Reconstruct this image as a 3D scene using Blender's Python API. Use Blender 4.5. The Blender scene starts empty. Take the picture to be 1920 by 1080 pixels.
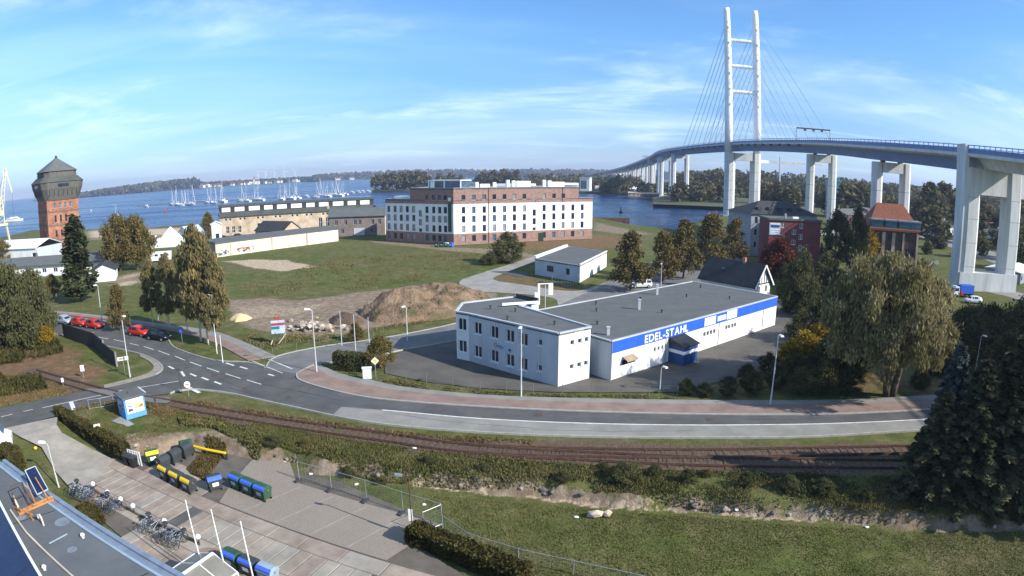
import bpy, bmesh, math, random
import numpy as np
from mathutils import Vector

# ------------------------------------------------------------------ camera, sky, sun, exposure
S = bpy.context.scene
COL = S.collection
FPX, PITCH, CAM_H = 1150.0, 216 / 1150.0, 22.0      # wide webcam lens (angle per pixel), tilt, height above the street
cam = bpy.data.cameras.new('webcam')
cam_o = bpy.data.objects.new('webcam', cam)
COL.objects.link(cam_o)
cam.type = 'PANO'
cam.panorama_type = 'FISHEYE_LENS_POLYNOMIAL'
cam.sensor_width = 36
cam.fisheye_fov = math.radians(160)
cam.fisheye_polynomial_k0 = 0
cam.fisheye_polynomial_k1 = -(1920 / 36) / FPX
cam.fisheye_polynomial_k2 = cam.fisheye_polynomial_k3 = cam.fisheye_polynomial_k4 = 0
cam.clip_end = 40000
cam_o.location = (0, 0, CAM_H)
cam_o.rotation_euler = (math.pi / 2 - PITCH, 0, 0)
S.camera = cam_o

SUN_EL = math.radians(31)
SUN_AZ = Vector((0.89, -0.454))                      # horizontal direction towards the sun
world = bpy.data.worlds.new('World')
S.world = world
world.use_nodes = True
wn, wl = world.node_tree.nodes, world.node_tree.links
bg = wn['Background']
sky = wn.new('ShaderNodeTexSky')
sky.sky_type = 'NISHITA'
sky.sun_disc = False
sky.sun_elevation = SUN_EL
sky.sun_rotation = math.atan2(SUN_AZ.x, SUN_AZ.y)
sky.air_density = 1.0
sky.dust_density = 0.0
sky.ozone_density = 3.0
bg.inputs['Strength'].default_value = 0.083
tc = wn.new('ShaderNodeTexCoord')
sep = wn.new('ShaderNodeSeparateXYZ'); wl.new(tc.outputs['Generated'], sep.inputs[0])
def wmath(op, a, b=None, clamp=False):
    n = wn.new('ShaderNodeMath'); n.operation = op; n.use_clamp = clamp
    for i, v in enumerate((a, b)):
        if v is None: continue
        if isinstance(v, (int, float)): n.inputs[i].default_value = v
        else: wl.new(v, n.inputs[i])
    return n.outputs[0]
zc = wmath('ADD', wmath('MAXIMUM', sep.outputs[2], 0.0), 0.11)
cmb = wn.new('ShaderNodeCombineXYZ')
wl.new(wmath('DIVIDE', sep.outputs[0], zc), cmb.inputs[0])
wl.new(wmath('DIVIDE', sep.outputs[1], zc), cmb.inputs[1])
def wnoise(rot, sx, sy, scale, detail, rough, dist, lo, hi, off=(0, 0, 0)):
    mp = wn.new('ShaderNodeMapping'); wl.new(cmb.outputs[0], mp.inputs[0])
    mp.inputs['Rotation'].default_value = (0, 0, rot); mp.inputs['Scale'].default_value = (sx, sy, 1); mp.inputs['Location'].default_value = off
    n = wn.new('ShaderNodeTexNoise'); wl.new(mp.outputs[0], n.inputs['Vector'])
    n.inputs['Scale'].default_value = scale; n.inputs['Detail'].default_value = detail
    n.inputs['Roughness'].default_value = rough; n.inputs['Distortion'].default_value = dist
    r = wn.new('ShaderNodeMapRange'); r.interpolation_type = 'SMOOTHSTEP'; wl.new(n.outputs[0], r.inputs[0])
    r.inputs[1].default_value = lo; r.inputs[2].default_value = hi
    return r.outputs[0]
veil = wnoise(0.35, 0.6, 1.2, 0.36, 7, 0.56, 0.6, 0.38, 0.78, (3.1, 1.7, 0))       # wide thin veil
wisp = wnoise(0.9, 0.35, 1.5, 0.6, 9, 0.6, 0.8, 0.54, 0.80, (0.4, 5.2, 0))         # drawn out cirrus streaks
puff = wnoise(0.2, 0.8, 1.1, 0.8, 9, 0.62, 0.4, 0.50, 0.74, (7.3, 2.2, 0))
cl = wmath('ADD', wmath('MULTIPLY', veil, 0.62), wmath('ADD', wmath('MULTIPLY', wisp, 0.6), wmath('MULTIPLY', puff, 0.55)), True)
tint = wn.new('ShaderNodeMix'); tint.data_type = 'RGBA'; tint.blend_type = 'MULTIPLY'; tint.inputs[0].default_value = 1
wl.new(sky.outputs[0], tint.inputs[6])
grad = wn.new('ShaderNodeMix'); grad.data_type = 'RGBA'           # clear autumn air: the band over the horizon stays blue
gr_ = wn.new('ShaderNodeMapRange'); wl.new(sep.outputs[2], gr_.inputs[0]); gr_.inputs[1].default_value = 0.0; gr_.inputs[2].default_value = 0.22
wl.new(gr_.outputs[0], grad.inputs[0]); grad.inputs[6].default_value = (0.62, 0.76, 1.22, 1); grad.inputs[7].default_value = (0.92, 1.33, 1.68, 1)
wl.new(grad.outputs[2], tint.inputs[7])
cmix = wn.new('ShaderNodeMix'); cmix.data_type = 'RGBA'
wl.new(cl, cmix.inputs[0]); wl.new(tint.outputs[2], cmix.inputs[6]); cmix.inputs[7].default_value = (8.2, 10.2, 11.0, 1)
wl.new(cmix.outputs[2], bg.inputs['Color'])

sun = bpy.data.lights.new('sun', 'SUN')
sun.energy = 5.0
sun.angle = math.radians(0.55)
sun.color = (1.0, 0.95, 0.86)
sun_o = bpy.data.objects.new('sun', sun)
COL.objects.link(sun_o)
sdir = Vector((SUN_AZ.x * math.cos(SUN_EL), SUN_AZ.y * math.cos(SUN_EL), math.sin(SUN_EL)))
sun_o.rotation_euler = sdir.to_track_quat('Z', 'Y').to_euler()
sun_o.location = (60, -40, 90)

vs = S.view_settings
vs.view_transform = 'Standard'; vs.look = 'None'; vs.gamma = 1; vs.use_curve_mapping = False
vs.exposure = 0.6
S.render.engine = 'CYCLES'
S.cycles.max_bounces = 5; S.cycles.diffuse_bounces = 2; S.cycles.glossy_bounces = 2
S.cycles.transmission_bounces = 2; S.cycles.transparent_max_bounces = 6

# ------------------------------------------------------------------ survey: where a sight line of the webcam meets a level
def sight(u, v):
    x, y = u - 960.0, 540.0 - v
    r = math.hypot(x, y); th = r / FPX
    s = math.sin(th) / r if r > 1e-9 else 0
    d = (s * x, s * y, math.cos(th))
    return (d[0], d[2] * math.cos(PITCH) + d[1] * math.sin(PITCH), d[1] * math.cos(PITCH) - d[2] * math.sin(PITCH))
def G(u, v, z=0.0):
    d = sight(u, v); t = (z - CAM_H) / d[2]
    return Vector((d[0] * t, d[1] * t))
def ZH(u, v, p):                                     # height of a sight line above the point p
    d = sight(u, v)
    return CAM_H + d[2] / math.hypot(d[0], d[1]) * math.hypot(p[0], p[1])
def AT(u, dist, v=330):                              # ground point on a bearing at a distance
    d = sight(u, v); k = dist / math.hypot(d[0], d[1])
    return Vector((d[0] * k, d[1] * k))

# ------------------------------------------------------------------ object helpers
RNG = random.Random(7)
NP = np.random.default_rng(11)
def link(o, parent=None):
    COL.objects.link(o)
    if parent is not None: o.parent = parent
    return o
def tag(o, label=None, cat=None, group=None, kind=None):
    if label: o['label'] = label
    if cat: o['category'] = cat
    if group: o['group'] = group
    if kind: o['kind'] = kind
    return o
def thing(name, label, cat, loc=(0, 0, 0), rz=0.0, group=None):
    o = bpy.data.objects.new(name, None); o.empty_display_size = 0.2
    o.location = (loc[0], loc[1], loc[2] if len(loc) > 2 else 0.0); o.rotation_euler = (0, 0, rz)
    return link(tag(o, label, cat, group))
def dup(root, loc, rz=0.0, scale=None, label=None, group=None, parent=None):
    c = root.copy(); link(c, parent)
    if parent is None:
        c.location = (loc[0], loc[1], loc[2] if len(loc) > 2 else 0.0); c.rotation_euler = (0, 0, rz)
        if scale is not None: c.scale = scale
    if label: c['label'] = label
    if group: c['group'] = group
    for ch in root.children: dup(ch, None, parent=c)
    return c

class MB:
    """collects faces and links them as one mesh object"""
    def __init__(s): s.v, s.f = [], []
    def add(s, vs, fs):
        b = len(s.v); s.v.extend([tuple(p) for p in vs]); s.f.extend([tuple(b + i for i in f) for f in fs]); return s
    def box(s, x0, x1, y0, y1, z0, z1):
        return s.add([(x0, y0, z0), (x1, y0, z0), (x1, y1, z0), (x0, y1, z0), (x0, y0, z1), (x1, y0, z1), (x1, y1, z1), (x0, y1, z1)],
                     [(3, 2, 1, 0), (4, 5, 6, 7), (0, 1, 5, 4), (1, 2, 6, 5), (2, 3, 7, 6), (3, 0, 4, 7)])
    def cbox(s, c, size, rz=0.0):
        c0, s0 = math.cos(rz), math.sin(rz); hx, hy, hz = [k / 2 for k in size]; vs = []
        for z in (-hz, hz):
            for x, y in ((-hx, -hy), (hx, -hy), (hx, hy), (-hx, hy)):
                vs.append((c[0] + x * c0 - y * s0, c[1] + x * s0 + y * c0, c[2] + z))
        return s.add(vs, [(3, 2, 1, 0), (4, 5, 6, 7), (0, 1, 5, 4), (1, 2, 6, 5), (2, 3, 7, 6), (3, 0, 4, 7)])
    def bar(s, a, b, w, h=None, up=(0, 0, 1)):
        a, b = Vector(a), Vector(b); h = h or w; d = (b - a).normalized(); u = Vector(up)
        if abs(d.dot(u)) > 0.98: u = Vector((1, 0, 0))
        r = d.cross(u).normalized() * (w / 2); u = r.cross(d).normalized() * (h / 2)
        vs = [p + i * r + j * u for p in (a, b) for i, j in ((-1, -1), (1, -1), (1, 1), (-1, 1))]
        return s.add(vs, [(3, 2, 1, 0), (4, 5, 6, 7), (0, 1, 5, 4), (1, 2, 6, 5), (2, 3, 7, 6), (3, 0, 4, 7)])
    def prism(s, poly, z0, z1, bottom=True):
        n = len(poly)
        area = sum(poly[i][0] * poly[(i + 1) % n][1] - poly[(i + 1) % n][0] * poly[i][1] for i in range(n))
        if area < 0: poly = list(reversed(poly))
        f = [tuple(range(n, 2 * n))] + [(i, (i + 1) % n, n + (i + 1) % n, n + i) for i in range(n)]
        if bottom: f.append(tuple(reversed(range(n))))
        return s.add([(p[0], p[1], z0) for p in poly] + [(p[0], p[1], z1) for p in poly], f)
    def tube(s, pts, rad, n=8, cap=True):
        pts = [Vector(p) for p in pts]
        if not hasattr(rad, '__len__'): rad = [rad] * len(pts)
        vs, fs, pr = [], [], None
        for i, p in enumerate(pts):
            d = (pts[min(i + 1, len(pts) - 1)] - pts[max(i - 1, 0)]).normalized()
            u = Vector((0, 0, 1)) if abs(d.z) < 0.95 else Vector((1, 0, 0))
            r = d.cross(u).normalized() if pr is None else (pr - d * pr.dot(d)).normalized()
            pr = r; q = d.cross(r)
            for k in range(n):
                a = 2 * math.pi * k / n
                vs.append(p + (r * math.cos(a) + q * math.sin(a)) * rad[i])
        for i in range(len(pts) - 1):
            for k in range(n):
                k2 = (k + 1) % n
                fs.append((i * n + k, i * n + k2, (i + 1) * n + k2, (i + 1) * n + k))
        if cap: fs += [tuple(reversed(range(n))), tuple(range((len(pts) - 1) * n, len(pts) * n))]
        return s.add(vs, fs)
    def lathe(s, prof, c=(0, 0, 0), n=12):
        vs, fs = [], []
        for r, z in prof:
            for k in range(n):
                a = 2 * math.pi * k / n; vs.append((c[0] + r * math.cos(a), c[1] + r * math.sin(a), c[2] + z))
        for i in range(len(prof) - 1):
            for k in range(n):
                k2 = (k + 1) % n; fs.append((i * n + k, i * n + k2, (i + 1) * n + k2, (i + 1) * n + k))
        fs += [tuple(reversed(range(n))), tuple(range((len(prof) - 1) * n, len(prof) * n))]
        return s.add(vs, fs)
    def mesh(s, name, m=None, smooth=False):
        me = bpy.data.meshes.new(name); me.from_pydata(s.v, [], s.f)
        if smooth: me.polygons.foreach_set('use_smooth', [True] * len(me.polygons))
        if m is not None: me.materials.append(m)
        me.update(); return me
    def build(s, name, m, parent=None, smooth=False, loc=None, rz=0.0, bevel=0.0):
        o = bpy.data.objects.new(name, s.mesh(name, m, smooth)); link(o, parent)
        if loc is not None: o.location = (loc[0], loc[1], loc[2] if len(loc) > 2 else 0.0)
        o.rotation_euler = (0, 0, rz)
        if bevel:
            bv = o.modifiers.new('bevel', 'BEVEL'); bv.width = bevel; bv.segments = 2; bv.limit_method = 'ANGLE'
        return o
def inst(name, me, parent=None, loc=(0, 0, 0), rz=0.0, scale=None):
    o = bpy.data.objects.new(name, me); link(o, parent); o.location = loc; o.rotation_euler = (0, 0, rz)
    if scale is not None: o.scale = scale
    return o

# ------------------------------------------------------------------ materials
def mat(name, c, rough=0.8, var=0.12, scale=1.2, c2=None, metal=0.0, bump=0.0, bscale=30.0, spec=0.3, stretch=None, fine=0.0):
    m = bpy.data.materials.new(name); m.use_nodes = True
    n, l = m.node_tree.nodes, m.node_tree.links; b = n['Principled BSDF']
    b.inputs['Roughness'].default_value = rough; b.inputs['Metallic'].default_value = metal
    b.inputs['Specular IOR Level'].default_value = spec
    geo = n.new('ShaderNodeNewGeometry'); vec = geo.outputs['Position']
    if stretch:
        mp = n.new('ShaderNodeMapping'); l.new(vec, mp.inputs[0]); mp.inputs['Scale'].default_value = stretch; vec = mp.outputs[0]
    t = n.new('ShaderNodeTexNoise'); l.new(vec, t.inputs['Vector']); t.inputs['Scale'].default_value = scale
    t.inputs['Detail'].default_value = 4; t.inputs['Roughness'].default_value = 0.62
    mr = n.new('ShaderNodeMapRange'); l.new(t.outputs[0], mr.inputs[0]); mr.inputs[1].default_value = 0.32; mr.inputs[2].default_value = 0.68
    mx = n.new('ShaderNodeMix'); mx.data_type = 'RGBA'; l.new(mr.outputs[0], mx.inputs[0])
    lo = tuple(k * (1 - var) for k in c[:3]); hi = tuple(min(1, k * (1 + var)) for k in (c2 or c)[:3])
    mx.inputs[6].default_value = (*lo, 1); mx.inputs[7].default_value = (*hi, 1)
    out = mx.outputs[2]
    if fine:
        t2 = n.new('ShaderNodeTexNoise'); l.new(vec, t2.inputs['Vector']); t2.inputs['Scale'].default_value = bscale; t2.inputs['Detail'].default_value = 4
        mr2 = n.new('ShaderNodeMapRange'); l.new(t2.outputs[0], mr2.inputs[0]); mr2.inputs[1].default_value = 0.3; mr2.inputs[2].default_value = 0.7
        mr2.inputs[3].default_value = 1 - fine; mr2.inputs[4].default_value = 1 + fine
        m2 = n.new('ShaderNodeMix'); m2.data_type = 'RGBA'; m2.blend_type = 'MULTIPLY'; m2.inputs[0].default_value = 1
        l.new(out, m2.inputs[6]); l.new(mr2.outputs[0], m2.inputs[7]); out = m2.outputs[2]
    l.new(out, b.inputs['Base Color'])
    if bump:
        t3 = n.new('ShaderNodeTexNoise'); l.new(geo.outputs['Position'], t3.inputs['Vector']); t3.inputs['Scale'].default_value = bscale; t3.inputs['Detail'].default_value = 5
        bp = n.new('ShaderNodeBump'); bp.inputs['Strength'].default_value = 1.0; bp.inputs['Distance'].default_value = bump
        l.new(t3.outputs[0], bp.inputs['Height']); l.new(bp.outputs[0], b.inputs['Normal'])
    return m
def leafmat(name, ramp, transl=0.25):
    """leaf colour follows a tint stored on every leaf (autumn mix of greens, yellows, browns)"""
    m = bpy.data.materials.new(name); m.use_nodes = True
    n, l = m.node_tree.nodes, m.node_tree.links
    n.remove(n['Principled BSDF'])
    a = n.new('ShaderNodeAttribute'); a.attribute_name = 'tint'
    r = n.new('ShaderNodeValToRGB'); l.new(a.outputs['Fac'], r.inputs[0])
    e = r.color_ramp.elements
    for i, (p, c) in enumerate(ramp):
        el = e[i] if i < 2 else e.new(p)
        el.position = p; el.color = (*c, 1)
    d = n.new('ShaderNodeBsdfDiffuse'); t = n.new('ShaderNodeBsdfTranslucent'); mx = n.new('ShaderNodeMixShader'); mx.inputs[0].default_value = transl
    l.new(r.outputs[0], d.inputs[0]); l.new(r.outputs[0], t.inputs[0]); l.new(d.outputs[0], mx.inputs[1]); l.new(t.outputs[0], mx.inputs[2])
    l.new(mx.outputs[0], n['Material Output'].inputs[0])
    return m
def glassmat(name, c=(0.02, 0.03, 0.045), rough=0.08):
    return mat(name, c, rough=rough, var=0.35, scale=0.35, spec=0.7)

W = {}
W['white'] = mat('white_paint', (0.76, 0.77, 0.77), 0.6, 0.05, 0.7)
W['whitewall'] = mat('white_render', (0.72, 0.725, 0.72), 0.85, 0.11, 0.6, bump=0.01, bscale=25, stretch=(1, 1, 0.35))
W['greywhite_shade'] = mat('grey_white_and_wall_shade', (0.43, 0.46, 0.50), 0.85, 0.12, 0.5, stretch=(1, 1, 0.35))  # grey white parts; on shaded sides of white buildings the shade is painted in
W['blue'] = mat('blue_paint', (0.025, 0.11, 0.52), 0.5, 0.07, 0.8)
W['darkblue'] = mat('dark_blue_paint', (0.02, 0.06, 0.2), 0.5, 0.1)
W['roof'] = mat('grey_roof_felt', (0.105, 0.112, 0.112), 0.9, 0.12, 0.45, bump=0.01, bscale=20, fine=0.1)
W['roofdark'] = mat('dark_roof', (0.04, 0.043, 0.048), 0.85, 0.2, 0.6, fine=0.15)
W['zinc'] = mat('zinc_flashing', (0.30, 0.35, 0.42), 0.45, 0.15, 1.5, metal=0.5)
W['asphalt'] = mat('asphalt', (0.088, 0.087, 0.086), 0.9, 0.22, 0.35, bump=0.006, bscale=60, fine=0.12)
W['asphaltlight'] = mat('worn_asphalt', (0.15, 0.148, 0.145), 0.9, 0.2, 0.4, bump=0.006, bscale=60, fine=0.1)
W['yard'] = mat('yard_paving', (0.10, 0.092, 0.082), 0.92, 0.22, 0.3, bump=0.008, bscale=40, fine=0.15)
W['concrete'] = mat('concrete', (0.28, 0.28, 0.265), 0.9, 0.15, 0.4, bump=0.005, bscale=40)
W['conclane'] = mat('concrete_lane', (0.235, 0.225, 0.205), 0.9, 0.16, 0.4, bump=0.005, bscale=40, fine=0.08)
W['kerb'] = mat('kerb_stone', (0.33, 0.32, 0.29), 0.9, 0.15, 1.5)
W['pinkpave'] = mat('red_brick_paving', (0.235, 0.165, 0.138), 0.9, 0.2, 0.5, bump=0.01, bscale=30, fine=0.14)
W['greypave'] = mat('grey_paving', (0.23, 0.22, 0.20), 0.9, 0.14, 0.5, bump=0.01, bscale=30, fine=0.12)
W['bridgeconc'] = mat('bridge_concrete', (0.55, 0.56, 0.56), 0.85, 0.17, 0.35, stretch=(1, 1, 0.16), fine=0.06, bscale=1.5)
W['bridgewhite'] = mat('pylon_paint', (0.80, 0.82, 0.84), 0.5, 0.03, 0.2)
W['bridgeblue'] = mat('deck_paint', (0.17, 0.23, 0.40), 0.5, 0.08, 0.1)
W['railblue'] = mat('parapet_blue', (0.14, 0.21, 0.40), 0.5, 0.12, 0.3)
W['cable'] = mat('cable_sheath', (0.33, 0.38, 0.52), 0.5, 0.05)
W['black'] = mat('black_plastic', (0.018, 0.02, 0.022), 0.5, 0.2)
W['darkgrey'] = mat('anthracite_plastic', (0.045, 0.05, 0.055), 0.5, 0.15)
W['metal'] = mat('galvanised_steel', (0.42, 0.44, 0.46), 0.45, 0.12, 2.0, metal=0.6)
W['lampgrey'] = mat('lamp_post_paint', (0.48, 0.50, 0.51), 0.55, 0.12, 2.0)
W['rust'] = mat('rusty_steel', (0.10, 0.055, 0.04), 0.85, 0.3, 3.0)
W['wood'] = mat('weathered_wood', (0.16, 0.11, 0.075), 0.9, 0.25, 3.0)
W['timber'] = mat('orange_timber', (0.42, 0.19, 0.07), 0.8, 0.3, 4.0)
W['brick'] = mat('red_clinker', (0.28, 0.175, 0.148), 0.85, 0.2, 1.2, bump=0.01, bscale=12, fine=0.18)
W['brickdark'] = mat('dark_clinker', (0.15, 0.10, 0.09), 0.85, 0.2, 1.2, fine=0.18, bscale=12)
W['orangebrick'] = mat('orange_brick', (0.28, 0.115, 0.065), 0.9, 0.24, 0.35, c2=(0.33, 0.16, 0.10), fine=0.14, bscale=6)
W['redwall'] = mat('red_render', (0.17, 0.05, 0.05), 0.85, 0.12, 0.5)
W['beige'] = mat('sandy_plaster', (0.42, 0.32, 0.225), 0.9, 0.2, 0.35, c2=(0.50, 0.40, 0.30))
W['cream'] = mat('cream_plaster', (0.62, 0.56, 0.45), 0.9, 0.16, 0.3, stretch=(1, 1, 0.4))
W['glass'] = glassmat('window_glass')
W['glasspale'] = glassmat('window_with_curtain', (0.22, 0.235, 0.25), 0.3)
W['glassblue'] = glassmat('window_glass_blue', (0.07, 0.11, 0.17))
W['redtile'] = mat('red_roof_tile', (0.22, 0.08, 0.05), 0.85, 0.22, 1.5, fine=0.15, bscale=10)
W['solar'] = mat('solar_cells', (0.012, 0.02, 0.06), 0.22, 0.2, 1.0, spec=0.6)
W['tyre'] = mat('tyre_rubber', (0.015, 0.015, 0.016), 0.9, 0.1)
W['yellow'] = mat('yellow_plastic', (0.75, 0.52, 0.02), 0.5, 0.06)
W['bluelid'] = mat('blue_plastic', (0.06, 0.14, 0.62), 0.5, 0.06)
W['green'] = mat('green_plastic', (0.03, 0.085, 0.045), 0.55, 0.12)
W['sandpile'] = mat('yellow_sand', (0.62, 0.47, 0.26), 0.95, 0.1, 1.0, bump=0.02, bscale=8)
W['paintwhite'] = mat('road_paint', (0.62, 0.62, 0.60), 0.8, 0.2, 1.5)
W['bark'] = mat('bark', (0.085, 0.065, 0.05), 0.95, 0.3, 3.0, bump=0.03, bscale=12)
W['birchbark'] = mat('birch_bark', (0.42, 0.40, 0.36), 0.9, 0.5, 2.5, stretch=(1, 1, 3))
W['red'] = mat('red_paint', (0.50, 0.025, 0.015), 0.4, 0.06)
W['ballast'] = mat('track_ballast', (0.11, 0.088, 0.078), 0.95, 0.3, 2.5, bump=0.05, bscale=14, fine=0.3)
W['sleeper'] = mat('old_sleeper_wood', (0.09, 0.064, 0.046), 0.95, 0.25, 2.5)
W['yachtwhite'] = mat('gelcoat', (0.80, 0.81, 0.82), 0.35, 0.03)
W['teal'] = mat('teal_paint', (0.02, 0.16, 0.20), 0.5, 0.1)
W['skylightgreen'] = mat('sign_green', (0.012, 0.035, 0.028), 0.5, 0.1)

# ------------------------------------------------------------------ terrain
def vnoise(x, y, sc, seed=0):
    x = np.asarray(x, float) / sc; y = np.asarray(y, float) / sc
    xi, yi = np.floor(x), np.floor(y); fx, fy = x - xi, y - yi
    fx = fx * fx * (3 - 2 * fx); fy = fy * fy * (3 - 2 * fy)
    def h(a, b):
        v = np.sin(a * 127.1 + b * 311.7 + seed * 74.7) * 43758.5453
        return v - np.floor(v)
    return (h(xi, yi) * (1 - fx) + h(xi + 1, yi) * fx) * (1 - fy) + (h(xi, yi + 1) * (1 - fx) + h(xi + 1, yi + 1) * fx) * fy
def fbm(x, y, sc, seed=0, o=4):
    r, a, t = 0, 1.0, 0
    for i in range(o): r = r + a * vnoise(x, y, sc / 2 ** i, seed + i * 13); t += a; a *= 0.5
    return r / t
def sdf(px, py, poly):
    """signed distance to a polygon, negative inside"""
    d = np.full(px.shape, 1e12); ins = np.zeros(px.shape, bool); n = len(poly)
    for i in range(n):
        ax, ay = poly[i][0], poly[i][1]; bx, by = poly[(i + 1) % n][0], poly[(i + 1) % n][1]
        ex, ey = bx - ax, by - ay; L = ex * ex + ey * ey + 1e-12
        t = np.clip(((px - ax) * ex + (py - ay) * ey) / L, 0, 1)
        d = np.minimum(d, (px - ax - t * ex) ** 2 + (py - ay - t * ey) ** 2)
        c = ((ay > py) != (by > py)) & (px < ex * (py - ay) / ((by - ay) or 1e-12) + ax)
        ins ^= c
    d = np.sqrt(d); return np.where(ins, -d, d)
def spl(pts, n=5, closed=False):
    pts = [Vector(p) for p in pts]; out = []
    m = len(pts)
    for i in range(m if closed else m - 1):
        p1, p2 = pts[i], pts[(i + 1) % m]
        p0 = pts[i - 1] if (i > 0 or closed) else p1 * 2 - p2
        p3 = pts[(i + 2) % m] if (i + 2 < m or closed) else p2 * 2 - p1
        for k in range(n):
            t = k / n
            out.append(0.5 * (2 * p1 + (p2 - p0) * t + (2 * p0 - 5 * p1 + 4 * p2 - p3) * t * t + (3 * p1 - p0 - 3 * p2 + p3) * t ** 3))
    if not closed: out.append(pts[-1])
    return out
def gl(pts, z=0.0): return [G(u, v, z) for u, v in pts]

SHORE = gl([(-300, 520), (0, 454), (60, 438), (165, 438), (300, 434), (410, 425), (520, 412), (720, 406), (900, 404), (1112, 414), (1150, 422),
            (1185, 431), (1262, 440), (1308, 420), (1345, 414), (1420, 405), (1500, 397)], -3)
MAIN = SHORE + [Vector((500, 720)), Vector((3200, 900)), Vector((3200, -500)), Vector((-900, -500))]
# foot of the cut between the rail bank and the lower field
CUT = gl([(60, 755), (115, 779), (165, 812), (235, 845), (300, 848), (350, 838), (420, 850), (470, 860), (545, 868), (600, 884), (700, 895), (790, 909), (870, 918),
          (960, 927), (1060, 937), (1140, 950), (1170, 952), (1320, 955), (1400, 965), (1500, 970), (1600, 978), (1700, 988), (1800, 990), (1980, 985)], -1)
CUTX = np.array([p.x for p in CUT]); CUTY = np.array([p.y for p in CUT])
RAMP0, RAMP1 = G(62, 790).x, G(185, 850, -1).x
def cut_y(x): return np.interp(x, CUTX, CUTY)
def low_depth(x): return np.clip((x - RAMP0) / (RAMP1 - RAMP0), 0, 1)
def height(x, y):
    x, y = np.asarray(x, float), np.asarray(y, float)
    yc = cut_y(x) + (fbm(x, y, 2.2, 3) - 0.5) * 0.8
    t = np.clip((yc - y + 0.55) / 0.6, 0, 1); t = t * t * (3 - 2 * t)
    z = -1.02 * t * low_depth(x)
    z = z - 0.035 - 0.06 * fbm(x, y, 1.3, 5)
    bank = np.exp(-((y - cut_y(x) - 1.7) / 1.1) ** 2) * low_depth(x)
    z = z + bank * (0.05 + 0.16 * fbm(x, y, 3.0, 9))
    return z
gx = np.concatenate([[-3000, -1500, -900, -600], np.arange(-420, -76, 6.), np.arange(-75, 85, .4), np.arange(85, 160, 1.5), np.arange(160, 520, 10.), [700, 1000, 1600, 3100]])
gy = np.concatenate([[-400, -100, 0, 10], np.arange(16, 62, .3), np.arange(62, 210, .8), np.arange(210, 520, 5.), [600, 700, 850, 1000]])
GX, GY = np.meshgrid(gx, gy)
GZ = height(GX, GY)
sd = sdf(GX, GY, MAIN) + (fbm(GX, GY, 25, 2) - 0.5) * 6 * np.clip(GY / 200, 0, 1)
t = np.clip(sd / 16 + 0.25, 0, 1)
GZ = GZ - 6.5 * t
ZN = np.zeros(GX.shape + (4,), np.float32)            # dirt, sand, dry, gravel
def zone(ch, px, amt=1.0, soft=1.2, wob=2.0, z=0.0, sc=4.0):
    poly = gl(px, z)
    x0, x1 = min(p.x for p in poly) - 8, max(p.x for p in poly) + 8; y0, y1 = min(p.y for p in poly) - 8, max(p.y for p in poly) + 8
    m = (GX > x0) & (GX < x1) & (GY > y0) & (GY < y1)
    X, Y = GX[m], GY[m]
    d = sdf(X, Y, poly) + (fbm(X, Y, sc, 21 + ch) - 0.5) * 2 * wob
    a = np.clip(0.5 - d / soft, 0, 1) * amt
    v = ZN[m]; v[:, ch] = np.maximum(v[:, ch], a); ZN[m] = v
zone(1, [(420, 489), (470, 486), (535, 487), (592, 499), (535, 509), (480, 503)], 0.72, 1.5, 1.2)
zone(0, [(425, 563), (490, 558), (560, 562), (700, 545), (840, 528), (935, 545), (925, 570), (850, 592), (760, 604), (680, 618), (610, 640), (560, 628), (510, 622), (440, 602)], 1, 1.5, 1.5)
zone(1, [(440, 575), (500, 570), (560, 575), (640, 560), (560, 590), (450, 600)], 0.45, 2.5, 1.5)
zone(1, [(545, 605), (640, 598), (660, 612), (560, 625)], 0.5, 1.5, 1)
zone(0, [(205, 525), (262, 508), (280, 515), (225, 540)], 1, 1, 1); zone(1, [(215, 528), (262, 510), (270, 517), (228, 538)], 0.8, 1, 1)
zone(0, [(675, 449), (760, 455), (850, 463), (960, 468), (1010, 478), (1000, 490), (930, 477), (840, 470), (720, 457)], 0.8, 2, 1)
zone(0, [(165, 431), (300, 427), (420, 422), (420, 441), (300, 446), (165, 450)], 0.9, 4, 2); zone(1, [(165, 433), (300, 429), (420, 424), (420, 436), (165, 446)], 0.85, 4, 1.5)
zone(0, [(1112, 414), (1180, 430), (1240, 440), (1170, 440), (1112, 432)], 0.8, 4, 2)
zone(2, [(1112, 440), (1200, 445), (1210, 462), (1112, 468), (960, 470), (960, 455)], 0.8, 4, 3)
zone(2, [(-100, 640), (60, 650), (130, 655), (190, 690), (180, 722), (90, 705), (0, 700), (-100, 700)], 1.0, 3, 2.5)
zone(2, [(-100, 690), (95, 700), (130, 735), (0, 762), (-100, 780)], 0.9, 2, 1.5)
zone(2, [(320, 738), (480, 765), (720, 808), (1000, 826), (1300, 832), (1300, 838), (900, 830), (480, 780)], 0.55, 1, 1)
zone(0, [(225, 812), (330, 812), (440, 805), (470, 850), (430, 852), (350, 840), (240, 850)], 0.8, 1, 0.8)
zone(2, [(345, 885), (390, 838), (430, 848), (400, 880), (385, 905)], 0.9, 0.6, 0.4, z=-1)
zone(0, [(470, 500), (940, 500), (1000, 520), (900, 560), (870, 540)], 0.0)
zone(1, [(870, 1003), (900, 998), (935, 990), (925, 1000), (880, 1008)], 0.35, 0.6, 0.5, z=-1, sc=1.5)
zone(0, [(940, 985), (990, 990), (985, 998), (935, 992)], 0.35, 0.6, 0.4, z=-1, sc=1.5)
zone(2, [(1000, 1030), (1900, 1040), (1900, 1085), (1000, 1085)], 0.25, 3, 2, z=-1)
zone(2, [(600, 470), (900, 470), (900, 500), (700, 520), (600, 500)], 0.3, 6, 4)
zone(2, [(930, 505), (1000, 520), (1090, 540), (1080, 550), (930, 530)], 0.6, 2, 1)
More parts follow.
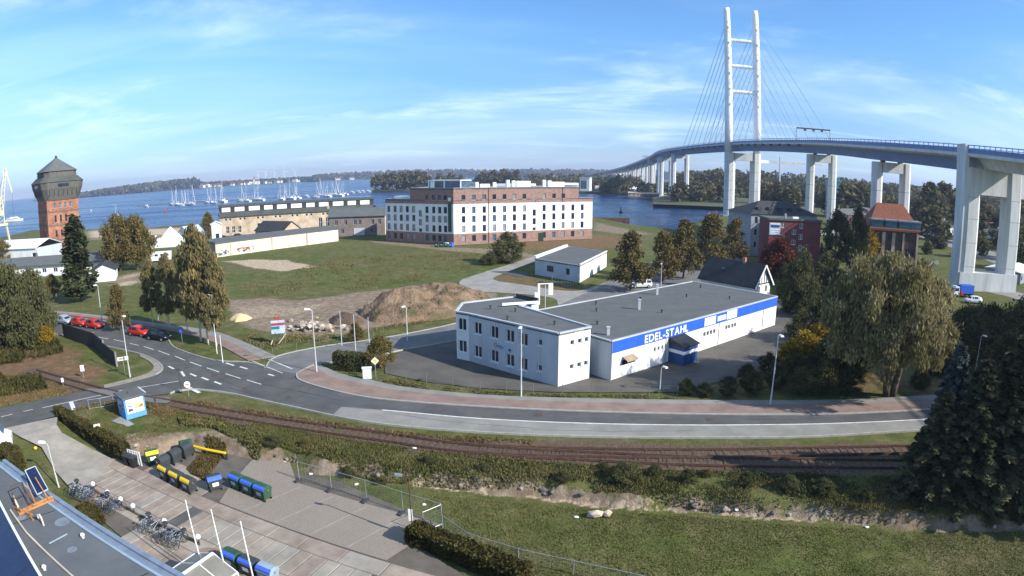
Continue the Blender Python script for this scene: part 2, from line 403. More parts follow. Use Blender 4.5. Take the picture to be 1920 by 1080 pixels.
zone(0, [(1380, 520), (1480, 590), (1560, 640), (1480, 700), (1300, 740)], 0.3, 4, 2)
zone(2, [(1280, 735), (1500, 735), (1780, 735), (1780, 700), (1500, 690), (1400, 700)], 0.6, 2, 2)
# eroded sandy face along the cut
m = (GY > 16) & (GY < 62) & (GX > -40) & (GX < 70)
X, Y = GX[m], GY[m]; v = ZN[m]
dd = (Y - cut_y(X)) + (fbm(X, Y, 1.6, 31) - 0.5) * 1.0
face = np.clip(1 - np.abs(dd - 0.05) / 0.6, 0, 1) * np.clip((fbm(X, Y * 0.3, 3.5, 47) - 0.28) * 4, 0.25, 1) * low_depth(X)
v[:, 0] = np.maximum(v[:, 0], np.clip(face * 1.8, 0, 1))
patch = np.clip((fbm(X, Y * 0.3, 5.5, 41) - 0.42) * 5, 0, 1)
v[:, 1] = np.maximum(v[:, 1], np.clip(1.3 - np.abs(dd + 0.15) / 0.33, 0, 1) * patch * 0.6 * low_depth(X))
ZN[m] = v
# railway: two tracks that part at a switch
TRACK_A = spl(gl([(60, 697), (100, 709), (215, 740), (300, 754), (480, 785), (720, 820), (845, 837), (970, 846), (1095, 849), (1315, 851), (1500, 848), (1711, 843), (1990, 832)]), 8)
TRACK_B = spl(gl([(760, 826), (845, 838), (970, 849.5), (1095, 855.5), (1315, 865.5), (1500, 868.5), (1711, 871.5), (1990, 872)]), 8)
for TR in (TRACK_A, TRACK_B):
    pts = np.array([(p.x, p.y) for p in TR])
    m = (GX > -75) & (GX < 85) & (GY > 25) & (GY < 75)
    X, Y = GX[m], GY[m]; d = np.full(X.shape, 1e9)
    for p in pts[::2]: d = np.minimum(d, np.hypot(X - p[0], Y - p[1]))
    a = np.clip((2.3 + (fbm(X, Y, 2.5, 55) - 0.5) * 1.6 - d) / 0.7, 0, 1)
    v = ZN[m]; v[:, 3] = np.maximum(v[:, 3], a); ZN[m] = v
zone(3, [(900, 822), (1200, 828), (1500, 834), (1500, 842), (1200, 842), (960, 838)], 0.8, 1, 0.8)

def grid_mesh(name, X, Y, Z, m):
    ny, nx = X.shape
    me = bpy.data.meshes.new(name)
    co = np.stack([X, Y, Z], -1).reshape(-1, 3).astype(np.float32)
    idx = np.arange(ny * nx).reshape(ny, nx)
    q = np.stack([idx[:-1, :-1], idx[:-1, 1:], idx[1:, 1:], idx[1:, :-1]], -1).reshape(-1, 4)
    me.vertices.add(len(co)); me.vertices.foreach_set('co', co.ravel())
    me.loops.add(q.size); me.loops.foreach_set('vertex_index', q.ravel().astype(np.int32))
    me.polygons.add(len(q)); me.polygons.foreach_set('loop_start', (np.arange(len(q)) * 4).astype(np.int32))
    me.polygons.foreach_set('use_smooth', np.ones(len(q), bool))
    me.update(calc_edges=True); me.materials.append(m)
    return me
def ground_material():
    m = bpy.data.materials.new('ground_cover'); m.use_nodes = True
    n, l = m.node_tree.nodes, m.node_tree.links; b = n['Principled BSDF']
    b.inputs['Roughness'].default_value = 0.95; b.inputs['Specular IOR Level'].default_value = 0.1
    geo = n.new('ShaderNodeNewGeometry')
    def noise(sc, det=6, stretch=None):
        t = n.new('ShaderNodeTexNoise'); t.inputs['Scale'].default_value = sc; t.inputs['Detail'].default_value = det; t.inputs['Roughness'].default_value = 0.65
        if stretch:
            mp = n.new('ShaderNodeMapping'); mp.inputs['Scale'].default_value = stretch; l.new(geo.outputs['Position'], mp.inputs[0]); l.new(mp.outputs[0], t.inputs[0])
        else: l.new(geo.outputs['Position'], t.inputs[0])
        return t.outputs[0]
    def ramp(src, stops):
        r = n.new('ShaderNodeValToRGB'); l.new(src, r.inputs[0]); e = r.color_ramp.elements
        for i, (p, c) in enumerate(stops):
            el = e[i] if i < 2 else e.new(p)
            el.position = p; el.color = (*c, 1)
        return r.outputs[0]
    def mix(f, a, c, mode='MIX'):
        x = n.new('ShaderNodeMix'); x.data_type = 'RGBA'; x.blend_type = mode
        if isinstance(f, float): x.inputs[0].default_value = f
        else: l.new(f, x.inputs[0])
        for i, k in ((6, a), (7, c)):
            if isinstance(k, tuple): x.inputs[i].default_value = (*k, 1)
            else: l.new(k, x.inputs[i])
        return x.outputs[2]
    big, mid, fine = noise(0.06, 5), noise(0.5, 7), noise(7.0, 4)
    g1 = ramp(mid, [(0.32, (0.054, 0.072, 0.016)), (0.50, (0.086, 0.103, 0.027)), (0.68, (0.14, 0.135, 0.050))])
    g2 = ramp(mid, [(0.32, (0.078, 0.084, 0.030)), (0.52, (0.118, 0.114, 0.046)), (0.70, (0.185, 0.158, 0.080))])
    bigc = ramp(big, [(0.40, (0, 0, 0)), (0.60, (1, 1, 1))])
    grass = mix(bigc, g1, g2)
    f = n.new('ShaderNodeMapRange'); l.new(fine, f.inputs[0]); f.inputs[1].default_value = 0.3; f.inputs[2].default_value = 0.7; f.inputs[3].default_value = 0.62; f.inputs[4].default_value = 1.35
    grass = mix(1.0, grass, f.outputs[0], 'MULTIPLY')
    dry = ramp(noise(0.8, 7), [(0.3, (0.085, 0.075, 0.03)), (0.5, (0.16, 0.10, 0.055)), (0.68, (0.24, 0.14, 0.085))])
    dirt = ramp(noise(0.9, 8), [(0.3, (0.12, 0.085, 0.058)), (0.5, (0.23, 0.175, 0.125)), (0.7, (0.33, 0.27, 0.20))])
    sand = ramp(noise(1.4, 8), [(0.3, (0.34, 0.25, 0.17)), (0.7, (0.62, 0.50, 0.36))])
    grav = ramp(noise(6.0, 6), [(0.3, (0.056, 0.040, 0.028)), (0.5, (0.118, 0.084, 0.060)), (0.7, (0.19, 0.142, 0.102))])
    a = n.new('ShaderNodeVertexColor'); a.layer_name = 'zone'
    sp = n.new('ShaderNodeSeparateColor'); l.new(a.outputs[0], sp.inputs[0])
    def edge(ch):                                     # break the edge of a patch up with fine noise
        mm = n.new('ShaderNodeMath'); mm.operation = 'ADD'; l.new(ch, mm.inputs[0])
        k = n.new('ShaderNodeMapRange'); l.new(noise(2.2, 6), k.inputs[0]); k.inputs[1].default_value = 0.3; k.inputs[2].default_value = 0.7; k.inputs[3].default_value = -0.4; k.inputs[4].default_value = 0.4
        l.new(k.outputs[0], mm.inputs[1])
        s = n.new('ShaderNodeMapRange'); s.interpolation_type = 'SMOOTHSTEP'; l.new(mm.outputs[0], s.inputs[0]); s.inputs[1].default_value = 0.28; s.inputs[2].default_value = 0.8
        return s.outputs[0]
    c = mix(edge(sp.outputs[2]), grass, dry)
    c = mix(edge(a.outputs['Alpha']), c, grav)
    c = mix(edge(sp.outputs[0]), c, dirt)
    c = mix(edge(sp.outputs[1]), c, sand)
    l.new(c, b.inputs['Base Color'])
    bp = n.new('ShaderNodeBump'); bp.inputs['Distance'].default_value = 0.10; l.new(fine, bp.inputs['Height']); l.new(bp.outputs[0], b.inputs['Normal'])
    return m
W['ground'] = ground_material()
me = grid_mesh('ground', GX, GY, GZ, W['ground'])
ca = me.color_attributes.new('zone', 'FLOAT_COLOR', 'POINT')
ca.data.foreach_set('color', ZN.reshape(-1))
tag(link(bpy.data.objects.new('ground', me)), kind='structure')

# water of the sound
def water_material():
    m = bpy.data.materials.new('water'); m.use_nodes = True
    n, l = m.node_tree.nodes, m.node_tree.links; b = n['Principled BSDF']
    b.inputs['Base Color'].default_value = (0.008, 0.032, 0.105, 1); b.inputs['Roughness'].default_value = 0.22; b.inputs['Specular IOR Level'].default_value = 0.28
    geo = n.new('ShaderNodeNewGeometry')
    mp = n.new('ShaderNodeMapping'); mp.inputs['Scale'].default_value = (0.5, 1.3, 1); mp.inputs['Rotation'].default_value = (0, 0, 0.4); l.new(geo.outputs['Position'], mp.inputs[0])
    t = n.new('ShaderNodeTexNoise'); t.inputs['Scale'].default_value = 0.6; t.inputs['Detail'].default_value = 6; l.new(mp.outputs[0], t.inputs[0])
    bp = n.new('ShaderNodeBump'); bp.inputs['Distance'].default_value = 0.7; bp.inputs['Strength'].default_value = 0.9; l.new(t.outputs[0], bp.inputs['Height']); l.new(bp.outputs[0], b.inputs['Normal'])
    mp2 = n.new('ShaderNodeMapping'); mp2.inputs['Scale'].default_value = (0.004, 0.022, 1); l.new(geo.outputs['Position'], mp2.inputs[0])
    t2 = n.new('ShaderNodeTexNoise'); t2.inputs['Scale'].default_value = 1.0; t2.inputs['Detail'].default_value = 5; l.new(mp2.outputs[0], t2.inputs[0])
    r = n.new('ShaderNodeMapRange'); l.new(t2.outputs[0], r.inputs[0]); r.inputs[1].default_value = 0.35; r.inputs[2].default_value = 0.65; r.inputs[3].default_value = 0.16; r.inputs[4].default_value = 0.34
    l.new(r.outputs[0], b.inputs['Roughness'])
    return m
W['water'] = water_material()
tag(MB().add([(-16000, 60, -3), (16000, 60, -3), (16000, 17000, -3), (-16000, 17000, -3)], [(0, 1, 2, 3)]).build('water', W['water']), kind='structure')

# ------------------------------------------------------------------ streets
def sheet(name, pts, z, m, parent=None, kind='structure'):
    pts = [(p[0], p[1], z) for p in pts]
    o = MB().add(pts, [tuple(range(len(pts)))]).build(name, m, parent)
    if o.data.polygons[0].normal.z < 0: o.data.flip_normals()
    return tag(o, kind=kind) if parent is None else o
FAR_EDGE = spl(gl([(-150, 578), (0, 587), (110, 594), (190, 602), (280, 616), (310, 626), (316, 640), (332, 655), (400, 676), (462, 680), (500, 690)]), 4)
RIGHT_KERB = spl(gl([(556, 699), (555, 706), (562, 714), (600, 727), (680, 745), (800, 757), (1000, 769), (1200, 776), (1400, 779), (1560, 778), (1730, 770), (1990, 748)]), 5)
NEAR_EDGE = spl(gl([(1990, 785), (1700, 808), (1500, 819), (1300, 820), (1100, 818), (900, 810), (720, 795), (620, 778), (560, 765), (480, 748), (430, 737), (370, 730), (332, 733), (318, 738)]), 5)
BRANCH_LOW = gl([(250, 746), (212, 751), (160, 762), (110, 779), (60, 792), (0, 805), (-150, 840)])
BRANCH_UP = spl(gl([(-150, 796), (25, 761), (120, 741), (200, 727), (250, 715), (292, 703), (305, 694), (303, 684), (285, 672), (250, 660), (182, 645), (120, 629), (0, 614), (-150, 600)]), 4)
road = sheet('road', FAR_EDGE + RIGHT_KERB + NEAR_EDGE + BRANCH_LOW + BRANCH_UP, 0.02, W['asphalt'])
SIDE_A = spl(gl([(498, 690), (520, 669), (600, 651), (680, 640), (760, 627), (850, 608), (905, 590)]), 4)
SIDE_B = spl(gl([(985, 612), (850, 640), (760, 655), (700, 668), (640, 678), (600, 681), (575, 690), (556, 701)]), 4)
sheet('side_street', SIDE_A + SIDE_B, 0.026, W['asphaltlight'])
LANE_UP = spl(gl([(640, 763), (740, 771), (900, 785), (1100, 794), (1400, 797), (1600, 793), (1990, 766)]), 5)
LANE_LOW = spl(gl([(1990, 784), (1700, 807), (1500, 818), (1300, 819), (1100, 817), (900, 809), (720, 794), (625, 777)]), 5)
sheet('concrete_lane', LANE_UP + LANE_LOW, 0.026, W['conclane'])
def ribbon_mb(line, w0, w1, z0, z1, mb=None):
    """a raised strip beside a line: offsets w0..w1 to the left of travel"""
    mb = mb or MB(); n = len(line); L, R = [], []
    for i, p in enumerate(line):
        d = (line[min(i + 1, n - 1)] - line[max(i - 1, 0)]).normalized(); nn = Vector((-d.y, d.x))
        L.append(p + nn * w1); R.append(p + nn * w0)
    vs = [(p.x, p.y, z) for p, z in [(q, z1) for q in R] + [(q, z1) for q in L] + [(q, z0) for q in R] + [(q, z0) for q in L]]
    fs = []
    for i in range(n - 1):
        fs += [(i, i + 1, n + i + 1, n + i), (2 * n + i, 2 * n + i + 1, i + 1, i), (n + i, n + i + 1, 3 * n + i + 1, 3 * n + i)]
    fs += [(0, n, 3 * n, 2 * n), (n - 1, 3 * n - 1, 4 * n - 1, 2 * n - 1)]
    return mb.add(vs, fs)
for nm, ln, a, b in (('kerb', RIGHT_KERB, 0.0, 0.22), ('kerb', NEAR_EDGE, 0.0, 0.16), ('kerb', BRANCH_UP[20:], 0.0, 0.18), ('kerb', FAR_EDGE, 0.0, 0.18), ('kerb', SIDE_A, 0.0, 0.16), ('kerb', SIDE_B, 0.0, 0.16)):
    tag(ribbon_mb(ln, a, b, -0.25, 0.115, MB()).build(nm, W['kerb']), kind='structure')
# pavement of the main street: red cycle strip and grey walkway
PAVE_UP = spl(gl([(597, 683), (640, 702), (700, 715), (760, 727), (900, 741), (1000, 745.5), (1200, 750), (1400, 752), (1600, 750), (1740, 742), (1990, 720)]), 6)
RK = [p for p in RIGHT_KERB]
def near_line(line, p): return min(line, key=lambda q: (q - p).length)
KO = []
for i, p in enumerate(RK):
    d = (RK[min(i + 1, len(RK) - 1)] - RK[max(i - 1, 0)]).normalized(); KO.append(p + Vector((-d.y, d.x)) * 0.23)
PM = [p.lerp(near_line(KO, p), 0.32) for p in PAVE_UP]
o = MB().prism([(p.x, p.y) for p in KO + list(reversed(PM))], -0.2, 0.10).build('red_pavement', W['pinkpave']); tag(o, kind='structure')
o = MB().prism([(p.x, p.y) for p in PM + list(reversed(PAVE_UP))], -0.2, 0.106).build('grey_pavement', W['greypave']); tag(o, kind='structure')
B_UP = spl(gl([(-150, 566), (0, 577), (110, 584), (190, 592), (270, 603), (340, 612), (400, 621), (455, 640), (517, 668)]), 4)
B_LO = spl(gl([(-150, 572), (0, 583), (110, 590), (190, 598), (270, 611), (340, 625), (400, 642), (465, 676)]), 4)
B_MI = [a.lerp(b, 0.5) for a, b in zip(B_UP, (spl(gl([(-150, 572), (0, 583), (110, 590), (190, 598), (270, 611), (340, 625), (400, 642), (430, 655), (465, 676)]), 4)))]
tag(MB().prism([(p.x, p.y) for p in B_UP + list(reversed(B_MI))], -0.2, 0.06).build('grey_pavement', W['greypave']), kind='structure')
tag(MB().prism([(p.x, p.y) for p in B_MI + list(reversed(B_LO))], -0.2, 0.055).build('red_pavement', W['pinkpave']), kind='structure')
# sandy gravel verge round the corner of the level crossing
V_IN = gl([(195, 722), (250, 709), (280, 698), (288, 688), (280, 678), (262, 668)])
tag(MB().prism([(p.x, p.y) for p in spl(gl([(195, 728), (250, 715.5), (292, 703.5), (305.5, 694), (303.5, 684), (285, 672), (262, 664)]), 4) + list(reversed(spl(V_IN, 4)))], -0.2, 0.05).build('grey_pavement', mat('gravel_verge', (0.25, 0.225, 0.18), 0.95, 0.2, 0.8, fine=0.2)), kind='structure')
# light coloured yard lane behind the hall and in front of the small white building
TRK = mat('gravel_track', (0.27, 0.255, 0.23), 0.95, 0.2, 0.35, fine=0.15)
sheet('gravel_track', spl(gl([(862, 527), (905, 511), (960, 494), (1010, 478), (1040, 470), (1060, 466), (1030, 482), (985, 497), (950, 510), (925, 524), (990, 535), (1040, 543), (1085, 545), (1120, 535), (1160, 522), (1145, 545), (1090, 565), (1050, 572), (1040, 560), (1000, 553), (930, 548), (880, 545)]), 4, True), -0.012, TRK)
sheet('hall_lane', gl([(1040, 575), (1120, 540), (1160, 515), (1220, 492), (1300, 470), (1400, 470), (1400, 500), (1320, 540), (1200, 560), (1100, 590)]), -0.004, W['asphaltlight'])
# dark paved yards around the white hall
sheet('yard', gl([(722, 700), (720, 672), (770, 655), (850, 640), (990, 615), (1300, 560), (1480, 560), (1640, 610), (1600, 650), (1520, 665), (1450, 690), (1330, 720), (1270, 735), (1040, 735), (900, 728), (800, 716)]), 0.012, W['yard'])

# painted markings
def dash(parent, a, b, w, z=0.034):
    a, b = G(*a), G(*b)
    return MB().add([(p.x, p.y, z) for p in (lambda d, n: [a + n, b + n, b - n, a - n])((b - a).normalized(), Vector((-(b - a).normalized().y, (b - a).normalized().x)) * w / 2)], [(3, 2, 1, 0)]).build('road_marking', W['paintwhite'], parent)
for a, b in [((183, 632), (203, 636)), ((213, 637), (232, 641)), ((243, 644), (260, 648)), ((270, 650), (288, 656)), ((297, 658), (318, 666)), ((328, 668), (347, 676)), ((356, 679), (378, 687)), ((388, 690), (411, 698)), ((423, 701), (451, 710)), ((463, 713), (490, 721))]:
    dash(road, a, b, 0.14)
for a, b in [((316, 687), (326, 692)), ((357, 701), (368, 706)), ((378, 708), (391, 713)), ((402, 716), (415, 721)), ((424, 681), (439, 686)), ((450, 688), (464, 692)), ((503, 702), (514, 705))]:
    dash(road, a, b, 0.28)
dash(road, (257, 726), (271, 737), 0.45); dash(road, (348, 724), (374, 737), 0.45); dash(road, (340, 697), (346, 706), 0.3)
dash(road, (80, 765), (190, 741), 0.12); dash(road, (200, 737), (335, 715), 0.12); dash(road, (44, 772), (62, 768), 0.12); dash(road, (2, 782), (24, 777), 0.12)
dash(road, (133, 754), (139, 769), 0.5)
dash(road, (473, 677), (530, 700), 0.12); dash(road, (504, 674), (548, 692), 0.16)
LN = LANE_UP[4:]
tag(ribbon_mb(LN, -0.08, 0.08, 0.02, 0.0345, MB()).build('road_marking', W['paintwhite'], road))
# tar joints and patches in the road surface
for a, b in [((395, 700), (600, 742)), ((430, 727), (520, 752)), ((560, 733), (640, 752))]:
    d = dash(road, a, b, 0.05, 0.029); d.name = 'tar_joint'; d.data.materials.clear(); d.data.materials.append(W['black'])
o = sheet('asphalt_patch', gl([(590, 728), (690, 748), (740, 771), (640, 763), (560, 742)]), 0.0265, mat('asphalt_repair', (0.085, 0.087, 0.09), 0.9, 0.15, 0.5, fine=0.1), road)

for i, (u, v) in enumerate([(402, 705), (540, 745), (350, 690), (460, 728), (1010, 779), (1330, 787), (150, 752)]):
    p = G(u, v); MB().lathe([(0.36, 0.024), (0.36, 0.036), (0.30, 0.037)], (p.x, p.y, 0), 14).build('manhole_cover', W['rust'], road)
for pts_ in ([(640, 735), (668, 741), (660, 747), (633, 741)], [(280, 664), (300, 671), (291, 675), (272, 668)], [(905, 781), (960, 785), (957, 789), (903, 785)], [(1180, 781), (1260, 783), (1258, 787), (1181, 785)], [(60, 779), (92, 772), (97, 776), (66, 783)], [(430, 695), (452, 701), (444, 705), (421, 699)]):
    sheet('asphalt_patch', gl(pts_), 0.0285, W['yard'], road)
for ln_ in ([(740, 776), (820, 788), (905, 796), (1000, 803)], [(1000, 806), (1150, 809), (1300, 808)], [(340, 672), (380, 690), (415, 712), (470, 735)], [(600, 752), (700, 764), (780, 770)], [(1400, 787), (1500, 786), (1620, 781)]):
    l_ = spl(gl(ln_), 6); l_ = [p + Vector((RNG.uniform(-.05, .05), RNG.uniform(-.05, .05))) for p in l_]
    o_ = ribbon_mb(l_, -0.02, 0.02, 0.02, 0.0315, MB()).build('tar_joint', W['darkgrey'], road)
# ------------------------------------------------------------------ railway
rail_root = thing('railway_track', 'rusty single railway track across the level crossing and along the street', 'railway', (TRACK_A[0].x, TRACK_A[0].y, 0))
rail_root2 = thing('railway_track', 'second rusty track branching off below the first towards the firs', 'railway', (TRACK_B[0].x, TRACK_B[0].y, 0))
SLM = MB().box(-1.25, 1.25, -0.13, 0.13, -0.12, 0.055).mesh('sleeper', W['sleeper'])
def offset(line, w):
    r = []
    for i, p in enumerate(line):
        d = (line[min(i + 1, len(line) - 1)] - line[max(i - 1, 0)]).normalized(); r.append(p + Vector((-d.y, d.x)) * w)
    return r
for root, TR, x0 in ((rail_root, TRACK_A, -99), (rail_root2, TRACK_B, -4)):
    for w in (-0.75, 0.75):
        ln = [p - TR[0] for p in offset(TR, w)]
        mb = MB(); ribbon_mb(ln, -0.04, 0.04, -0.05, 0.17, mb); mb.build('rail', W['rust'], root)
        mb = MB(); ribbon_mb(ln, -0.075, 0.075, 0.0, 0.06, mb); mb.build('rail_foot', W['rust'], root)
    acc = 0.0
    for i in range(len(TR) - 1):
        a, b = TR[i], TR[i + 1]; L = (b - a).length; s = 0.66 - acc
        while s < L:
            p = a.lerp(b, s / L)
            if p.x > x0 and p.x < 62 and not (G(165, 724).x < p.x < G(300, 752).x):
                o = inst('sleeper', SLM, root, (p.x - TR[0].x, p.y - TR[0].y, RNG.uniform(-0.115, -0.055)), math.atan2(b.y - a.y, b.x - a.x) + math.pi / 2 + RNG.uniform(-0.03, 0.03))
            s += 0.66
        acc = L - (s - 0.66)
sheet('crossing_deck', spl(gl([(165, 729), (215, 733), (300, 745), (318, 744), (312, 757), (240, 748), (200, 742), (160, 733)]), 3, True), 0.045, W['asphaltlight'])

# ------------------------------------------------------------------ building helpers
def wall_mb(mb, p0, p1, z0, z1, ops=(), depth=0.18):
    """wall from p0 to p1 (outside on the right) with real openings and reveals; ops = (s0, s1, z0, z1)"""
    p0, p1 = Vector(p0[:2]), Vector(p1[:2]); L = (p1 - p0).length; d = (p1 - p0) / L; n = Vector((d.y, -d.x))
    ops = [o for o in ops if o[3] > z0 and o[2] < z1]
    xs = sorted({0.0, L} | {round(k, 4) for o in ops for k in o[:2]}); zs = sorted({z0, z1} | {min(max(k, z0), z1) for o in ops for k in o[2:4]})
    P = lambda s, z, y=0.0: (p0.x + d.x * s - n.x * y, p0.y + d.y * s - n.y * y, z)
    for i in range(len(xs) - 1):
        for j in range(len(zs) - 1):
            cx, cz = (xs[i] + xs[i + 1]) / 2, (zs[j] + zs[j + 1]) / 2
            if any(o[0] < cx < o[1] and o[2] < cz < o[3] for o in ops): continue
            mb.add([P(xs[i], zs[j]), P(xs[i + 1], zs[j]), P(xs[i + 1], zs[j + 1]), P(xs[i], zs[j + 1])], [(0, 1, 2, 3)])
    for s0, s1, a, b in ops:
        q = [P(s0, a), P(s1, a), P(s1, b), P(s0, b), P(s0, a, depth), P(s1, a, depth), P(s1, b, depth), P(s0, b, depth)]
        mb.add(q, [(0, 4, 5, 1), (1, 5, 6, 2), (2, 6, 7, 3), (3, 7, 4, 0)])
    return mb
WCACHE = {}
def window(parent, p0, p1, s0, s1, z0, z1, fm='white', gm='glass', mull=0, trans=0, depth=0.16, fr=0.07, name='window', sill=False):
    p0, p1 = Vector(p0[:2]), Vector(p1[:2]); d = (p1 - p0).normalized(); n = Vector((d.y, -d.x))
    w, h = round(s1 - s0, 3), round(z1 - z0, 3); key = (w, h, fm, gm, mull, trans, fr, depth, sill)
    if key not in WCACHE:
        f = MB(); y0, y1 = depth - 0.05, depth + 0.05
        f.box(0, fr, y0, y1, 0, h).box(w - fr, w, y0, y1, 0, h).box(fr, w - fr, y0, y1, 0, fr).box(fr, w - fr, y0, y1, h - fr, h)
        for i in range(mull): x = w * (i + 1) / (mull + 1); f.box(x - fr / 2, x + fr / 2, y0, y1 - 0.02, fr, h - fr)
        for i in range(trans): z = h * (i + 1) / (trans + 1); f.box(fr, w - fr, y0 + 0.004, y1 - 0.02, z - fr / 2, z + fr / 2)
        if sill: f.box(-0.06, w + 0.06, -0.09, depth - 0.06, -0.07, -0.004)
        g = MB().add([(fr * .5, depth, fr * .5), (w - fr * .5, depth, fr * .5), (w - fr * .5, depth, h - fr * .5), (fr * .5, depth, h - fr * .5)], [(0, 1, 2, 3)])
        WCACHE[key] = (f.mesh('window', W[fm]), g.mesh('pane', W[gm]))
    a, b = WCACHE[key]; q = p0 + d * s0
    o = inst(name, a, parent, (q.x, q.y, z0), math.atan2(d.y, d.x))
    inst('pane', b, o)
    return o
def on_wall(p0, p1, u, v=460):
    """distance along a wall at which a bearing meets it"""
    s = sight(u, v); d = p1 - p0
    den = s[0] * d.y - s[1] * d.x
    return ((p0.y * s[0] * -1 + p0.x * s[1]) / den) * d.length if abs(den) > 1e-9 else 0
class Bld:
    def __init__(s, name, label, base, cat='building', group=None):
        s.o = Vector(base[:2]); s.root = thing(name, label, cat, (s.o.x, s.o.y, 0), 0, group)
    def L(s, p): return Vector((p[0] - s.o.x, p[1] - s.o.y))
    def side(s, p0, p1, z0, z1, wins=(), m='whitewall', name='wall', depth=0.18, **kw):
        a, b = s.L(p0), s.L(p1)
        wall_mb(MB(), a, b, z0, z1, [w[:4] for w in wins], depth + 0.05).build(name, W[m], s.root)
        for w in wins:
            k = dict(kw); k.update(w[4] if len(w) > 4 else {})
            if w[2] >= z0: window(s.root, a, b, w[0], w[1], w[2], w[3], depth=depth, **k)
    def slab(s, poly, z0, z1, m, name='roof'):
        return MB().prism([tuple(s.L(p)) for p in poly], z0, z1).build(name, W[m], s.root)
    def box(s, c, size, rz, m, name, parent=None):
        p = s.L(c); mb = MB(); mb.cbox((0, 0, size[2] / 2), size)
        return mb.build(name, W[m], s.root, loc=(p.x, p.y, c[2]), rz=rz)
    def part(s, mb, name, m, parent=None):
        mb.v = [(v[0] - s.o.x, v[1] - s.o.y, v[2]) for v in mb.v]
        return mb.build(name, W[m], parent or s.root)
def text_mesh(txt, size, ext, m, name, spacing=1.0):
    c = bpy.data.curves.new(name, 'FONT'); c.body = txt; c.size = size; c.extrude = ext; c.space_character = spacing; c.offset = size * 0.018
    o = bpy.data.objects.new(name, c); COL.objects.link(o); bpy.context.view_layer.update()
    me = bpy.data.meshes.new_from_object(o.evaluated_get(bpy.context.evaluated_depsgraph_get()))
    bpy.data.objects.remove(o); me.name = name; me.materials.clear(); me.materials.append(W[m]); return me

# ------------------------------------------------------------------ white two storey office in front
OC, OB1, OB2, OR = Vector((4.80, 60.46)), Vector((-5.06, 69.36)), Vector((-6.61, 70.39)), Vector((8.40, 63.10))
of = Bld('office_building', 'white two storey office with double windows at the corner of the yard', OC)
OH = 5.75
Lw = (OC - OB1).length
wins = []
for u in (896, 927, 956, 981):                       # pairs of tall windows on two floors
    s = Lw - (on_wall(OC, OB1, u, 660))
    for z in (0.75, 3.55):
        wins.append((s - 0.62, s + 0.62, z, z + 1.45))
s = Lw - on_wall(OC, OB1, 1012, 660)
for z in (1.15, 4.0): wins.append((s - 0.32, s + 0.32, z, z + 0.72, dict(mull=0)))
of.side(OB1, OC, 0, OH, wins, 'greywhite_shade', mull=1, sill=True, fr=0.09)  # white wall away from the sun, its shade put into a darker colour
of.side(OB2, OB1, 0, OH, [(0.25, 1.5, z, z + 1.5) for z in (0.9, 3.6)], 'whitewall', mull=1, sill=True, fr=0.09)
Lr = (OR - OC).length
of.side(OC, OR, 0, OH, [(k - 0.27, k + 0.27, z, z + 0.55) for k in (Lr * .42, Lr * .66, Lr * .88) for z in (1.55, 4.2)], 'whitewall', fr=0.06)
BACK = [OR, Vector((0.9, 73.4)), Vector((3.4, 76.2)), Vector((1.06, 79.6)), Vector((-6.2, 75.2)), OB2]
for a, b in zip(BACK[:-1], BACK[1:]): of.side(a, b, 0, OH, (), 'greywhite_shade')
FOOT = [OC] + BACK + [OB1]
of.slab(FOOT, OH - 0.25, OH - 0.02, 'roof')
# parapet flashing
mb = MB()
for a, b in zip(FOOT, FOOT[1:] + FOOT[:1]):
    d = (b - a).normalized(); mb.bar((a.x, a.y, OH + 0.05), (b.x, b.y, OH + 0.05), 0.3, 0.16)
of.part(mb, 'roof_edge', 'greywhite_shade')
mb = MB(); mb.bar((-1.2, 73.2, OH + 0.30), (3.3, 74.6, OH + 0.30), 0.18, 0.3); of.part(mb, 'roof_beam', 'white')
mb = MB(); mb.bar((0.6, 79.0, OH + 0.25), (3.3, 76.0, OH + 0.25), 0.25, 0.5); of.part(mb, 'parapet', 'darkgrey')
for p in ((-2.6, 72.0), (-0.5, 66.5), (0.4, 70.5), (4.6, 64.2)):
    mb = MB(); mb.lathe([(0.09, OH - 0.05), (0.09, OH + 0.35), (0.15, OH + 0.36), (0.15, OH + 0.44), (0.02, OH + 0.5)], (p[0], p[1], 0), 8); of.part(mb, 'roof_vent', 'darkgrey')
# banner and round emblem on the shaded front
def wall_item(b, p0, p1, s, z, w, h, m, name, out=0.03, t=0.05):
    d = (p1 - p0).normalized(); n = Vector((d.y, -d.x)); q = p0 + d * s + n * out
    mb = MB(); mb.box(-w / 2, w / 2, -t / 2, t / 2, -h / 2, h / 2); p = b.L(q)
    return mb.build(name, W[m], b.root, loc=(p.x, p.y, z), rz=math.atan2(d.y, d.x))
W['banner'] = mat('faded_banner', (0.38, 0.45, 0.58), 0.7, 0.2, 1.0)
sb = Lw - on_wall(OC, OB1, 943, 650)
bn = wall_item(of, OB1, OC, sb, 2.78, 2.7, 0.6, 'banner', 'banner')
bn.data.materials.append(W['banner'])
for k, (x, z, w, h) in enumerate([(-0.6, 0.12, 1.2, 0.05), (-0.5, 0.0, 1.3, 0.06), (-0.3, -0.14, 1.0, 0.04)]):
    MB().box(x - w / 2, x + w / 2, -0.04, -0.032, z - h / 2, z + h / 2).build('print_line', W['darkblue'], bn)
MB().box(0.95, 1.25, -0.04, -0.032, -0.24, 0.05).build('print_block', W['darkblue'], bn)
se = Lw - on_wall(OC, OB1, 930, 645)
d = (OC - OB1).normalized(); q = OB1 + d * (se - 0.0) + Vector((d.y, -d.x)) * 0.06
mb = MB()
for k in range(14):
    a0, a1 = 2 * math.pi * k / 14, 2 * math.pi * (k + 1) / 14
    mb.add([(0, 0, 0), (0.3 * math.cos(a0), 0, 0.3 * math.sin(a0)), (0.3 * math.cos(a1), 0, 0.3 * math.sin(a1))], [(0, 1, 2)])
